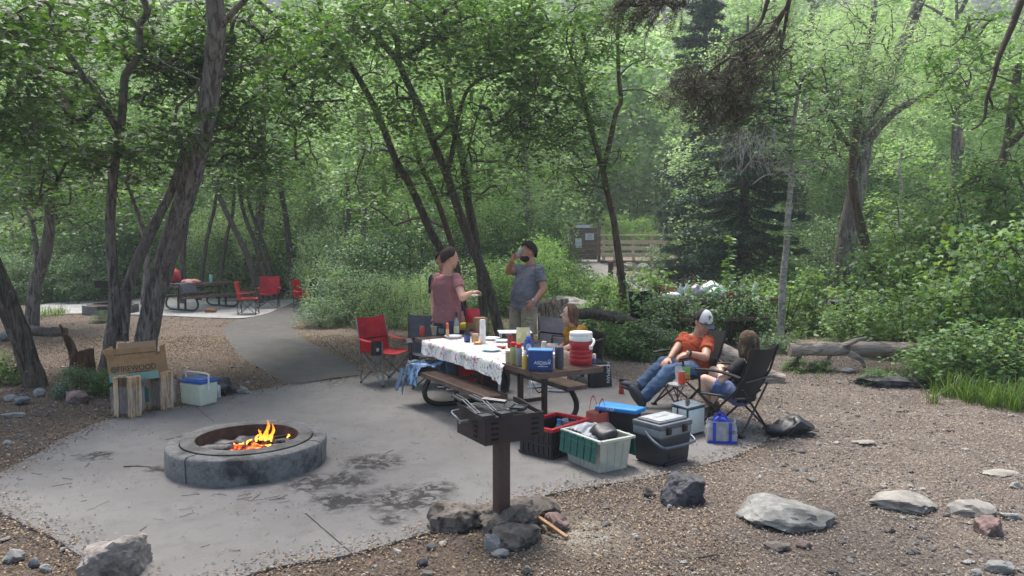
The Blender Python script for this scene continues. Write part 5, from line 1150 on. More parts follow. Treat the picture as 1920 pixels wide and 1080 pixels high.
wood_log('pale log sloping down behind the two seated people', [P(1310, 640, 10.0), P(1360, 662, 9.9), P(1420, 700, 9.8), P(1465, 716, 9.8)], .11, .12, LOGM, 2)
wood_log('dark rotting log lying behind the woman in the yellow shirt', [P(1062, 590, 12.2), P(1120, 590, 12.1), P(1190, 606, 12), P(1240, 625, 11.9), P(1290, 640, 11.6)], .11, .06, BK_DARK, 3, rough=.25)
YS = 11.9
wood_log('splintered pale stump standing up between the grey shirt and the yellow shirt', [P(1030, 650, YS), P(1030, 620, YS), P(1034, 590, YS), P(1026, 565, YS)], .16, .15, barkm('splintered', 'b3a187', '5b4a3a', 1.3, (16, 16, 1.5)), 4, rough=.3, name='splintered_stump',
         extra=[([P(1034, 585, YS), P(1050, 568, YS), P(1066, 562, YS)], .1, .04), ([P(1024, 580, YS), P(1012, 572, YS), P(1008, 562, YS)], .08, .03), ([P(1030, 585, YS), P(1036, 565, YS - .1), P(1040, 555, YS)], .09, .02)])
b = G(150, 716); t = thing('broken_stump', 'jagged broken reddish stump left of the firewood', 'stump', tuple(b)); mb = MB(); k = .0069
trunk_tube(mb, [(-.05, 0, -.15), (-.04, 0, .15), (-.06, 0, .35), (-.13, 0, .55), (-.24, -.02, .82)], .13, .012, n=12, rough=.28, sub=6, seed=2)
trunk_tube(mb, [(.08, 0, -.15), (.09, 0, .2), (.08, 0, .45)], .09, .075, n=11, rough=.3, seed=3); trunk_tube(mb, [(.15, .02, -.1), (.16, .02, .2), (.15, 0, .47)], .06, .05, n=9, rough=.3, seed=5); trunk_tube(mb, [(0, .05, -.1), (.01, .05, .2), (.01, .03, .4)], .08, .03, n=9, rough=.3, seed=6)
part('stump_wood', mb, barkm('red_wood', '7a5238', '33241b', 1.3, (20, 20, 1.5)), t, smooth=40)
a, b2 = PZ(972, 944, .14), PZ(1063, 1008, .02); o = a.lerp(b2, .5); d = b2 - a; mb = MB(); q = d.to_track_quat('X', 'Z').to_matrix(); mb.box((0, 0, 0), (d.length, .03, .022), q)
solo('wood_stick', mb, M('stick_wood', '94704d', .7, col2='b08a64', ms=6, stretch=(1, 8, 8), bump=.2), 'split wooden stick leaning on the rocks at the foot of the grill', 'stick', tuple(o), bevel=.004)
a = G(1330, 1048); mb = MB(); trunk_tube(mb, [P(1265, 1052, 4.46) - a + V((0, 0, .012)), V((0, 0, .02)), P(1368, 1030, 4.6) - a + V((0, 0, .01))], .011, .004, n=7, rough=.2); solo('stick', mb, BK_GREY, 'thin grey stick lying on the dirt below the sloping rock', 'stick', tuple(a), smooth=60)
a = G(257, 876); mb = MB(); trunk_tube(mb, [(-.12, 0, .007), (0, .01, .008), (.13, -.01, .006)], .006, .003, n=6); solo('stick', mb, BK_DARK, 'short dark stick on the pad left of the fire ring', 'stick', tuple(a), smooth=60)
# ================================================================ ITEMS
def lathe_item(name, label, cat, loc, parts_, rz=0, group=None):
    """parts_: (part name, profile, material) ; first is the body"""
    t = thing(name, label, cat, tuple(loc), rz, group)
    for nme, prof, mat in parts_:
        mb = MB(); mb.lathe(prof, (0, 0, 0), 20); part(nme, mb, mat, t, smooth=40)
    return t
def col(name, h, rough=.45, **k): return M(name, h, rough, var=k.pop('var', .06), bump=k.pop('bump', 0), **k)
CARD = M('cardboard', 'a5825d', .85, col2='917050', ms=4, var=.08, bump=.1, bs=60); CARDI = M('cardboard_in', 'a68a6a', .85, var=.06, bump=.05)
SPLIT = M('split_wood', 'c4a47c', .8, col2='7a5a3d', ms=3, lo=.45, hi=.6, var=.2, bump=.5, bs=30, stretch=(9, 9, .8)); BARKW = M('bark_side', '6e5844', .9, col2='3d3026', ms=5, var=.2, bump=.6, bs=30, stretch=(6, 6, .8)); SPLIT2 = M('split_wood_pale', 'd0b48e', .8, col2='93704c', ms=3, lo=.48, hi=.62, var=.15, bump=.5, bs=30, stretch=(9, 9, .8))
WRAP = col('plastic_wrap', 'e6e8ea', .15, alpha=.12)
def bundle(px, py, w, h, label, seed, sticker=None):
    g = G(px, py); g.y += w * .42; t = thing('firewood_bundle', label, 'firewood', tuple(g), radians(-12)); r = random.Random(seed); k = 0
    for ix in range(3):
        for iy in range(2):
            cx, cy = (ix - 1) * w / 3, (iy - .5) * w / 2.6; q = w / 6.2; n = r.choice((3, 4, 4)); a0 = r.uniform(0, 6); hh = h * r.uniform(.94, 1.0)
            poly = [(cx + cos(a0 + i * 2 * pi / n) * q * r.uniform(1.0, 1.35), cy + sin(a0 + i * 2 * pi / n) * q * r.uniform(1.0, 1.35)) for i in range(n)]
            mb = MB(); m = 8; vs = [(x + .006 * noise.noise(V((x * 9, y * 9, j * .6))), y + .006 * noise.noise(V((x * 7, j * .7, y * 9))), hh * j / m) for j in range(m + 1) for x, y in poly]
            mb.add(vs, [(j * n + i, j * n + (i + 1) % n, (j + 1) * n + (i + 1) % n, (j + 1) * n + i) for j in range(m) for i in range(n)] + [tuple(range(n))[::-1], tuple(m * n + i for i in range(n))]); part('split_log', mb, (SPLIT, SPLIT2, BARKW, SPLIT2, SPLIT, SPLIT2)[k % 6], t, smooth=0); k += 1
    mb = MB(); m = 28
    mb.grid(lambda u, v: ((w * .56 + .006 * noise.noise(V((u * 20, v * 9, seed)))) * cos(u * 2 * pi) * (1.0 / max(abs(cos(u * 2 * pi)), abs(sin(u * 2 * pi))) ** .75), (w * .44 + .005 * noise.noise(V((u * 23, v * 9, 3)))) * sin(u * 2 * pi) * (1.0 / max(abs(cos(u * 2 * pi)), abs(sin(u * 2 * pi))) ** .75), h * (.12 + .66 * v)), 48, 10); part('plastic_wrap', mb, WRAP, t, smooth=80)
    if sticker:
        mb = MB(); mb.box((-w * .2, -w * .56, h * .42), (.06, .003, .17)); s = part('label_sticker', mb, col('teal_label', '3d8a85'), t)
        text('WOOD', .05, s, col('ink_dark', '14302e', .6), (-w * .2, -w * .56 - .003, h * .42), (pi / 2, radians(-90), 0))
    return g
bundle(231, 784, .27, .46, 'wrapped bundle of split firewood, the left of two under the cardboard box', 1)
bundle(292, 770, .27, .46, 'wrapped bundle of split firewood with a teal sticker, right of the other bundle', 2, True)
# cardboard box
b = P(262, 708, 8.22); t = thing('cardboard_box', 'open cardboard box printed FIREWOOD, resting tilted on the two wood bundles', 'box', tuple(b)); t.rotation_euler = (radians(2), radians(-5.0), radians(5))
w_, d_, h_ = .56, .3, .27; c0 = M('box_print', 'a07c58', .85, var=.06, bump=.08)
mb = MB(); th = .006
mb.box((0, -d_ / 2, h_ / 2 + .045), (w_, th, h_ - .09)); mb.box((0, d_ / 2, h_ / 2), (w_, th, h_)); mb.box((-w_ / 2 + .003, 0, h_ / 2), (th, d_ - .012, h_)); mb.box((w_ / 2 - .003, 0, h_ / 2), (th, d_ - .012, h_)); mb.box((0, 0, .004), (w_ - .02, d_ - .02, .006))
part('box_walls', mb, CARD, t, smooth=0)
mb = MB(); mb.box((0, -d_ / 2, .0455), (w_, th, .088)); part('teal_band', mb, M('teal_print', '7fa39a', .8, var=.06, bump=.05), t, smooth=0)
for nme, c, dd, R in (('flap', (0, -d_ / 2 - .012, h_ + .055), (w_ - .01, .005, .13), roteu(radians(8), 0, 0)), ('flap', (-.05, d_ / 2 + .02, h_ + .065), (w_ - .12, .005, .14), roteu(radians(-12), 0, 0)), ('flap', (-w_ / 2 - .022, 0, h_ + .06), (.005, d_ - .02, .125), roteu(0, radians(-20), 0)), ('flap', (w_ / 2 + .005, .05, h_ + .045), (.005, d_ * .5, .09), roteu(0, radians(8), 0))):
    mb = MB(); mb.box(c, dd, R); part(nme, mb, CARDI if c[1] > .1 else CARD, t, smooth=0)
INK = col('box_ink', '2b2f2c', .7)
text('FIREWOOD', .092, t, INK, (.045, -d_ / 2 - .0045, .145), (pi / 2, 0, 0), squash=.92)
text('ALL NATURAL KILN DRIED', .02, t, INK, (.06, -d_ / 2 - .0045, .1), (pi / 2, 0, 0)); text('PREMIUM KILN DRIED SIMPLE AND CLEAN BURNING', .02, t, INK, (.05, -d_ / 2 - .017, h_ + .05), (radians(98), 0, 0))
mb = MB(); mb.lathe([(.028, -.002), (.037, -.002), (.037, 0), (.028, 0), (.028, -.002)], (-.215, -d_ / 2 - .003, .145), 24, roteu(pi / 2, 0, 0))
part('ring_emblem', mb, INK, t); mb = MB(); mb.lathe([(.001, -.0015), (.024, -.0015), (.024, 0), (.001, 0)], (-.215, -d_ / 2 - .003, .145), 20, roteu(pi / 2, 0, 0)); part('emblem_disc', mb, col('emblem_teal', '5d8f82'), t)
# small cooler
g = G(363, 762); g += V((0, .17, 0)); t = thing('small_cooler', 'small cream cooler with a blue lid and a folded-up white handle', 'cooler', tuple(g), radians(-28)); mb = MB(); mb.box((0, 0, .135), (.37, .27, .27), None, .93); part('body', mb, M('cream_plastic', 'c9cfba', .5, var=.05, bump=.05), t, bevel=.02, seg=3)
mb = MB(); mb.box((0, 0, .289), (.385, .285, .034)); mb.box((0, 0, .31), (.33, .23, .02)); part('lid', mb, M('blue_lid', '2b58a5', .4, var=.06, bump=.05), t, bevel=.008, seg=2)
mb = MB(); mb.tube(catmull([(-.19, -.02, .2), (-.2, -.02, .33), (-.17, -.02, .385), (.17, -.02, .385), (.2, -.02, .33), (.19, -.02, .2)], 5), .011, 8, flat=1.0)
for s in (-1, 1): mb.lathe([(.001, -.006), (.022, -.006), (.022, .006), (.001, .006)], (s * .196, -.02, .215), 14, roteu(0, pi / 2, 0))
part('handle', mb, WHITE, t)
ALU = col('aluminium', 'b9bcc0', .3, metal=.8)
def can(px, py, label, body, z=0, r=.033, h=.122, base=None):
    p = base or PZ(px, py, z); return lathe_item('drink_can', label, 'can', p, [('body', [(.02, 0), (r - .003, .004), (r, .014), (r, h - .016), (r - .006, h - .003)], body), ('rim', [(r - .007, h - .003), (r - .005, h), (r - .008, h), (r - .01, h - .004), (.001, h - .004)], ALU)])
can(409, 746, 'tall silver can standing on the pad beside the little cooler', col('silver_can', 'c9ced0', .3, metal=.4), h=.165)
can(791.5, 629, 'red soda can on the far left corner of the near table', col('red_can', 'c43a2c', .35), TZ)
# ---- table items
def bottle(name, label, cat, px, py, prof, mat, cap=None, z=TZ, extra=()):
    return lathe_item(name, label, cat, PZ(px, py, z), [('body', prof, mat)] + ([('cap',) + cap] if cap else []) + list(extra))
CZ = TZ + .005
GLASS = col('clear_glass', 'dfe6e2', .05, trans=.9); CLEAR = col('clear_plastic', 'e2e6e6', .15, alpha=.35)
bottle('paper_cup', 'tan paper cup beside the red soda can', 'cup', 814, 628, [(.001, .004), (.028, 0), (.04, .11), (.041, .112), (.037, .11), (.026, .008), (.001, .008)], col('kraft_cup', 'a89a86', .7))
bottle('glass_bowl', 'greenish clear bowl beside the paper cup', 'bowl', 829, 626, [(.03, 0), (.05, .02), (.055, .075), (.052, .075), (.046, .022), (.001, .012)], col('green_glass', '9fb5a5', .1, alpha=.5))
bottle('squeeze_bottle', 'slim orange topped squeeze bottle at the far end of the table', 'bottle', 839, 633, [(.018, 0), (.021, .006), (.021, .1), (.017, .115)], col('peach_label', 'd8a27c'), ([(.018, .114), (.019, .18), (.012, .188), (.001, .19)], col('orange_cap', 'd9542b')), CZ)
bottle('glass_bottle', 'tall clear bottle with a black neck on the near table', 'bottle', 856, 628, [(.03, 0), (.036, .006), (.036, .15), (.03, .18), (.014, .21), (.013, .24)], col('bottle_glass', 'a8ada0', .1, alpha=.6), ([(.0145, .23), (.0145, .3), (.001, .302)], BLKP), CZ, [('label', [(.0365, .03), (.0365, .12)], col('bottle_label', 'cfc7a8'))])
def packet(name, label, cat, px, py, w, d, h, mat, z=CZ, rz=.2, lean=0, top=.75, txt=None, tmat=None, seed=0, band=None):
    p = PZ(px, py, z); t = thing(name, label, cat, tuple(p), rz); t.rotation_euler = (lean, 0, rz); mb = MB()
    mb.grid(lambda u, v: ((.5 * w * cos(u * 2 * pi) * (1 + .12 * abs(cos(u * 2 * pi)))) * (1 if v < .9 else .98), .5 * d * sin(u * 2 * pi) * (max(.06, 1 - v ** 4) if v > .3 else .75 + .8 * v) + .004 * noise.noise(V((u * 9, v * 6, seed))), h * v + .006 * noise.noise(V((u * 5, v * 9, seed)))), 26, 12)
    part('packet', mb, mat, t, smooth=70)
    if band: mb = MB(); mb.grid(lambda u, v: ((.5 * w + .002) * cos(u * 2 * pi) * (1 + .12 * abs(cos(u * 2 * pi))), (.5 * d + .003) * sin(u * 2 * pi), h * (.12 + .28 * v)), 26, 3); part('label_band', mb, band, t, smooth=70)
    if txt: text(txt, w * .3, t, tmat, (0, -d * .52 - .004, h * .5), (pi / 2, 0, 0))
    return t
packet('snack_bag', 'yellow bag with dark spots lying behind the clear bottle', 'bag', 862, 618, .26, .08, .1, col('yellow_bag', 'd8bf2e', .35, col2='7a5a18', ms=25, lo=.6, hi=.66))
packet('chip_bag', 'bright red bag of chips with a clear top, leaning over the table', 'bag', 887, 621, .17, .08, .31, col('red_bag', 'c9243a', .35, col2='dcd6cf', ms=7, lo=.62, hi=.66), lean=radians(4), rz=-.1, band=col('kraft_band', 'b59a6a'))
t = thing('drink_carton', 'brown kraft carton standing behind the white bottle', 'box', tuple(PZ(902, 624, CZ)), .35); mb = MB(); mb.box((0, .03, .1), (.16, .12, .2)); part('carton', mb, CARD, t, bevel=.003); mb = MB(); mb.box((0, .03, .203), (.13, .09, .004)); part('top_opening', mb, CARDI, t)
bottle('water_bottle', 'tall white insulated bottle standing on the tablecloth', 'bottle', 905, 643, [(.034, 0), (.038, .006), (.038, .2), (.034, .225)], M('white_enamel', 'e4e3df', .3, bump=0), ([(.035, .224), (.036, .27), (.028, .285), (.001, .287)], WHITE), CZ)
t = bottle('dark_bottle', 'short black bottle with a blue label on the tablecloth', 'bottle', 876, 641, [(.034, 0), (.038, .006), (.038, .09), (.03, .115)], BLKP, ([(.03, .114), (.031, .155), (.001, .157)], BLKP), CZ, [('label', [(.0385, .015), (.0385, .085)], col('blue_label', '3c4f86'))])
bottle('food_jar', 'squat tan jar between the dark bottle and the white bottle', 'jar', 891, 641, [(.038, 0), (.046, .01), (.046, .07), (.04, .085)], col('tan_jar', 'b7986c', .3), ([(.041, .084), (.041, .1), (.001, .102)], col('pink_lid', 'd2a6a0')), CZ)
def plate(label, px, py, r, mat, n=1, z=CZ, food=None):
    t = lathe_item('paper_plate' if not food else 'food_plate', label, 'plate', PZ(px, py, z), [('plate', [(.001, 0), (r * .68, 0), (r * .8, .008 + .004 * n), (r, .016 + .005 * n), (r, .019 + .005 * n), (r * .78, .012 + .004 * n), (r * .66, .004 + .004 * n), (.001, .004 + .004 * n)], mat)])
    if food: mb = MB(); mb.ell((0, 0, .012 + .004 * n), (r * .6, r * .5, .012), nu=14, nv=6); mb.jit(.006, 40); part('food', mb, food, t)
    return t
plate('stack of white plates with a red checked edge beyond the dark bottle', 850, 634, .115, col('plate_white', 'd9d8d6', col2='b35a44', ms=18, lo=.62, hi=.66), 3)
plate('small orange plate of dip in the middle of the cloth', 896, 645, .06, col('plate_orange', 'd28a5a'), 1, food=col('dip', 'd9b768'))
plate('round white plate with a blue rim at the front of the cloth', 921.5, 658, .115, col('plate_blue', 'a9c4d2'), 1, food=col('crumbs', 'd8dad8'))
plate('red plate behind the blue rimmed plate', 940, 653, .06, col('plate_red', 'a9362e'), 1)
plate('white paper plate right of the white bottle', 921, 637, .11, col('plate_w2', 'dfe2e3'), 2)
plate('second white paper plate nearer the ketchup bottle', 941, 641, .09, col('plate_w3', 'd6dcde'), 1, z=CZ + .002)
bottle('ketchup_bottle', 'red ketchup bottle by the edge of the cloth', 'bottle', 957, 652, [(.03, 0), (.034, .006), (.036, .08), (.03, .12), (.022, .14)], col('ketchup', '8e2a22', .3), ([(.022, .139), (.02, .16), (.001, .168)], col('ketchup_cap', '6e2a5a')), CZ)
packet('spice_bag', 'yellow and white zip bag standing behind the blue jug', 'bag', 981, 643, .15, .05, .19, col('zip_bag', 'cfc48a', .3, col2='e4e2d8', ms=9, lo=.5, hi=.56), rz=.1)
t = bottle('sports_jug', 'dark blue drinks jug with a clear spout, right of the spray cans', 'jug', 991, 664, [(.05, 0), (.056, .008), (.056, .1), (.045, .15), (.025, .175)], col('jug_blue', '25407e', .3), ([(.026, .174), (.026, .2), (.001, .205)], col('jug_cap', '2e62b8')))
mb = MB(); mb.ell((.0, -.052, .09), (.03, .014, .035)); part('spout', mb, CLEAR, t)
def spray(px, py, c, label): bottle('spray_can', label, 'can', px, py, [(.03, 0), (.033, .004), (.033, .165), (.026, .182)], c, ([(.027, .181), (.0275, .222), (.02, .23), (.001, .231)], col('red_cap', 'c8312a')))
spray(962.5, 683, col('spray_green', '9aa878', .3, metal=.3, col2='c9b24a', ms=9), 'taller olive spray can with a red cap, left of the other spray can')
spray(973, 686, col('spray_grey', '8c9496', .3, metal=.3), 'grey spray can with a red cap, right of the olive one')
bottle('beige_jar', 'beige jar left of the spray cans at the edge of the cloth', 'jar', 953, 680, [(.025, 0), (.03, .005), (.03, .11)], col('beige_jar', 'b5a583'), ([(.031, .109), (.031, .128), (.001, .13)], col('beige_lid', 'd8d3c6')))
bottle('mustard_bottle', 'yellow squeeze bottle pressed against the blue lunch bag', 'bottle', 984.5, 692, [(.026, 0), (.03, .006), (.03, .12), (.018, .14)], col('mustard', 'c9ad48', .35), ([(.018, .139), (.017, .165), (.005, .185), (.001, .186)], WHITE))
# lunch bag
p = PZ(1014, 696, TZ); t = thing('lunch_bag', 'blue soft lunch cooler printed ASDWA with a black strap over the table edge', 'bag', tuple(p + V((.0, .09, 0))), radians(-7)); mb = MB(); mb.box((0, 0, .095), (.235, .16, .19), None, 1.02); mb.jit(.006, 9, 2)
part('body', mb, M('lunch_blue', '27457f', .7, var=.1, bump=.25, bs=150), t, bevel=.012, seg=2); mb = MB(); mb.box((0, -.002, .197), (.24, .168, .014)); part('lid', mb, M('lunch_lid', '4a7fb8', .7, bump=.2, bs=150), t, bevel=.006)
text('ASDWA', .045, t, col('white_ink', 'e2e6ee', .6), (.025, -.0885, .08), (pi / 2, 0, 0)); mb = MB(); mb.tube(catmull([(.08, -.088, .1), (.1, -.088, .115), (.095, -.088, .08), (.0, -.088, .055)], 4), .0018, 5); mb.box((.03, -.0875, .045), (.1, .002, .004)); part('logo_swoosh', mb, col('white_ink', 'e2e6ee', .6), t)
mb = MB(); mb.grid(lambda u, v: tuple(V((-.12 + .24 * u + .0, -.09 - .03 * sin(pi * u) - .0, .15 - .02 - .34 * sin(pi * u) ** .8 + .015 * v)) + V((0, -.012 * v, 0))), 22, 1, .002); part('strap', mb, BLK, t, smooth=80)
bottle('glass_jar', 'clear jar with a pale lid behind the lunch bag', 'jar', 1020, 659, [(.028, 0), (.032, .005), (.032, .085), (.026, .1)], col('jar_glass', 'b9bca8', .1, alpha=.7), ([(.028, .099), (.028, .115), (.001, .116)], col('jar_lid', 'c9cabf')))
bottle('plastic_cup', 'clear plastic cup beside the speaker', 'cup', 1040, 660, [(.001, .004), (.026, 0), (.037, .095), (.034, .095), (.024, .006), (.001, .006)], col('cup_clear', 'c4c9cc', .15, alpha=.6))
plate('white bowl between the lunch bag and the speaker', 1029, 668, .085, col('bowl_white', 'dad9d4'), 3, TZ + .002)
t = bottle('speaker', 'dark grey cylindrical speaker between the lunch bag and the red jug', 'speaker', 1048.5, 690, [(.001, 0), (.04, .002), (.044, .012), (.044, .2), (.04, .212), (.001, .214)], M('speaker_grey', '4b4d55', .75, var=.08, bump=.5, bs=400))
# the big red jug
t = lathe_item('drink_jug', 'big red drink jug with a white lid at the near right table corner', 'jug', PZ(1089, 682, TZ), [('body', [(.001, 0), (.108, 0), (.116, .01), (.118, .06), (.114, .066), (.118, .072), (.118, .105), (.114, .111), (.118, .117), (.118, .148), (.114, .154), (.118, .16), (.118, .235), (.112, .243)], M('jug_red', 'a81f26', .35, var=.05, bump=.03)),
   ('lid', [(.113, .24), (.12, .245), (.12, .285), (.116, .29), (.118, .296), (.118, .32), (.11, .33), (.001, .332)], WHITE)], radians(-30))
mb = MB(); mb.tube(catmull([(.118, -.0, .27), (.15, -.02, .262), (.165, -.05, .235), (.155, -.085, .2)], 4), .013, 8, flat=.6); mb.box((.152, -.09, .19), (.03, .03, .04)); part('handle', mb, WHITE, t, bevel=.003)
bottle('small_bottle', 'little white and blue bottle behind the red jug', 'bottle', 1114, 680, [(.016, 0), (.018, .004), (.018, .045)], col('bl_blue', '3f74ad'), ([(.018, .045), (.018, .085), (.01, .095), (.001, .096)], WHITE))
p = PZ(965, 622, .84); t = thing('tray', 'white folding tray table standing behind the table by the ketchup bottle', 'tray', (p.x, p.y, 0), .1); zz = p.z; mb = MB(); mb.box((0, 0, zz), (.42, .3, .012)); part('tray_top', mb, WHITE, t, bevel=.004); mb = MB()
for sx in (-1, 1):
    for sy in (-1, 1): mb.tube([(sx * .18, sy * .12, zz - .005), (sx * .2, sy * -.12, .005)], .008, 7)
part('legs', mb, WHITE, t)
# plaid shirt over the bench end
bp = TL(-1.02, -.52, .0)
t = thing('plaid_shirt', 'crumpled light blue plaid shirt thrown over the far end of the bench', 'shirt', (bp.x, bp.y, .45), TA)
def shirt(u, v):
    x = -.24 + .5 * u; y = -.26 + .48 * v; z = .035 + .045 * noise.fractal(V((x * 7, y * 7, 1)), 1, 2, 4) + .03
    if x < -.08: q = (-.08 - x) / .16; z = z - .2 * q * q; x = -.08 - q * .09
    if y < -.1: q = (-.1 - y) / .16; z = z - .24 * q * q; y = -.1 - q * .06
    return (x + .02 * noise.noise(V((u * 6, v * 6, 4))), y + .02 * noise.noise(V((u * 6, v * 6, 9))), z)
mb = MB(); mb.grid(shirt, 40, 40, .006); part('cloth', mb, M('plaid', '7fa3c4', .85, col2='4b5f7d', ms=9, lo=.48, hi=.54, var=.15, bump=.4, bs=120), t, smooth=80)
mb = MB(); mb.grid(lambda u, v: tuple(V(shirt(.25 + .16 * v + .05 * sin(u * 3), u)) + V((0, 0, .008))), 34, 6, .003); part('collar_band', mb, M('plaid_band', '8f8a88', .85, col2='39465e', ms=22, lo=.45, hi=.5), t, smooth=80)
mb = MB(); mb.grid(lambda u, v: (-.1 + .1 * v - .02 * u, -.2 - .08 * u, .0 - .26 * u + .01 * sin(v * 9)), 8, 8, .008); part('sleeve', mb, M('denim_sleeve', '4f6780', .85, bump=.3), t, smooth=80)
# bags under the table
def sack(name, label, px, py, w, d, h, mat, rz=0, seed=1, open_=True, handles=None, squash=.85, cat='bag', txt=None):
    g = PZ(px, py, 0); t = thing(name, label, cat, (g.x, g.y + d / 2, 0), rz); mb = MB()
    def f(u, v):
        a = u * 2 * pi; c, s = cos(a), sin(a); k = max(abs(c), abs(s)); k = (1 / k) ** .72; q = 1 - (1 - squash) * v + .06 * sin(pi * min(1, v * 1.2)); n = noise.fractal(V((c * 1.5, s * 1.5, v * 2.5 + seed * 5)), 1, 2, 3) * .045
        return (w / 2 * c * k * q + n * w * .8, d / 2 * s * k * q + n * d * .8, h * v + n * h * v * .9)
    mb.grid(f, 36, 14, .003); mb.grid(lambda u, v: (w / 2 * (u - .5) * 1.7, d / 2 * (v - .5) * 1.7, .006), 2, 2); part('bag_body', mb, mat, t, smooth=80)
    if handles:
        for s in (-1, 1):
            hb = MB(); hb.grid(lambda u, v: ((u - .5) * w * .5 + 0, s * d * .32 + (v - .5) * .004 + s * .02 * sin(pi * u), h * .93 + handles[1] * sin(pi * u) + (.022 * (v - .5))), 14, 1, .003); part('handle', hb, handles[0], t, smooth=80)
    return t
sack('paper_bag', 'brown and grey crumpled bag under the far half of the table', 833, 706, .3, .22, .34, M('paperbag', '8a7060', .8, col2='8f9196', ms=3, lo=.5, hi=.54, bump=.3), seed=3)
sack('red_bag', 'red shopping bag under the table, left of the upright', 868, 722, .28, .2, .36, M('redbag', 'a51c2f', .6, var=.1, bump=.2), seed=4, rz=.2)
sack('red_bag', 'second red bag under the table, beside the black bag', 899, 730, .26, .2, .34, M('redbag', 'a51c2f', .6), seed=5, rz=-.1)
sack('black_bag', 'limp black bag at the right end of the bags under the table', 930, 736, .34, .24, .3, BLK, seed=6, squash=1.05)
sack('towel_bundle', 'navy and red folded cloth hanging behind the left end of the table', 776, 700, .16, .1, .5, M('navycloth', '2f3350', .8, col2='93242f', ms=3, lo=.5, hi=.53), seed=7)
g = G(1126, 726); t = thing('tote_bag', 'black tote with big white vertical letters leaning right of the bench', 'bag', tuple(g), radians(12)); mb = MB(); mb.box((0, .05, .17), (.3, .1, .33), roteu(radians(-6), 0, 0), 1.08); mb.jit(.012, 6, 5); part('bag_body', mb, col('tote_black', '17171a', .35, bump=.2, bs=30), t, bevel=.01)
text('NORMAN C', .07, t, WHITE, (.1, -.021, .17), (pi / 2, radians(90), radians(0)), squash=.95); mb = MB(); mb.box((.0, -.012, .3), (.26, .01, .012)); part('white_edge', mb, WHITE, t)
# orange thermos on pad and yellow scrap
g = G(1165, 738); lathe_item('thermos', 'small orange and red bottle standing on the pad near the crossed feet', 'bottle', g, [('body', [(.034, 0), (.036, .005), (.036, .04), (.031, .05), (.031, .15), (.029, .165)], col('thermos_red', 'a33524', .35)), ('cap', [(.033, .164), (.034, .2), (.001, .203)], BLKP)])
# ---- crates and coolers on the pad
CR = V((.37 * S, 6.66 * S, 0)); t = thing('crate', 'black collapsible crate with a red rim, beside the grill', 'crate', tuple(CR), radians(49)); L, Wd, H = .58, .4, .27
mb = MB()
for s in (-1, 1):
    mb.box((0, s * (Wd / 2 - .012), H / 2), (L - .02, .016, H - .02)); mb.box((s * (L / 2 - .012), 0, H / 2), (.016, Wd - .03, H - .02))
    for k in range(9): mb.box(((k - 4) * L / 9.2, s * (Wd / 2 - .001), H / 2), (.012, .012, H - .03))
    for k in range(6): mb.box((s * (L / 2 - .001), (k - 2.5) * Wd / 6.6, H / 2), (.012, .012, H - .03))
    for z in (.02, H * .48): mb.box((0, s * (Wd / 2 + .001), z), (L, .016, .02)); mb.box((s * (L / 2 + .001), 0, z), (.016, Wd - .01, .02))
mb.box((0, 0, .01), (L - .05, Wd - .05, .012)); part('crate_body', mb, M('crate_black', '222226', .45, bump=.05), t, smooth=0)
mb = MB()
for s in (-1, 1): mb.box((0, s * (Wd / 2 - .005), H + .005), (L + .02, .035, .035)); mb.box((s * (L / 2 - .005), 0, H + .0055), (.034, Wd - .04, .034))
part('rim', mb, M('crate_red', 'b3222e', .4, bump=.03), t, bevel=.006)
def inside(par_loc, rz, x, y, z): return V(par_loc) + rotz(rz) @ V((x, y, z))
p = inside(CR, radians(49), .1, .02, .02); lathe_item('spray_bottle', 'teal and blue bottle inside the black crate with the red rim', 'bottle', p, [('body', [(.035, 0), (.04, .01), (.04, .17), (.02, .22)], col('teal_bottle', '4a9aa3', .35)), ('cap', [(.02, .219), (.02, .26), (.001, .262)], col('blue_top', '4f7fb8'))])
p = inside(CR, radians(49), -.17, .03, .02); sack_t = thing('plastic_bag', 'white plastic bag stuffed in the black crate', 'bag', tuple(p), 0); mb = MB(); mb.ell((0, 0, .1), (.1, .08, .11), nu=18, nv=12); mb.jit(.03, 12, 3); part('bag_body', mb, col('white_bag', 'd9dad8', .4), sack_t)
p = inside(CR, radians(49), .22, -.02, .02); lathe_item('bowl', 'grey round bowl at the back of the black crate', 'bowl', p, [('bowl_body', [(.04, .15), (.075, .2), (.08, .24), (.077, .24), (.07, .2), (.001, .16)], col('bowl_grey', 'aeb0b0'))])
# tote
TO = V((.70 * S, 6.24 * S, 0)); TR = radians(-57); t = thing('storage_tote', 'clear plastic tote with green hinged lid flaps hanging down, jacket inside', 'tote', tuple(TO), TR); L, Wd, H = .52, .36, .3
TOTE = col('tote_clear', 'bfc3b8', .25, alpha=.55, bump=.1, bs=30); mb = MB(); th = .007
def wall(p0, p1, q0, q1, nrm):
    p0, p1, q0, q1, nrm = map(V, (p0, p1, q0, q1, nrm)); n = nrm * th; mb.add([p0, p1, q1, q0, p0 + n, p1 + n, q1 + n, q0 + n], [(0, 1, 2, 3), (7, 6, 5, 4), (0, 4, 5, 1), (1, 5, 6, 2), (2, 6, 7, 3), (3, 7, 4, 0)])
a, b2, c, d = L / 2, Wd / 2, L / 2 * .88, Wd / 2 * .86
wall((-c, -d, .01), (c, -d, .01), (-a, -b2, H), (a, -b2, H), (0, 1, 0)); wall((-c, d, .01), (c, d, .01), (-a, b2, H), (a, b2, H), (0, -1, 0)); wall((-c, -d + th, .01), (-c, d - th, .01), (-a, -b2 + th, H), (-a, b2 - th, H), (1, 0, 0)); wall((c, -d + th, .01), (c, d - th, .01), (a, -b2 + th, H), (a, b2 - th, H), (-1, 0, 0)); mb.box((0, 0, .006), (2 * c, 2 * d, .01))
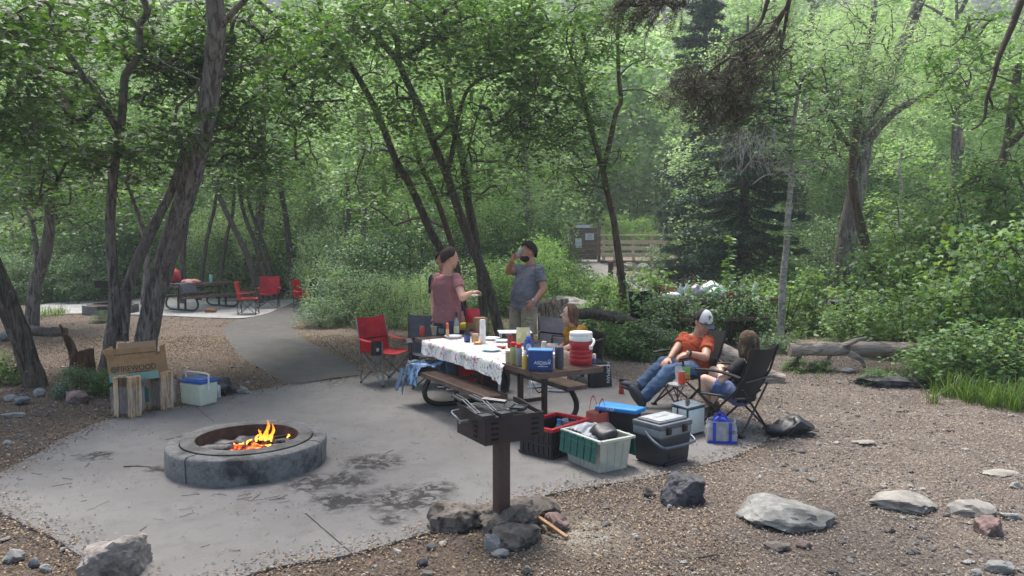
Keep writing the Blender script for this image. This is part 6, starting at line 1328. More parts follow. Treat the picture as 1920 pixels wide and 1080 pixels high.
for k in range(-3, 4):
    for s in (-1, 1): mb.tube([(k * c * .26, s * (d + .003), .02), (k * a * .26, s * (b2 + .003), H - .05)], .005, 5)
for k in (-1, 0, 1):
    for s in (-1, 1): mb.tube([(s * (c + .003), k * d * .5, .02), (s * (a + .003), k * b2 * .5, H - .05)], .005, 5)
part('tub', mb, TOTE, t, smooth=0)
mb = MB()
for s in (-1, 1): mb.box((0, s * (b2 + .012), H - .012), (L + .05, .03, .024)); mb.box((s * (a + .012), 0, H - .0125), (.03, Wd - .02, .023))
part('rim', mb, col('tote_rim', 'c2c5ba', .3, alpha=.85), t, bevel=.004)
GRN = M('tote_green', '1f5a52', .4, var=.06, bump=.05)
for s in (-1, 1):
    mb = MB(); mb.box((0, s * (b2 + .045), H - .1), (L - .01, .01, .19), roteu(s * radians(6), 0, 0))
    for k in range(5): mb.box(((k - 2) * L / 5.4, s * (b2 + .052), H - .1), (.008, .01, .17), roteu(s * radians(6), 0, 0))
    for z in (.035, -.03, -.085): mb.box((0, s * (b2 + .0525), H - .09 + z), (L - .03, .009, .006), roteu(s * radians(6), 0, 0))
    for k in range(4): mb.box(((k - 1.5) * L / 4.6, s * (b2 + .036), H - .012), (.03, .025, .02))
    part('lid_flap', mb, GRN, t, smooth=0)
p = inside(TO, TR, -.05, 0, .26); t = thing('puffer_jacket', 'grey quilted puffer jacket stuffed in the clear tote and hanging over its corner', 'jacket', tuple(p), TR)
def jack(u, v):
    x = -.24 + .42 * u; y = -.15 + .28 * v; z = .035 + .05 * sin(pi * u) * sin(pi * v) + .012 * abs(sin(u * 26)) + .03 * noise.fractal(V((x * 6, y * 6, 2)), 1, 2, 3)
    if x < -.16: q = (-.16 - x) / .08; z -= .07 * q * q; x -= .06 * q
    return (x, y, z)
mb = MB(); mb.grid(jack, 70, 24, .012); part('quilted_shell', mb, M('puffer', '83878f', .5, var=.08, bump=.15, sheen=.2), t, smooth=80)
mb = MB(); mb.ell((.14, .0, .05), (.13, .12, .075), nu=24, nv=14); mb.jit(.035, 9, 3); part('dark_lining', mb, M('lining', '2a2a2e', .5), t, smooth=80)
# coral mesh bag and blue bag
CORAL = col('coral_net', 'c9675a', .5, alpha=.55); CORH = col('coral_band', 'c4574c', .5)
sack('mesh_bag', 'see-through coral mesh tote with looped handles behind the clear tote', 1122, 822, .24, .2, .26, CORAL, rz=.5, seed=9, handles=(CORH, .16))
t = sack('insulated_bag', 'bright blue topped black shopping cooler behind the coral mesh tote', 1165, 822, .46, .24, .27, BLK, rz=radians(-35), seed=10, squash=.95, handles=(BLKP, .04))
mb = MB(); mb.box((0, 0, .285), (.48, .23, .05)); mb.jit(.018, 7, 4); part('blue_top', mb, M('blue_nylon', '1f7fc9', .5, var=.1, bump=.3, bs=60), t, bevel=.015, smooth=70); text('IKEA', .045, t, WHITE, (-.05, -.1175, .29), (pi / 2, 0, 0))
# hard cooler
t = thing('hard_cooler', 'dark grey hard cooler with a lighter lid, two latches and a swing handle', 'cooler', (1.255 * S, 6.36 * S, 0), radians(38)); mb = MB(); DG = M('cooler_dark', '2e3136', .5, var=.05, bump=.15, bs=200); LG = M('cooler_light', '7d8184', .5, var=.05, bump=.15, bs=200)
mb.box((0, 0, .14), (.43, .33, .26), None, .92); bd = part('body', mb, DG, t, bevel=.025, seg=3); mb = MB(); mb.box((0, 0, .018), (.3, .36, .024)); mb.box((0, -.162, .09), (.2, .012, .06)); part('base_recess', mb, BLKP, bd, bevel=.006)
mb = MB(); mb.box((0, 0, .3), (.435, .335, .075)); part('collar', mb, LG, t, bevel=.015, seg=3)
mb = MB(); mb.box((0, 0, .36), (.44, .345, .05)); mb.box((0, 0, .392), (.38, .28, .025)); ld = part('lid', mb, M('lid_mid', '5c6065', .5, bump=.15, bs=200), t, bevel=.016, seg=3)
mb = MB(); mb.box((0, 0, .408), (.34, .24, .008)); pn = part('lid_panel', mb, M('lid_pale', '9b9fa1', .5), ld, bevel=.003); text('DOMETIC', .04, ld, M('grey_ink', '77797b', .6), (0, .0, .4125), (0, 0, 0))
for s in (-1, 1):
    mb = MB(); mb.box((s * .11, -.175, .325), (.06, .02, .075)); mb.box((s * .11, -.187, .34), (.04, .008, .02)); mb.box((s * .11, -.187, .31), (.04, .008, .02)); part('latch', mb, BLKP, t, bevel=.004)
mb = MB(); mb.tube(catmull([(-.225, 0, .3), (-.235, -.08, .25), (-.225, -.19, .2), (-.15, -.215, .185), (.15, -.215, .185), (.225, -.19, .2), (.235, -.08, .25), (.225, 0, .3)], 4), .014, 8); part('handle', mb, M('handle_steel', '5a6470', .35, metal=.4), t)
# bags by the woman's chair
t = thing('cooler_bag', 'white and dark green boxy cooler bag with a zipped top', 'bag', (1.67 * S, 7.22 * S, 0), radians(40)); mb = MB(); mb.box((0, 0, .15), (.3, .2, .3)); mb.jit(.008, 6, 2); part('body', mb, M('green_pvc', '1f4a3d', .45, bump=.1), t, bevel=.01)
mb = MB(); mb.box((-.152, 0, .16), (.008, .18, .25)); mb.box((0, -.103, .15), (.26, .008, .25)); part('white_panel', mb, M('white_pvc', 'cdd3d0', .5, var=.05), t, bevel=.003); mb = MB(); mb.box((0, 0, .308), (.31, .21, .02), roteu(radians(5), 0, 0)); part('lid', mb, M('slate_lid', '5d6a75', .6), t, bevel=.006)
mb = MB(); mb.tube(catmull([(-.1, -.06, .31), (-.06, -.02, .36), (.0, .0, .34), (.03, .03, .37), (.06, .04, .32)], 4), .014, 7, flat=.4); mb.tube(catmull([(-.155, .02, .3), (-.18, .0, .2), (-.165, -.03, .12)], 4), .012, 6, flat=.4); part('strap', mb, BLK, t)
t = sack('canvas_tote', 'grey canvas tote with royal blue straps in front of the black chair', 1357, 832, .3, .2, .22, M('canvas_grey', '9b9c9f', .85, bump=.3, bs=120), rz=radians(-8), seed=12, squash=.9, handles=(col('royal', '2a3fb0', .6), .07))
mb = MB()
for x in (-.08, .075): mb.grid(lambda u, v: (x + (v - .5) * .03, -.102 - .012 * sin(pi * u), .01 + .2 * u), 6, 1, .004)
mb.box((0, -.1, .015), (.29, .012, .025)); part('blue_trim', mb, col('royal', '2a3fb0', .6), t); mb = MB(); mb.ell((.0, 0, .2), (.09, .06, .05), nu=14, nv=10); mb.jit(.03, 14, 2); part('blue_lining', mb, col('royal', '2a3fb0', .6), t); text('ASDWA', .04, t, BLK, (.125, -.118, .12), (pi / 2, 0, .2)); 
# crumpled black bag right
g = G(1487, 820); t = thing('backpack', 'crumpled black bag lying on the dirt right of the black chair', 'bag', (g.x, g.y + .12, 0), radians(12)); mb = MB(); mb.ell((0, 0, .08), (.27, .15, .075), nu=36, nv=22); mb.v = [tuple(V((p[0], p[1], max(.005, p[2] + (.05 * math.exp(-((p[0] - .06) / .07) ** 2) if p[2] > .08 else 0) - .03 * (p[0] < -.1)))) + noise.noise_vector(V(p) * 9) * .035) for p in mb.v]
part('bag_body', mb, M('leather_black', '2b2d31', .45, var=.2, bump=.3, bs=30), t, smooth=60); mb = MB(); mb.tube(catmull([(.1, -.1, .1), (.2, -.16, .06), (.27, -.1, .05), (.25, 0, .06), (.12, .02, .14)], 5), .013, 7, flat=.4); mb.tube(catmull([(-.12, -.14, .02), (-.05, -.15, .08), (.0, -.1, .16), (.04, 0, .19)], 5), .015, 7, flat=.4); part('strap', mb, BLK, t)
# on the side table
p = P(1277, 719, 7.75); t = lathe_item('mug', 'orange camp mug with a handle on the small round table', 'mug', (p.x, p.y - .03, p.z), [('body', [(.001, 0), (.038, 0), (.041, .01), (.041, .13), (.038, .135)], col('mug_orange', 'd2512c', .35)), ('lid', [(.039, .134), (.039, .145), (.001, .147)], col('lid_steel', '9a9b9b', .3, metal=.5))]); mb = MB(); mb.tube(catmull([(.04, 0, .1), (.07, 0, .1), (.075, 0, .06), (.07, 0, .03), (.04, 0, .03)], 4), .008, 7); part('handle', mb, col('mug_orange', 'd2512c', .35), t)
p = P(1273, 716, 7.85); bottle('clear_tumbler', 'tall clear tumbler behind the orange mug', 'cup', 0, 0, [(.001, .004), (.034, 0), (.045, .17), (.042, .17), (.03, .008), (.001, .008)], CLEAR) .location = (p.x, p.y + .02, p.z)
p = P(1286, 700, 7.95); packet('green_pouch', 'bright green pouch sticking up behind the orange mug', 'bag', 0, 0, .11, .03, .14, col('lime', '9ccf7a', .4, alpha=.85)).location = (p.x, p.y + .03, p.z - .07)
# ================================================================ PEOPLE
def skinm(name, h): return M(name, h, .5, var=.06, vs=30, bump=.06, bs=200, col2=[c * .82 for c in rgb(h)], ms=8, lo=.5, hi=.7)
SKIN = skinm('skin', 'c4937a'); SKIN2 = skinm('skin_fair', 'd9b09a'); SKIN3 = skinm('skin_tan', 'b07d64')
def remesh(mb, voxel, mats, name, base, smooth_it=4, wr=0, wf=9, seed=0, mat=None):
    mb.v = [tuple(V(p) - base) for p in mb.v]; me = bpy.data.meshes.new('tmp'); me.from_pydata(mb.v, [], mb.f)
    bm = bmesh.new(); bm.from_mesh(me); bmesh.ops.recalc_face_normals(bm, faces=bm.faces); bm.to_mesh(me); bm.free()
    o = bpy.data.objects.new('tmp', me)
    r = o.modifiers.new('r', 'REMESH'); r.mode = 'VOXEL'; r.voxel_size = voxel
    s = o.modifiers.new('s', 'SMOOTH'); s.factor = .5; s.iterations = smooth_it
    out = bake_mesh(o); bpy.data.meshes.remove(me)
    out.name = name; out.materials.clear(); out.materials.append(mats)
    if wr:
        n = len(out.vertices); co = np.empty(n * 3, np.float32); no = np.empty(n * 3, np.float32); out.vertices.foreach_get('co', co); out.vertices.foreach_get('normal', no); co = co.reshape(-1, 3); no = no.reshape(-1, 3); dd = np.empty(n)
        for i in range(n):
            q = V(co[i]) * wf + V((seed * 3, 0, 0)); dd[i] = 1 - abs(noise.noise(V((q.x, q.y, q.z * 1.5)) + noise.noise_vector(q * .6) * 1.6)) * 3.2
        out.vertices.foreach_set('co', (co + no * (wr * dd)[:, None]).astype(np.float32).ravel()); out.update()
    out.polygons.foreach_set('use_smooth', [True] * len(out.polygons)); return out
def loft(mb, secs, side, front, n=20):
    """secs: (center, half width, half depth front, half depth back)"""
    vs = []
    for c, a, bf, bb in secs:
        for j in range(n):
            th = 2 * pi * j / n; cs, sn = cos(th), sin(th); k = (abs(cs) ** 2.6 + abs(sn) ** 2.6) ** (-1 / 2.6)
            vs.append(V(c) + side * a * cs * k + front * (bf if sn > 0 else bb) * sn * k)
    m = len(secs); mb.add(vs, [(i * n + j, i * n + (j + 1) % n, (i + 1) * n + (j + 1) % n, (i + 1) * n + j) for i in range(m - 1) for j in range(n)] + [tuple(range(n))[::-1], tuple((m - 1) * n + j for j in range(n))])
def hand(mb, wr, d, nrm, k=1.0, curl=.7, thumb=1):
    d = d.normalized(); nrm = (nrm - d * nrm.dot(d)).normalized(); s = d.cross(nrm) * thumb
    R = Matrix((s, d, nrm)).transposed(); mb.ell(wr + d * .05 * k, (.04 * k, .055 * k, .016 * k), R, 12, 8)
    for i, (o, L) in enumerate(((-.03, .058), (-.01, .074), (.011, .08), (.031, .072))):
        b = wr + d * (.09 - .004 * abs(i - 2)) * k + s * o * k; p = b; a = 0; r = .0095 * k
        for q, f in enumerate((.45, .32, .23)):
            a += curl * (.55 if q == 0 else .75) + .08 * i; dd = d * cos(a) - nrm * sin(a); p2 = p + dd * L * f * k; mb.cap(p, p2, r, r * .92, 8); p = p2; r *= .92
    b = wr + d * .03 * k + s * .03 * k; m = b + (s * .75 + d * .7 - nrm * .25).normalized() * .04 * k; e = m + (d * .85 + s * .1 - nrm * .5).normalized() * .034 * k
    mb.cap(b, m, .013 * k, .0115 * k, 8); mb.cap(m, e, .0115 * k, .0095 * k, 8)
def basis(f, lean=V((0, 0, 1))):
    f = V(f).normalized(); s = f.cross(lean).normalized(); u = s.cross(f).normalized(); return s, f, u      # s = person's right
def head(mb, c, f, k, chin=1.0):
    s, f, u = basis(f); R = Matrix((s, f, u)).transposed()
    mb.ell(c + u * .02 * k, (.076 * k, .095 * k, .1 * k), R, 18, 14); mb.ell(c + f * .018 * k - u * .045 * k, (.06 * k, .074 * k, .075 * k * chin), R, 16, 12)
    mb.ell(c + f * .055 * k - u * .095 * k, (.03 * k, .028 * k, .022 * k), R, 10, 8)
    mb.cap(c + f * .088 * k + u * .01 * k, c + f * .108 * k - u * .022 * k, .009 * k, .014 * k, 8); mb.ell(c + f * .083 * k - u * .058 * k, (.024 * k, .014 * k, .01 * k), R, 8, 6)
    mb.ell(c + f * .083 * k + u * .03 * k, (.05 * k, .012 * k, .008 * k), R, 8, 6)
    for q in (-1, 1): mb.ell(c + s * q * .078 * k - f * .008 * k - u * .005 * k, (.01 * k, .02 * k, .032 * k), R, 8, 8)
def face_parts(o, c, f, k, brow, base):
    s, f, u = basis(f); c = c - base; m = MB()
    for q in (-1, 1): m.ell(c + s * q * .031 * k + f * .086 * k + u * .012 * k, (.012 * k, .008 * k, .007 * k), Matrix((s, f, u)).transposed(), 10, 8)
    part('eyes', m, col('eye_white', 'cfc8c0', .3), o); m = MB()
    for q in (-1, 1): m.ell(c + s * q * .031 * k + f * .0925 * k + u * .012 * k, (.0052 * k, .003 * k, .0055 * k), Matrix((s, f, u)).transposed(), 8, 6)
    part('pupils', m, col('pupil', '1d1613', .2), o); m = MB()
    for q in (-1, 1): m.tube([c + s * q * .014 * k + f * .097 * k + u * .032 * k, c + s * q * .034 * k + f * .094 * k + u * .038 * k, c + s * q * .052 * k + f * .083 * k + u * .032 * k], .0042 * k, 6)
    part('eyebrows', m, brow, o); m = MB(); m.tube([c - s * .022 * k + f * .093 * k - u * .057 * k, c + f * .099 * k - u * .056 * k, c + s * .022 * k + f * .093 * k - u * .057 * k], [.003 * k, .0055 * k, .003 * k], 7)
    part('lips', m, col('lips', 'a2625a', .5), o)
def hairm(name, h, h2): return M(name, h, .95, col2=h2, ms=30, lo=.45, hi=.75, var=.2, bump=.6, bs=160, stretch=(1, 1, .25))
def hair(o, c, f, k, mat, base, front=.62, side=1.25, back=2.1, length=0, vol=1.1, seed=0, part_f=0, name='hair'):
    s, f, u = basis(f); c = c - base + u * .015 * k; nu, nv = 60, 26; vs = []
    for i in range(nu):
        az = 2 * pi * i / nu; ca, sa = cos(az), sin(az)        # ca=1 front
        t = (1 - ca) / 2; lim = front + (side - front) * ss(0, .5, t) + (back - side) * ss(.5, 1, t) + .14 * noise.noise(V((i * .9, seed, 0))) + .08 * noise.noise(V((i * 2.3, seed, 5)))
        for j in range(nv + 1):
            q = j / nv; ph = lim * min(1, q / (.6 if length else 1)); rr = vol * (1 + .02 * noise.noise(V((ca * 7, sa * 7, ph * 3 + seed))) + .035 * noise.noise(V((ca * 2.5, sa * 2.5, ph + seed)))) * (1 if q < .97 or length else .97)
            d = u * cos(ph) * .116 + (f * ca * .104 + s * sa * .09) * sin(ph); p = c + d * rr * k
            if length and q > .6:
                w = (q - .6) / .4 * ss(.1, .45, t); p = p + V((0, 0, -1)) * length * w * (1 + .15 * noise.noise(V((i * 1.3, 1, seed)))) + (f * ca * .02 + s * sa * .025) * w * k * sin(w * 2.5) + (noise.noise_vector(V((i * .8, 2, seed)))) * .008 * w
            vs.append(p)
    mb = MB(); w = nv + 1; mb.add(vs, [(i * w + j, ((i + 1) % nu) * w + j, ((i + 1) % nu) * w + j + 1, i * w + j + 1) for i in range(nu) for j in range(nv)])
    return part(name, mb, mat, o, smooth=80, weld=True)
def shoe(o, an, toe, k, mat, sole, base, up=V((0, 0, 1)), name='shoe'):
    d = (toe - an); d = (d - up * d.dot(up)).normalized(); s = d.cross(up); R = Matrix((d, s, up)).transposed(); c = an - base - up * .055 * k
    mb = MB(); mb.ell(c + d * .06 * k + up * .02 * k, (.135 * k, .048 * k, .045 * k), R, 20, 12); mb.ell(c + d * .0 * k + up * .045 * k, (.06 * k, .042 * k, .055 * k), R, 16, 10)
    sh = part(name, mb, mat, o, smooth=80); mb = MB(); mb.ell(c + d * .06 * k - up * .012 * k, (.14 * k, .05 * k, .02 * k), R, 20, 8); part('sole', mb, sole, sh, smooth=80)
    mb = MB()
    for q in (.05, .075, .1): mb.tube([c + d * q * k + up * .062 * k - s * .02 * k, c + d * q * k + up * .066 * k + s * .02 * k], .003 * k, 5)
    part('laces', mb, col('lace', 'b9b6b0', .8), sh)
def person(label, J, f, ff, k, skin, shirt, pants, legs_to, hairfn, torso, arm_cut=.55, shoes=None, curl=(.6, .6), palm=None, stand=True, pant_name='trousers', wr=.0035, shirt_len=.02, sexf=1.0, neckline=True):
    """J world joints ; f torso front ; ff face front"""
    base = V((J['hip'].x, J['hip'].y, 0)); f = V(f).normalized(); up = (J['neck'] - J['hip']).normalized(); s = f.cross(up).normalized(); f = up.cross(s).normalized()
    mb = MB(); H_, N_ = J['hip'], J['neck']; L = (N_ - H_).length
    secs = [(H_ + up * (t * L), a * k, b * k, c * k) for t, a, b, c in torso]; loft(mb, [(c, a * .93, b * .9, d * .9) for c, a, b, d in secs], s, f)
    mb.cap(N_ - up * .05 * k, J['head'] - V(ff).normalized() * .01 * k - V((0, 0, .03)), .056 * k * sexf, .052 * k * sexf); head(mb, J['head'], ff, k * .98)
    for q in 'LR':
        mb.cap(J['sh' + q], J['el' + q], .05 * k * sexf, .04 * k * sexf); mb.cap(J['el' + q], J['wr' + q], .041 * k * sexf, .026 * k * sexf)
        d = J.get('hd' + q, J['wr' + q] + (J['wr' + q] - J['el' + q])) - J['wr' + q]; pn = (palm or {}).get(q, V((0, 0, 1)))
        hand(mb, J['wr' + q], d, V(pn), k, curl[0 if q == 'L' else 1], thumb=1 if q == 'L' else -1)
        mb.cap(J['hip' + q], J['kn' + q], .082 * k, .058 * k); mb.cap(J['kn' + q], J['kn' + q].lerp(J['an' + q], .35), .056 * k, .056 * k); mb.cap(J['kn' + q].lerp(J['an' + q], .3), J['an' + q], .056 * k, .037 * k)
        d = (J['toe' + q] - J['an' + q]).normalized(); mb.cap(J['an' + q], J['an' + q] + d * .1 * k - V((0, 0, .03)), .035 * k, .028 * k)
    o = link('person', remesh(mb, .0085, skin, 'person', base, 3)); o.location = base; tag(o, label, 'person')
    # shirt
    mb = MB(); loft(mb, [(H_ + up * (-shirt_len), secs[0][1] * 1.07, secs[0][2] * 1.1, secs[0][3] * 1.1)] + [(c, a * 1.04, b * 1.06, d * 1.06) for c, a, b, d in secs if True][:-1] + [(secs[-1][0] - up * .012, secs[-1][1] * 1.1, secs[-1][2] * 1.1, secs[-1][3] * 1.1)], s, f)
    for q in 'LR':
        e = J['sh' + q].lerp(J['el' + q], arm_cut); mb.ell(J['sh' + q], (.066 * k,) * 3, None, 12, 9); mb.tube([J['sh' + q] + (J['sh' + q] - e).normalized() * .02, J['sh' + q].lerp(e, .5), e], [.064 * k, .063 * k, .066 * k], 14)
    link('shirt', remesh(mb, .01, shirt, 'shirt', base, 3, wr, 8, k * 7), o)
    # lower garment
    mb = MB(); mb.ell(H_ - up * .0, (secs[0][1] * 1.0, secs[0][2] * 1.0, .11 * k), Matrix((s, f, up)).transposed(), 16, 12)
    for q in 'LR':
        kn, an = J['kn' + q], J['an' + q]; hp = J['hip' + q]
        if legs_to <= 1: e = hp.lerp(kn, legs_to); mb.tube([hp - (e - hp).normalized() * .03, hp, hp.lerp(e, .5), e], [.07 * k, .1 * k, .097 * k, .098 * k], 16)
        else: mb.cap(hp, kn, .1 * k, .076 * k); mb.tube([kn, kn.lerp(an, .3), kn.lerp(an, .7), kn.lerp(an, .97)], [.075 * k, .072 * k, .062 * k, .064 * k], 16); mb.ell(kn, (.076 * k,) * 3)
    link(pant_name, remesh(mb, .01, pants, pant_name, base, 3, wr * 1.2, 7, k * 5 + 2), o)
    if shoes:
        for q in 'LR': shoe(o, J['an' + q], J['toe' + q], k, shoes[0], shoes[1], base, J.get('up' + q, V((0, 0, 1))))
    return o, base
MALE = [(0, .168, .115, .125), (.12, .17, .125, .12), (.35, .158, .125, .1), (.6, .17, .12, .105), (.8, .182, .11, .105), (.92, .165, .08, .085), (1.0, .075, .06, .06)]
BELLY = [(0, .178, .135, .125), (.12, .182, .165, .12), (.35, .178, .18, .11), (.6, .18, .145, .11), (.8, .188, .115, .11), (.92, .168, .085, .09), (1.0, .078, .062, .062)]
FEM = [(0, .168, .11, .12), (.12, .162, .11, .11), (.38, .13, .1, .09), (.62, .145, .115, .09), (.8, .155, .1, .09), (.92, .14, .07, .075), (1.0, .06, .05, .05)]
def down(p, z, dx=0, dy=0): return V((p.x + dx, p.y + dy, z))
def Pz(px, py, Y): return P(px, py, Y)
BROWNH = hairm('hair_brown', '241a14', '3f3024'); DARKH = hairm('hair_dark', '16110e', '2d231d'); AUB = hairm('hair_auburn', '5c4030', '8a6a50'); BLOND = hairm('hair_ash', '463629', '8a7458')
# --- man in the mauve shirt
J = dict(head=Pz(843, 485, 9.3), neck=Pz(838, 515, 9.3), shR=Pz(856, 522, 9.18), shL=Pz(820, 522, 9.45), elR=Pz(867, 558, 9.0), wrR=Pz(883, 549, 9.1), hdR=Pz(896, 546, 9.15), elL=Pz(813, 562, 9.5), wrL=Pz(814, 592, 9.4), hip=Pz(838, 602, 9.3), hipR=Pz(846, 608, 9.22), hipL=Pz(829, 608, 9.38))
for q in 'LR': h = J['hip' + q]; J['kn' + q] = down(h, .5, 0, .02); J['an' + q] = down(h, .1, 0, 0); J['toe' + q] = down(h, .03, .1, .13)
o, b = person('standing man in a mauve t-shirt seen from behind, holding a plate out to the right', J, (.6, .8, 0), (.93, .36, -.02), 1.16, SKIN, M('mauve_knit', '8a5a5c', .9, var=.08, bump=.2, bs=300), M('slate_jeans', '3a4658', .9, var=.15, bump=.3, bs=200), 2, None, MALE, .52, (M('shoe_dark', '3a3a3c', .7), WHITE), (.3, .9), dict(R=(0, 0, 1), L=(1, 0, 0)), sexf=1.06)
face_parts(o, J['head'], (.93, .36, -.02), 1.16, BROWNH, b); hair(o, J['head'], (.93, .36, -.02), 1.16, BROWNH, b, front=.5, side=1.5, back=2.15, vol=1.07)
lathe_item('paper_plate', 'white plate held out by the man in the mauve shirt', 'plate', Pz(886, 555, 9.12), [('plate', [(.001, 0), (.07, 0), (.1, .014), (.102, .016), (.07, .005), (.001, .005)], WHITE)])
# --- the one hidden behind him
J = dict(head=Pz(829, 490, 10.3), neck=Pz(832, 515, 10.3), shR=Pz(812, 524, 10.3), shL=Pz(856, 524, 10.4), elR=Pz(812, 565, 10.35), wrR=Pz(820, 590, 10.2), elL=Pz(862, 560, 10.4), wrL=Pz(866, 590, 10.3), hip=Pz(852, 600, 10.4), hipR=Pz(846, 606, 10.4), hipL=Pz(862, 606, 10.45))
for q in 'LR': h = J['hip' + q]; J['kn' + q] = down(h, .5, 0, -.04); J['an' + q] = down(h, .1); J['toe' + q] = down(h, .03, 0, -.15)
o, b = person('person in dark clothes almost hidden behind the man in the mauve shirt', J, (.1, -1, 0), (.2, -1, 0), 1.08, SKIN3, M('navy_knit', '23262f', .9, bump=.2), M('dark_trousers', '24262c', .9, bump=.2), 2, None, MALE, .6, (BLKP, BLKP))
face_parts(o, J['head'], (.2, -1, 0), 1.08, DARKH, b); hair(o, J['head'], (.2, -1, 0), 1.08, DARKH, b, front=.7, side=1.3, back=2.1)
# --- man in the grey shirt
J = dict(head=Pz(990, 474, 10.4), neck=Pz(997, 499, 10.4), shL=Pz(1011, 506, 10.22), shR=Pz(977, 504, 10.6), elR=Pz(953, 509, 10.35), wrR=Pz(960, 488, 10.15), hdR=Pz(969, 474, 10.12), elL=Pz(1019, 542, 10.15), wrL=Pz(1002, 565, 10.05), hdL=Pz(992, 576, 10.05), hip=Pz(984, 572, 10.4), hipL=Pz(992, 578, 10.28), hipR=Pz(970, 576, 10.5))
for q, dx in (('L', .0), ('R', -.02)): h = J['hip' + q]; J['kn' + q] = down(h, .58, dx, -.03); J['an' + q] = down(h, .1, dx, 0); J['toe' + q] = down(h, .03, -.14 + dx, -.1)
o, b = person('bearded man in a grey short-sleeved shirt and khaki shorts, drinking from a can', J, (-.78, -.62, 0), (-.92, -.34, .05), 1.2, SKIN3, M('grey_shirt', '75767c', .85, col2='5e6068', ms=5, var=.08, bump=.2, bs=250), M('khaki', 'a39880', .9, col2='8b8069', ms=7, var=.1, bump=.3, bs=160), .93, None, BELLY, .62, (M('shoe_brown', '5a4a3c', .7), WHITE), (.5, 1.0), dict(R=(-.5, .6, .3), L=(0, -1, 0)), wr=.005, shirt_len=.06, pant_name='shorts', sexf=1.08)
face_parts(o, J['head'], (-.92, -.34, .05), 1.2, DARKH, b); hair(o, J['head'], (-.92, -.34, .05), 1.2, DARKH, b, front=.85, side=1.35, back=2.1, vol=1.16, seed=3)
s_, f_, u_ = basis((-.92, -.34, .05)); mb = MB(); c = J['head'] - b; mb.ell(c + f_ * .034 - u_ * .082, (.078, .086, .062), Matrix((s_, f_, u_)).transposed(), 16, 12); mb.jit(.006, 40); part('beard', mb, DARKH, o)
mb = MB(); c = J['neck'] - b; mb.grid(lambda u, v: tuple(c + s_ * (.082 * cos(u * 2 * pi)) + f_ * (.082 * sin(u * 2 * pi) + .015) + V((0, 0, -.015 + .045 * v - .03 * max(0, sin(u * 2 * pi))))), 24, 2, .004); part('collar', mb, MATS['grey_shirt'], o, smooth=80)
mb = MB(); c = Pz(1001.5, 563.5, 10.05) - b; mb.lathe([(.034, -.012), (.037, -.006), (.037, .006), (.034, .012)], c, 14, roteu(radians(40), radians(30), 0)); part('watch', mb, col('watch_steel', 'b9b8b4', .3, metal=.6), o)
p = Pz(969, 481, 10.1); t = can(0, 0, 'drink can held up to his mouth by the bearded man', col('grey_can', '8f8e90', .35, metal=.4), base=p, r=.034, h=.13); t.rotation_euler = (0, radians(35), radians(10))
# --- woman in the yellow shirt
J = dict(head=Pz(1069, 590, 9.8), neck=Pz(1078, 610, 9.8), shL=Pz(1092, 620, 9.6), shR=Pz(1068, 617, 10.05), elL=Pz(1072, 648, 9.5), wrL=Pz(1054, 655, 9.45), hdL=Pz(1044, 650, 9.5), elR=Pz(1058, 644, 9.95), wrR=Pz(1050, 652, 9.7), hdR=Pz(1042, 648, 9.6), hip=Pz(1082, 672, 9.8), hipL=Pz(1082, 675, 9.68), hipR=Pz(1080, 674, 9.92), knL=Pz(1050, 664, 9.25), anL=Pz(1058, 712, 9.15), knR=Pz(1030, 652, 9.6), anR=Pz(1016, 704, 9.45))
J['toeL'] = V((J['anL'].x - .2, J['anL'].y - .0, .03)); J['toeR'] = V((J['anR'].x - .15, J['anR'].y - .1, .03)); J['anL'].z = .1; J['anR'].z = .1
o, b = person('seated woman in a mustard yellow shirt looking left, behind the red jug', J, (-.8, -.6, 0), (-.99, -.05, .12), 1.16, SKIN2, M('mustard_shirt', 'b8821c', .85, col2='96680f', ms=4, var=.1, bump=.2), BLK, .45, None, FEM, .5, (M('shoe_white', 'c9c6c0', .6), WHITE), (.7, .7), wr=.007, pant_name='shorts', sexf=.86)
face_parts(o, J['head'], (-.99, -.05, .12), 1.08, AUB, b); hair(o, J['head'], (-.99, -.05, .12), 1.08, AUB, b, front=.55, side=1.5, back=2.0, length=.13, seed=5)
quad_chair('camp_chair', 'dark camp chair under the woman in the yellow shirt', (J['hip'].x, J['hip'].y + .0, 0), radians(-66), BLK, DGREY, .52, .72, seat=.34)
# --- man in the orange shirt
J = dict(head=Pz(1318, 604, 8.25), neck=Pz(1307, 628, 8.35), shR=Pz(1283, 634, 8.5), shL=Pz(1328, 640, 8.12), elR=Pz(1267, 656, 8.35), wrR=Pz(1256, 671, 8.2), hdR=Pz(1246, 680, 8.15), elL=Pz(1322, 670, 7.9), wrL=Pz(1290, 662, 7.85), hdL=Pz(1274, 668, 7.85), hip=Pz(1300, 690, 8.35), hipL=Pz(1298, 694, 8.2), hipR=Pz(1292, 688, 8.52), knR=Pz(1245, 682, 8.4), anR=Pz(1199, 724, 8.35), knL=Pz(1254, 697, 8.05), anL=Pz(1205, 748, 8.05))
J['toeR'] = Pz(1172, 724, 8.35); J['toeL'] = Pz(1186, 735, 8.0); J['upL'] = V((.55, .75, .35)).normalized(); J['upR'] = V((.35, .25, .9)).normalized()
o, b = person('seated man in an orange t-shirt, jeans and a white cap, legs stretched out', J, (-.85, -.5, .25), (.38, -.88, -.32), 1.14, SKIN, M('rust_shirt', 'a8431c', .85, col2='8a3414', ms=4, var=.08, bump=.2, bs=260), M('blue_jeans', '3f5674', .9, col2='5d7896', ms=4, lo=.45, hi=.65, var=.12, bump=.3, bs=200), 2, None, MALE, .56, (M('shoe_navy', '2c3340', .7), M('sole_dark', '3a3a3c', .8)), (.55, .6), dict(L=(0, -.2, 1), R=(0, -.2, 1)), wr=.006, sexf=1.04)
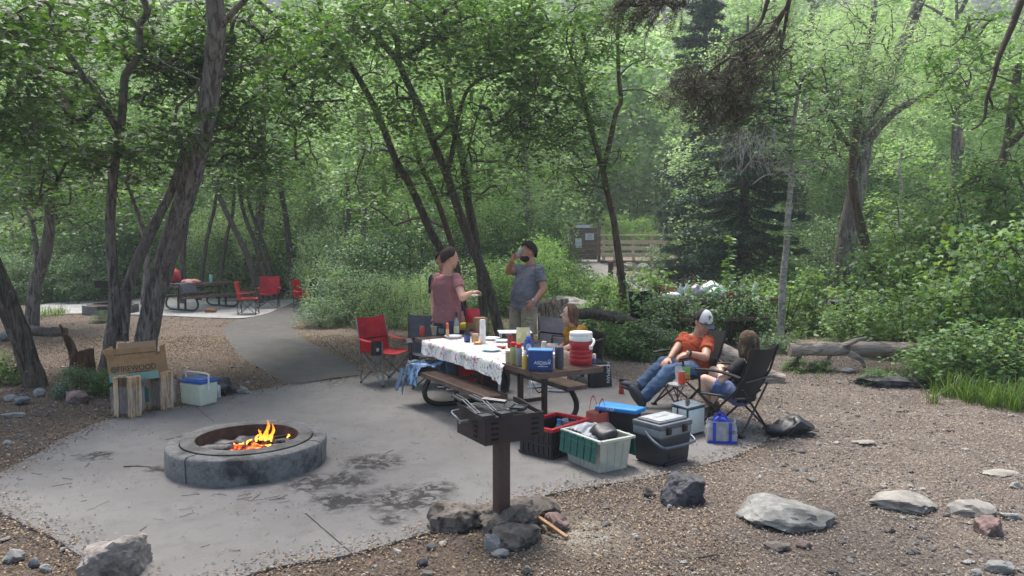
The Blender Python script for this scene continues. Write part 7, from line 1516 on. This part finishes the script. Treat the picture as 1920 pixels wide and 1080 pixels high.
ff = (.38, -.88, -.32); face_parts(o, J['head'], ff, 1.14, BROWNH, b); hair(o, J['head'], ff, 1.14, BROWNH, b, front=.3, side=1.3, back=1.9, vol=1.04)
s_, f_, u_ = basis(ff); c = J['head'] - b + u_ * .035
def dome(a0, a1, r=1.0):
    def g(u, v):
        az = a0 + (a1 - a0) * u; ph = 1.62 * v; return tuple(c + (u_ * cos(ph) * .13 + (f_ * cos(az) * .118 + s_ * sin(az) * .098) * sin(ph)) * r)
    return g
mb = MB(); mb.grid(dome(-1.25, 1.25, 1.0), 24, 12, .003); cp = part('cap_front', mb, col('cap_white', 'd3d1cb', .8, bump=.1, bs=200), o, smooth=80)
mb = MB(); mb.grid(dome(1.25, 2 * pi - 1.25, .995), 28, 12, .003); part('cap_back', mb, M('cap_dark', '2b2c31', .85, bump=.3, bs=200), o, smooth=80)
mb = MB(); mb.grid(lambda u, v: tuple(c - u_ * (.004 + .02 * v + .012 * cos((u - .5) * 2.6)) + f_ * ((.118 + .075 * v) * cos((u - .5) * 2.3)) + s_ * ((.1 - .012 * v) * sin((u - .5) * 2.3) * 1.05)), 18, 5, .005); part('cap_visor', mb, M('cap_visor_grey', '4d4e58', .8), o, smooth=80)
q = (f_ * .97 + s_ * -.0).normalized(); tx = text('P', .075, o, col('cap_ink', '1a1a1c', .6), (0, 0, 0), (0, 0, 0), ext=.002); nrm = (f_ * .86 + u_ * .5).normalized(); rt = -s_ * -1; Rm = Matrix((s_ * -1 if (s_ * -1).dot(V((1, 0, 0))) > 0 else s_, nrm.cross(s_ * -1 if (s_ * -1).dot(V((1, 0, 0))) > 0 else s_), nrm)).transposed().to_4x4(); Rm.translation = c + nrm * .1265; tx.matrix_local = Rm
mb = MB()
for q in (-1, 1): mb.lathe([(.017, -.002), (.022, -.002), (.022, .002), (.017, .002), (.017, -.002)], J['head'] - b + s_ * q * .033 + f_ * .108 + u_ * .014, 14, Matrix((s_, u_, f_)).transposed()); mb.tube([J['head'] - b + s_ * q * .055 + f_ * .1 + u_ * .016, J['head'] - b + s_ * q * .092 - f_ * .0 + u_ * .014], .003, 5)
mb.tube([J['head'] - b - s_ * .014 + f_ * .11 + u_ * .016, J['head'] - b + s_ * .014 + f_ * .11 + u_ * .016], .003, 5); part('glasses', mb, BLKP, o)
mb = MB(); d_ = (J['wrL'] - J['elL']).normalized(); mb.lathe([(.033, -.014), (.036, -.01), (.036, .01), (.033, .014)], J['wrL'] - b - d_ * .02, 14, d_.to_track_quat('Z', 'Y').to_matrix()); mb.box(J['wrL'] - b - d_ * .02 + V((0, 0, .036)), (.035, .035, .012)); part('watch', mb, BLKP, o)
# --- woman in the black shirt
J = dict(head=Pz(1404, 645, 7.45), neck=Pz(1405, 672, 7.42), shL=Pz(1388, 684, 7.25), shR=Pz(1422, 680, 7.62), elL=Pz(1353, 712, 7.2), wrL=Pz(1350, 690, 7.5), hdL=Pz(1352, 680, 7.65), elR=Pz(1392, 706, 7.95), wrR=Pz(1364, 692, 7.95), hdR=Pz(1354, 684, 7.8), hip=Pz(1390, 742, 7.5), hipL=Pz(1384, 742, 7.42), hipR=Pz(1394, 740, 7.62), knL=Pz(1322, 712, 7.55), anL=Pz(1326, 764, 7.6), knR=Pz(1338, 696, 8.0), anR=Pz(1340, 756, 8.0))
J['anL'].z = max(.1, J['anL'].z); J['anR'].z = max(.1, J['anR'].z)
for q in 'LR': J['toe' + q] = J['an' + q] + V((-.14, .14, -.07))
o, b = person('seated woman in a black t-shirt and blue shorts, long light brown hair, from behind', J, (-.7, .7, .15), (-.55, .83, -.1), 1.06, SKIN2, M('black_tee', '1b1b1f', .85, var=.1, bump=.2), M('blue_shorts', '5a6b9c', .9, col2='74839f', ms=9, var=.1, bump=.2), .72, None, FEM, .6, (M('sandal', '5b4a3e', .8), BLKP), (.7, .7), wr=.004, pant_name='shorts', sexf=.88)
face_parts(o, J['head'], (-.55, .83, -.1), 1.06, BLOND, b); hair(o, J['head'], (-.55, .83, -.1), 1.06, BLOND, b, front=.55, side=1.5, back=2.0, length=.17, vol=1.09, seed=8)
# ================================================================ FAR SITES, NOTICE BOARD, BRIDGE
Z0 = gz(-8, 22)
def far(px, Y): p = P(px, 500, Y); return V((p.x, p.y, gz(p.x, p.y) + .005))
FT = far(378, 21.3); FA = radians(-118)
picnic_table('picnic_table', 'brown picnic table loaded with bags on the far left pad', FT, FA, 2.3, .8, -1.1, 1.1, .62, .28, (-.75, .75), zt=.78)
def onF(x, y, z=.785): return FT + rotz(FA) @ V((x, y, z))
quad_chair('camp_chair', 'far red camp chair facing the camera beside the far table', far(502, 21.5), radians(8), RED, DGREY, .6, .98)
quad_chair('camp_chair', 'far red camp chair turned sideways, left of the other red chair', far(464, 19.9), radians(98), RED, DGREY, .56, .95)
quad_chair('camp_chair', 'red and navy camp chair half hidden by the bush beside the asphalt', far(572, 20.6), radians(80), RED, DGREY, .56, .95)
p = far(590, 20.4); t = thing('backpack', 'dark backpack with blue trim on the half hidden chair beside the asphalt', 'bag', (p.x, p.y, p.z + .45), .2); mb = MB(); mb.ell((0, 0, .22), (.2, .14, .34), nu=20, nv=14); mb.jit(.05, 6, 2); part('bag_body', mb, BLK, t); mb = MB(); mb.ell((.18, -.02, .05), (.12, .12, .24), nu=16, nv=12); mb.jit(.03, 6, 1); part('blue_pocket', mb, M('navy_nylon', '2a3f78', .7), t)
p = onF(.78, -.25); t = thing('backpack', 'red backpack standing on the far table', 'bag', tuple(p), FA); mb = MB(); mb.ell((0, 0, .2), (.17, .22, .25), nu=20, nv=16); mb.v = [(x, y, max(0, z)) for x, y, z in mb.v]; mb.jit(.025, 6, 1); part('bag_body', mb, RED, t); mb = MB(); mb.ell((.1, 0, .14), (.1, .16, .13), nu=16, nv=12); part('pocket', mb, M('dark_red', '8a1720', .75), t)
p = onF(.45, .05); t = thing('towel', 'pale pink crumpled towel behind the red backpack on the far table', 'towel', tuple(p), FA); mb = MB(); mb.ell((0, 0, .05), (.32, .2, .09), nu=26, nv=14); mb.v = [(x, y, max(0, z)) for x, y, z in mb.v]; mb.jit(.05, 6, 2); part('cloth', mb, M('pink_towel', 'c79288', .9, col2='8a3c36', ms=7, lo=.55, hi=.6), t)
p = onF(.9, .2); t = thing('jacket', 'dark jacket hanging over the near edge of the far table', 'jacket', tuple(p), FA); mb = MB(); mb.grid(lambda u, v: (.25 - .5 * v + (.0), -.35 + .75 * u, .03 + .05 * abs(noise.noise(V((u * 4, v * 4, 1)))) - (.25 * max(0, u - .75) / .25 if u > .75 else 0)), 24, 14, .02); part('cloth', mb, M('dark_denim', '30353f', .9, var=.2), t)
bottle('water_bottle', 'pale teal water bottle standing on the far table', 'bottle', 0, 0, [(.04, 0), (.045, .01), (.045, .22), (.035, .25)], col('teal_enamel', '8ec4bd', .35), ([(.035, .25), (.035, .3), (.001, .302)], BLKP)).location = onF(-.25, .1)
p = far(392, 20.2); t = thing('fire_log', 'small reddish log lying under the far table', 'log', tuple(p)); mb = MB(); mb.tube([(-.15, 0, .06), (.0, .01, .06), (.16, .02, .06)], [.06, .065, .055], 9); mb.jit(.015, 9, 1); part('split_log', mb, M('red_log', '8a5a44', .9), t)
p = far(518, 19.0); lathe_item('ground_disc', 'pale turquoise disc lying on the asphalt by the far chairs', 'disc', (p.x + .6, p.y + 1.0, p.z - .002), [('disc', [(.001, 0), (.2, 0), (.21, .01), (.2, .014), (.001, .012)], col('turq', '9fc9cf', .5))])
# far fire ring and grill
p = far(205, 20.3); t = thing('fire_ring', 'low round concrete fire ring on the far left pad', 'fire pit', tuple(p))
for k in range(4):
    mb = MB(); vs = []; n = 12
    for i in range(n + 1):
        a = k * pi / 2 + .015 + (pi / 2 - .03) * i / n; vs += [(cos(a) * r_, sin(a) * r_, z_) for r_, z_ in ((.6, 0), (.74, 0), (.74, .24), (.6, .24))]
    mb.add(vs, [(i * 4 + j, (i + 1) * 4 + j, (i + 1) * 4 + (j + 1) % 4, i * 4 + (j + 1) % 4) for i in range(n) for j in range(4)] + [(0, 1, 2, 3), (n * 4 + 3, n * 4 + 2, n * 4 + 1, n * 4)]); part('concrete_block', mb, CONR, t, smooth=30)
mb = MB(); mb.lathe([(.48, .02), (.48, .25), (.62, .245), (.62, .255), (.47, .26), (.47, .02), (.001, .02)], (0, 0, 0), 40); part('steel_liner', mb, MATS['rusty_steel'], t)
p = far(205, 18.6); t = thing('charcoal_grill', 'dark pedestal grill beside the slender grey tree on the far pad', 'grill', tuple(p), .1); mb = MB(); mb.box((0, 0, .86), (.62, .4, .008)); mb.box((0, -.2, .95), (.62, .01, .18)); mb.box((-.31, 0, .955), (.01, .4, .19)); mb.box((.31, 0, .955), (.01, .4, .19)); part('firebox', mb, M('far_grill', '2b2421', .7), t); mb = MB(); mb.box((0, 0, .42), (.1, .1, .86)); part('post', mb, MATS['post_brown'], t)
mb = MB()
for k in range(12): mb.tube([(-.27 + k * .05, -.18, 1.0), (-.27 + k * .05, .18, 1.0)], .006, 5)
mb.tube([(-.3, 0, .995), (.3, 0, .995)], .006, 5); part('grate', mb, DGREY, t)
# bleached log by the left tree
wood_log('short rotten log lying in the grass at the foot of the curved left tree', [far(50, 15.2) + V((0, 0, .08)), far(90, 15) + V((0, 0, .08)), far(118, 15) + V((0, 0, .07))], .12, .1, BK_DARK, 7, rough=.25)

# ---- right hand site behind the bushes
RT = far(1345, 13.6); RA = radians(8); RT.z += .1
picnic_table('picnic_table', 'picnic table crowded with plastic bags behind the glossy bushes on the right', RT, RA, 2.4, .76, -1.0, 1.0, .62, .26, (-.7, .7), zt=.78)
def onR(x, y, z=.785): return RT + rotz(RA) @ V((x, y, z))
quad_chair('camp_chair', 'dark mesh camp chair left of the crowded table across the bushes', far(1222, 13.2), radians(30), BLK, SILV, .58, 1.02)
quad_chair('camp_chair', 'salmon camp chair at the right end of the crowded table', far(1396, 13.4), radians(-10), M('salmon', 'b8604f', .8, bump=.2), DGREY, .5, .62, seat=.3)
def lump(name, label, cat, loc, r, mat, seed, rz=0):
    t = thing(name, label, cat, tuple(loc), rz); mb = MB(); mb.ell((0, 0, r[2] * .9), r, nu=20, nv=14); mb.jit(min(r) * .5, 9, seed); mb.v = [(x, y, max(0, z)) for x, y, z in mb.v]; part('bag_body', mb, mat, t, smooth=60)
WB = col('white_film', 'd8dcdc', .35)
lump('plastic_bag', 'big white plastic bag in the middle of the crowded table', 'bag', onR(-.1, .05), (.22, .16, .15), WB, 1)
lump('plastic_bag', 'white and green plastic bag in front of the big white bag', 'bag', onR(-.05, -.15), (.2, .12, .1), col('green_film', '6fae7c', .35, col2='d8dcdc', ms=8, lo=.48, hi=.54), 2)
lump('plastic_bag', 'small pinkish plastic bag left on the crowded table', 'bag', onR(-.45, -.1), (.11, .1, .13), col('pink_film', 'c5b3bd', .35), 3)
lump('bread_bag', 'flat white bag of bread at the left end of the crowded table', 'bag', onR(-.95, -.12), (.2, .12, .06), WB, 4)
t = thing('box', 'brown box at the left end of the crowded table', 'box', tuple(onR(-.95, .15)), RA); mb = MB(); mb.box((0, 0, .1), (.3, .2, .2)); part('carton', mb, M('box_red', '8f5a46', .8), t, bevel=.005)
for x, y, hc, lab in ((-.72, .05, 'b9cbd6', 'pale blue jug on the crowded table'), (-.58, .1, 'cfd6da', 'clear water bottle on the crowded table'), (.35, .1, '8ea36a', 'green bottle right of the plastic bags'), (.48, 0, 'c9ced0', 'silver bottle near the right end of the crowded table'), (.8, .05, 'd9dde0', 'slim white bottle at the right end of the crowded table')):
    bottle('bottle', lab, 'bottle', 0, 0, [(.04, 0), (.045, .01), (.045, .17), (.02, .23)], col('b' + hc, hc, .3), ([(.02, .23), (.02, .26), (.001, .262)], WHITE)).location = onR(x, y)
lathe_item('bowl', 'red bowl in front of the green bottle on the crowded table', 'bowl', onR(.15, -.2), [('bowl_body', [(.04, 0), (.09, .07), (.1, .1), (.095, .1), (.04, .02), (.001, .015)], col('bowl_red', 'b8452f', .4))])
# kettle style grill behind the bushes
p = far(1602, 14.2); t = thing('charcoal_grill', 'black rounded grill on a post behind the long fallen log', 'grill', tuple(p)); mb = MB(); mb.grid(lambda u, v: (.42 * (u - .5) * 2 * .82 * (1 - .12 * v * v), (.26 * cos(v * pi)), .75 - .24 * sin(v * pi) * (1 - .3 * abs(u - .5))), 16, 16, .01); part('firebox', mb, BLKP, t, smooth=60); mb = MB(); mb.box((0, 0, .24), (.09, .09, .5)); part('post', mb, BLKP, t)
mb = MB(); mb.tube([(-.4, -.24, .78), (.4, -.24, .78), (.4, .24, .78), (-.4, .24, .78), (-.4, -.24, .78)], .015, 6)
for k in range(14): mb.tube([(-.36 + k * .055, -.24, .78), (-.36 + k * .055, .24, .78)], .007, 5)
part('grate', mb, M('grate_pale', '8d8f90', .5), t)
# someone in white among the trees far right
J0 = P(1884, 575, 17); J = dict(head=P(1848, 556, 14.4), neck=P(1850, 568, 14.4), shL=P(1862, 573, 14.4), shR=P(1838, 573, 14.4), elL=P(1866, 588, 14.3), wrL=P(1858, 598, 14.2), elR=P(1834, 588, 14.3), wrR=P(1842, 598, 14.2), hip=P(1850, 602, 14.4), hipL=P(1856, 604, 14.4), hipR=P(1845, 604, 14.4), knL=P(1858, 606, 13.9), knR=P(1843, 606, 13.9), anL=P(1858, 622, 13.9), anR=P(1843, 622, 13.9))
for q in 'LR': J['toe' + q] = J['an' + q] + V((0, -.15, -.05))
o, b = person('person in a white top sitting among the leaves at the far right', J, (0, -1, 0), (-.3, -1, 0), 1.0, SKIN3, M('white_top', 'c4c6d0', .85), M('dark_trousers', '24262c', .9), 2, None, MALE, .6, (BLKP, BLKP)); hair(o, J['head'], (-.3, -1, 0), 1.0, DARKH, b)
quad_chair('camp_chair', 'dark camp chair with a red cloth at the far right among the leaves', far(1890, 14.6), radians(20), BLK, DGREY, .55, 1.0)

# ---- notice board, bridge rail, post
OLDW = barkm('board_wood', '8a7672', '5a4a46', .5, (1.5, 1.5, 14)); LUM = M('lumber', 'dccbb0', .8, col2='bfa88a', ms=3, stretch=(1, 6, 6), bump=.2)
NB = P(1097, 492, 33); NB.z = P(1097, 487, 33).z - .25
t = thing('notice_board', 'weathered wooden notice board with white papers beside the bridge', 'sign', tuple(NB), radians(-3)); u = 33 * S / FPX; wB, hB = 50 * u, 60 * u
for k in range(6): mb = MB(); mb.box((0, 0, .25 + hB * (k + .5) / 6), (wB - .14, .05, hB / 6 - .012)); part('plank', mb, OLDW, t)
for s in (-1, 1): mb = MB(); mb.box((s * (wB / 2 + .02), -.02, (hB + .4) / 2), (.15, .15, hB + .5)); part('post', mb, OLDW, t, bevel=.01)
PAPER = col('paper', 'd5dbe2', .8); INK2 = col('sign_ink', '3a4450', .8)
for (cx, cz, w, h, txt) in ((-.1, hB + .31, 26 * u, 5.5 * u, 'CAMP'), (.2, .25 + hB * .72, 16 * u, 12 * u, 'STOP\nLOOK\nGOING'), (-.32, .25 + hB * .52, 12 * u, 17 * u, 'NOTICE')):
    mb = MB(); mb.box((cx, -.04, cz), (w, .02, h)); pp = part('paper_sheet', mb, PAPER, t)
    if cz < hB + .2: text(txt, w * .22 if 'N' in txt[:1] else h * .24, pp, INK2, (cx, -.052, cz), (pi / 2, 0, 0), name='lettering')
mb = MB(); mb.box((-wB / 2 - .16, 0, hB * .55), (.05, .05, hB * .9)); part('white_post', mb, WHITE, t)
BR = thing('footbridge', 'pale new lumber footbridge railing behind the slim Y shaped tree', 'bridge', tuple(P(1128, 492, 32.5)), 0)
o0 = V(BR.location); zt_, zb_ = P(1128, 441, 32.5).z - o0.z, P(1128, 486, 32.5).z - o0.z
def bx(px, Y=32.5): return P(px, 480, Y).x - o0.x
x0, x1 = bx(1126), bx(1250)
for z, h, dpt in ((zt_, .06, .3),): mb = MB(); mb.box(((x0 + x1) / 2, 0, z), (x1 - x0, dpt, h)); part('top_rail', mb, LUM, BR, bevel=.008)
for k in range(3): mb = MB(); z = zb_ + (zt_ - zb_) * (.18 + .27 * k); mb.box(((x0 + x1) / 2, -.03, z), (x1 - x0, .04, .19)); part('rail_board', mb, LUM, BR, bevel=.005)
for px in (1132, 1153, 1188, 1222, 1246): mb = MB(); mb.box((bx(px), .06, (zt_ + zb_) / 2 - .18), (.13, .13, zt_ - zb_ + .3)); part('post', mb, LUM, BR, bevel=.006)
mb = MB(); mb.box(((x0 + x1) / 2, .9, zb_ - .12), (x1 - x0, 1.9, .12)); part('deck', mb, OLDW, BR)
p = P(1145, 500, 29); p.z = gz(p.x, p.y); t = thing('wooden_post', 'short dark wooden post on the path in front of the bridge', 'post', tuple(p)); mb = MB(); mb.box((0, 0, .2), (.2, .2, .55 + max(0, P(1145, 482, 29).z - p.z - .45))); part('post_body', mb, M('dark_post', '4a342c', .8, bump=.3), t, bevel=.012); mb = MB(); mb.box((0, 0, .49 + max(0, P(1145, 482, 29).z - p.z - .45) / 2), (.22, .22, .02)); part('post_cap', mb, OLDW, t)
HAZE = .0018
# ================================================================ LIGHT
w = bpy.data.worlds.new('World'); SC.world = w; w.use_nodes = True
nt = w.node_tree; bg = nt.nodes['Background']
sky = nt.nodes.new('ShaderNodeTexSky'); sky.sky_type = 'NISHITA'; sky.sun_disc = False
SUN_EL, SUN_AZ = radians(66), radians(-20)
sky.sun_elevation = SUN_EL; sky.sun_rotation = SUN_AZ; sky.air_density = .9; sky.dust_density = 3; sky.ozone_density = .3
nt.links.new(sky.outputs[0], bg.inputs[0]); bg.inputs[1].default_value = .15
sun = bpy.data.objects.new('sun', bpy.data.lights.new('sun', 'SUN')); COL.objects.link(sun)
sun.data.energy = 2.6; sun.data.angle = radians(20); sun.data.color = (1, .96, .9)
d = V((sin(SUN_AZ) * cos(SUN_EL), cos(SUN_AZ) * cos(SUN_EL), sin(SUN_EL)))
sun.rotation_euler = (-d).to_track_quat('-Z', 'Y').to_euler(); sun.location = (0, 0, 60)
if HAZE:
    mb = MB(); mb.box((0, 108, 44), (470, 244, 92)); hz_o = struct('haze', mb, bpy.data.materials.new('haze_air'), kind='stuff', smooth=0); hm = hz_o.data.materials[0]; hm.use_nodes = True; n2 = hm.node_tree; n2.nodes.clear()
    vo = n2.nodes.new('ShaderNodeOutputMaterial'); pv = n2.nodes.new('ShaderNodeVolumePrincipled'); pv.inputs['Color'].default_value = (.86, .93, .95, 1); pv.inputs['Density'].default_value = HAZE; pv.inputs['Anisotropy'].default_value = .35; n2.links.new(pv.outputs[0], vo.inputs['Volume'])
SC.view_settings.view_transform = 'Standard'; SC.view_settings.look = 'None'; SC.view_settings.gamma = 1; SC.view_settings.exposure = 1.2
SC.cycles.max_bounces = 7; SC.cycles.diffuse_bounces = 4; SC.cycles.glossy_bounces = 3; SC.cycles.transmission_bounces = 6; SC.cycles.transparent_max_bounces = 12

bpy.data.scenes.remove(TMPS)
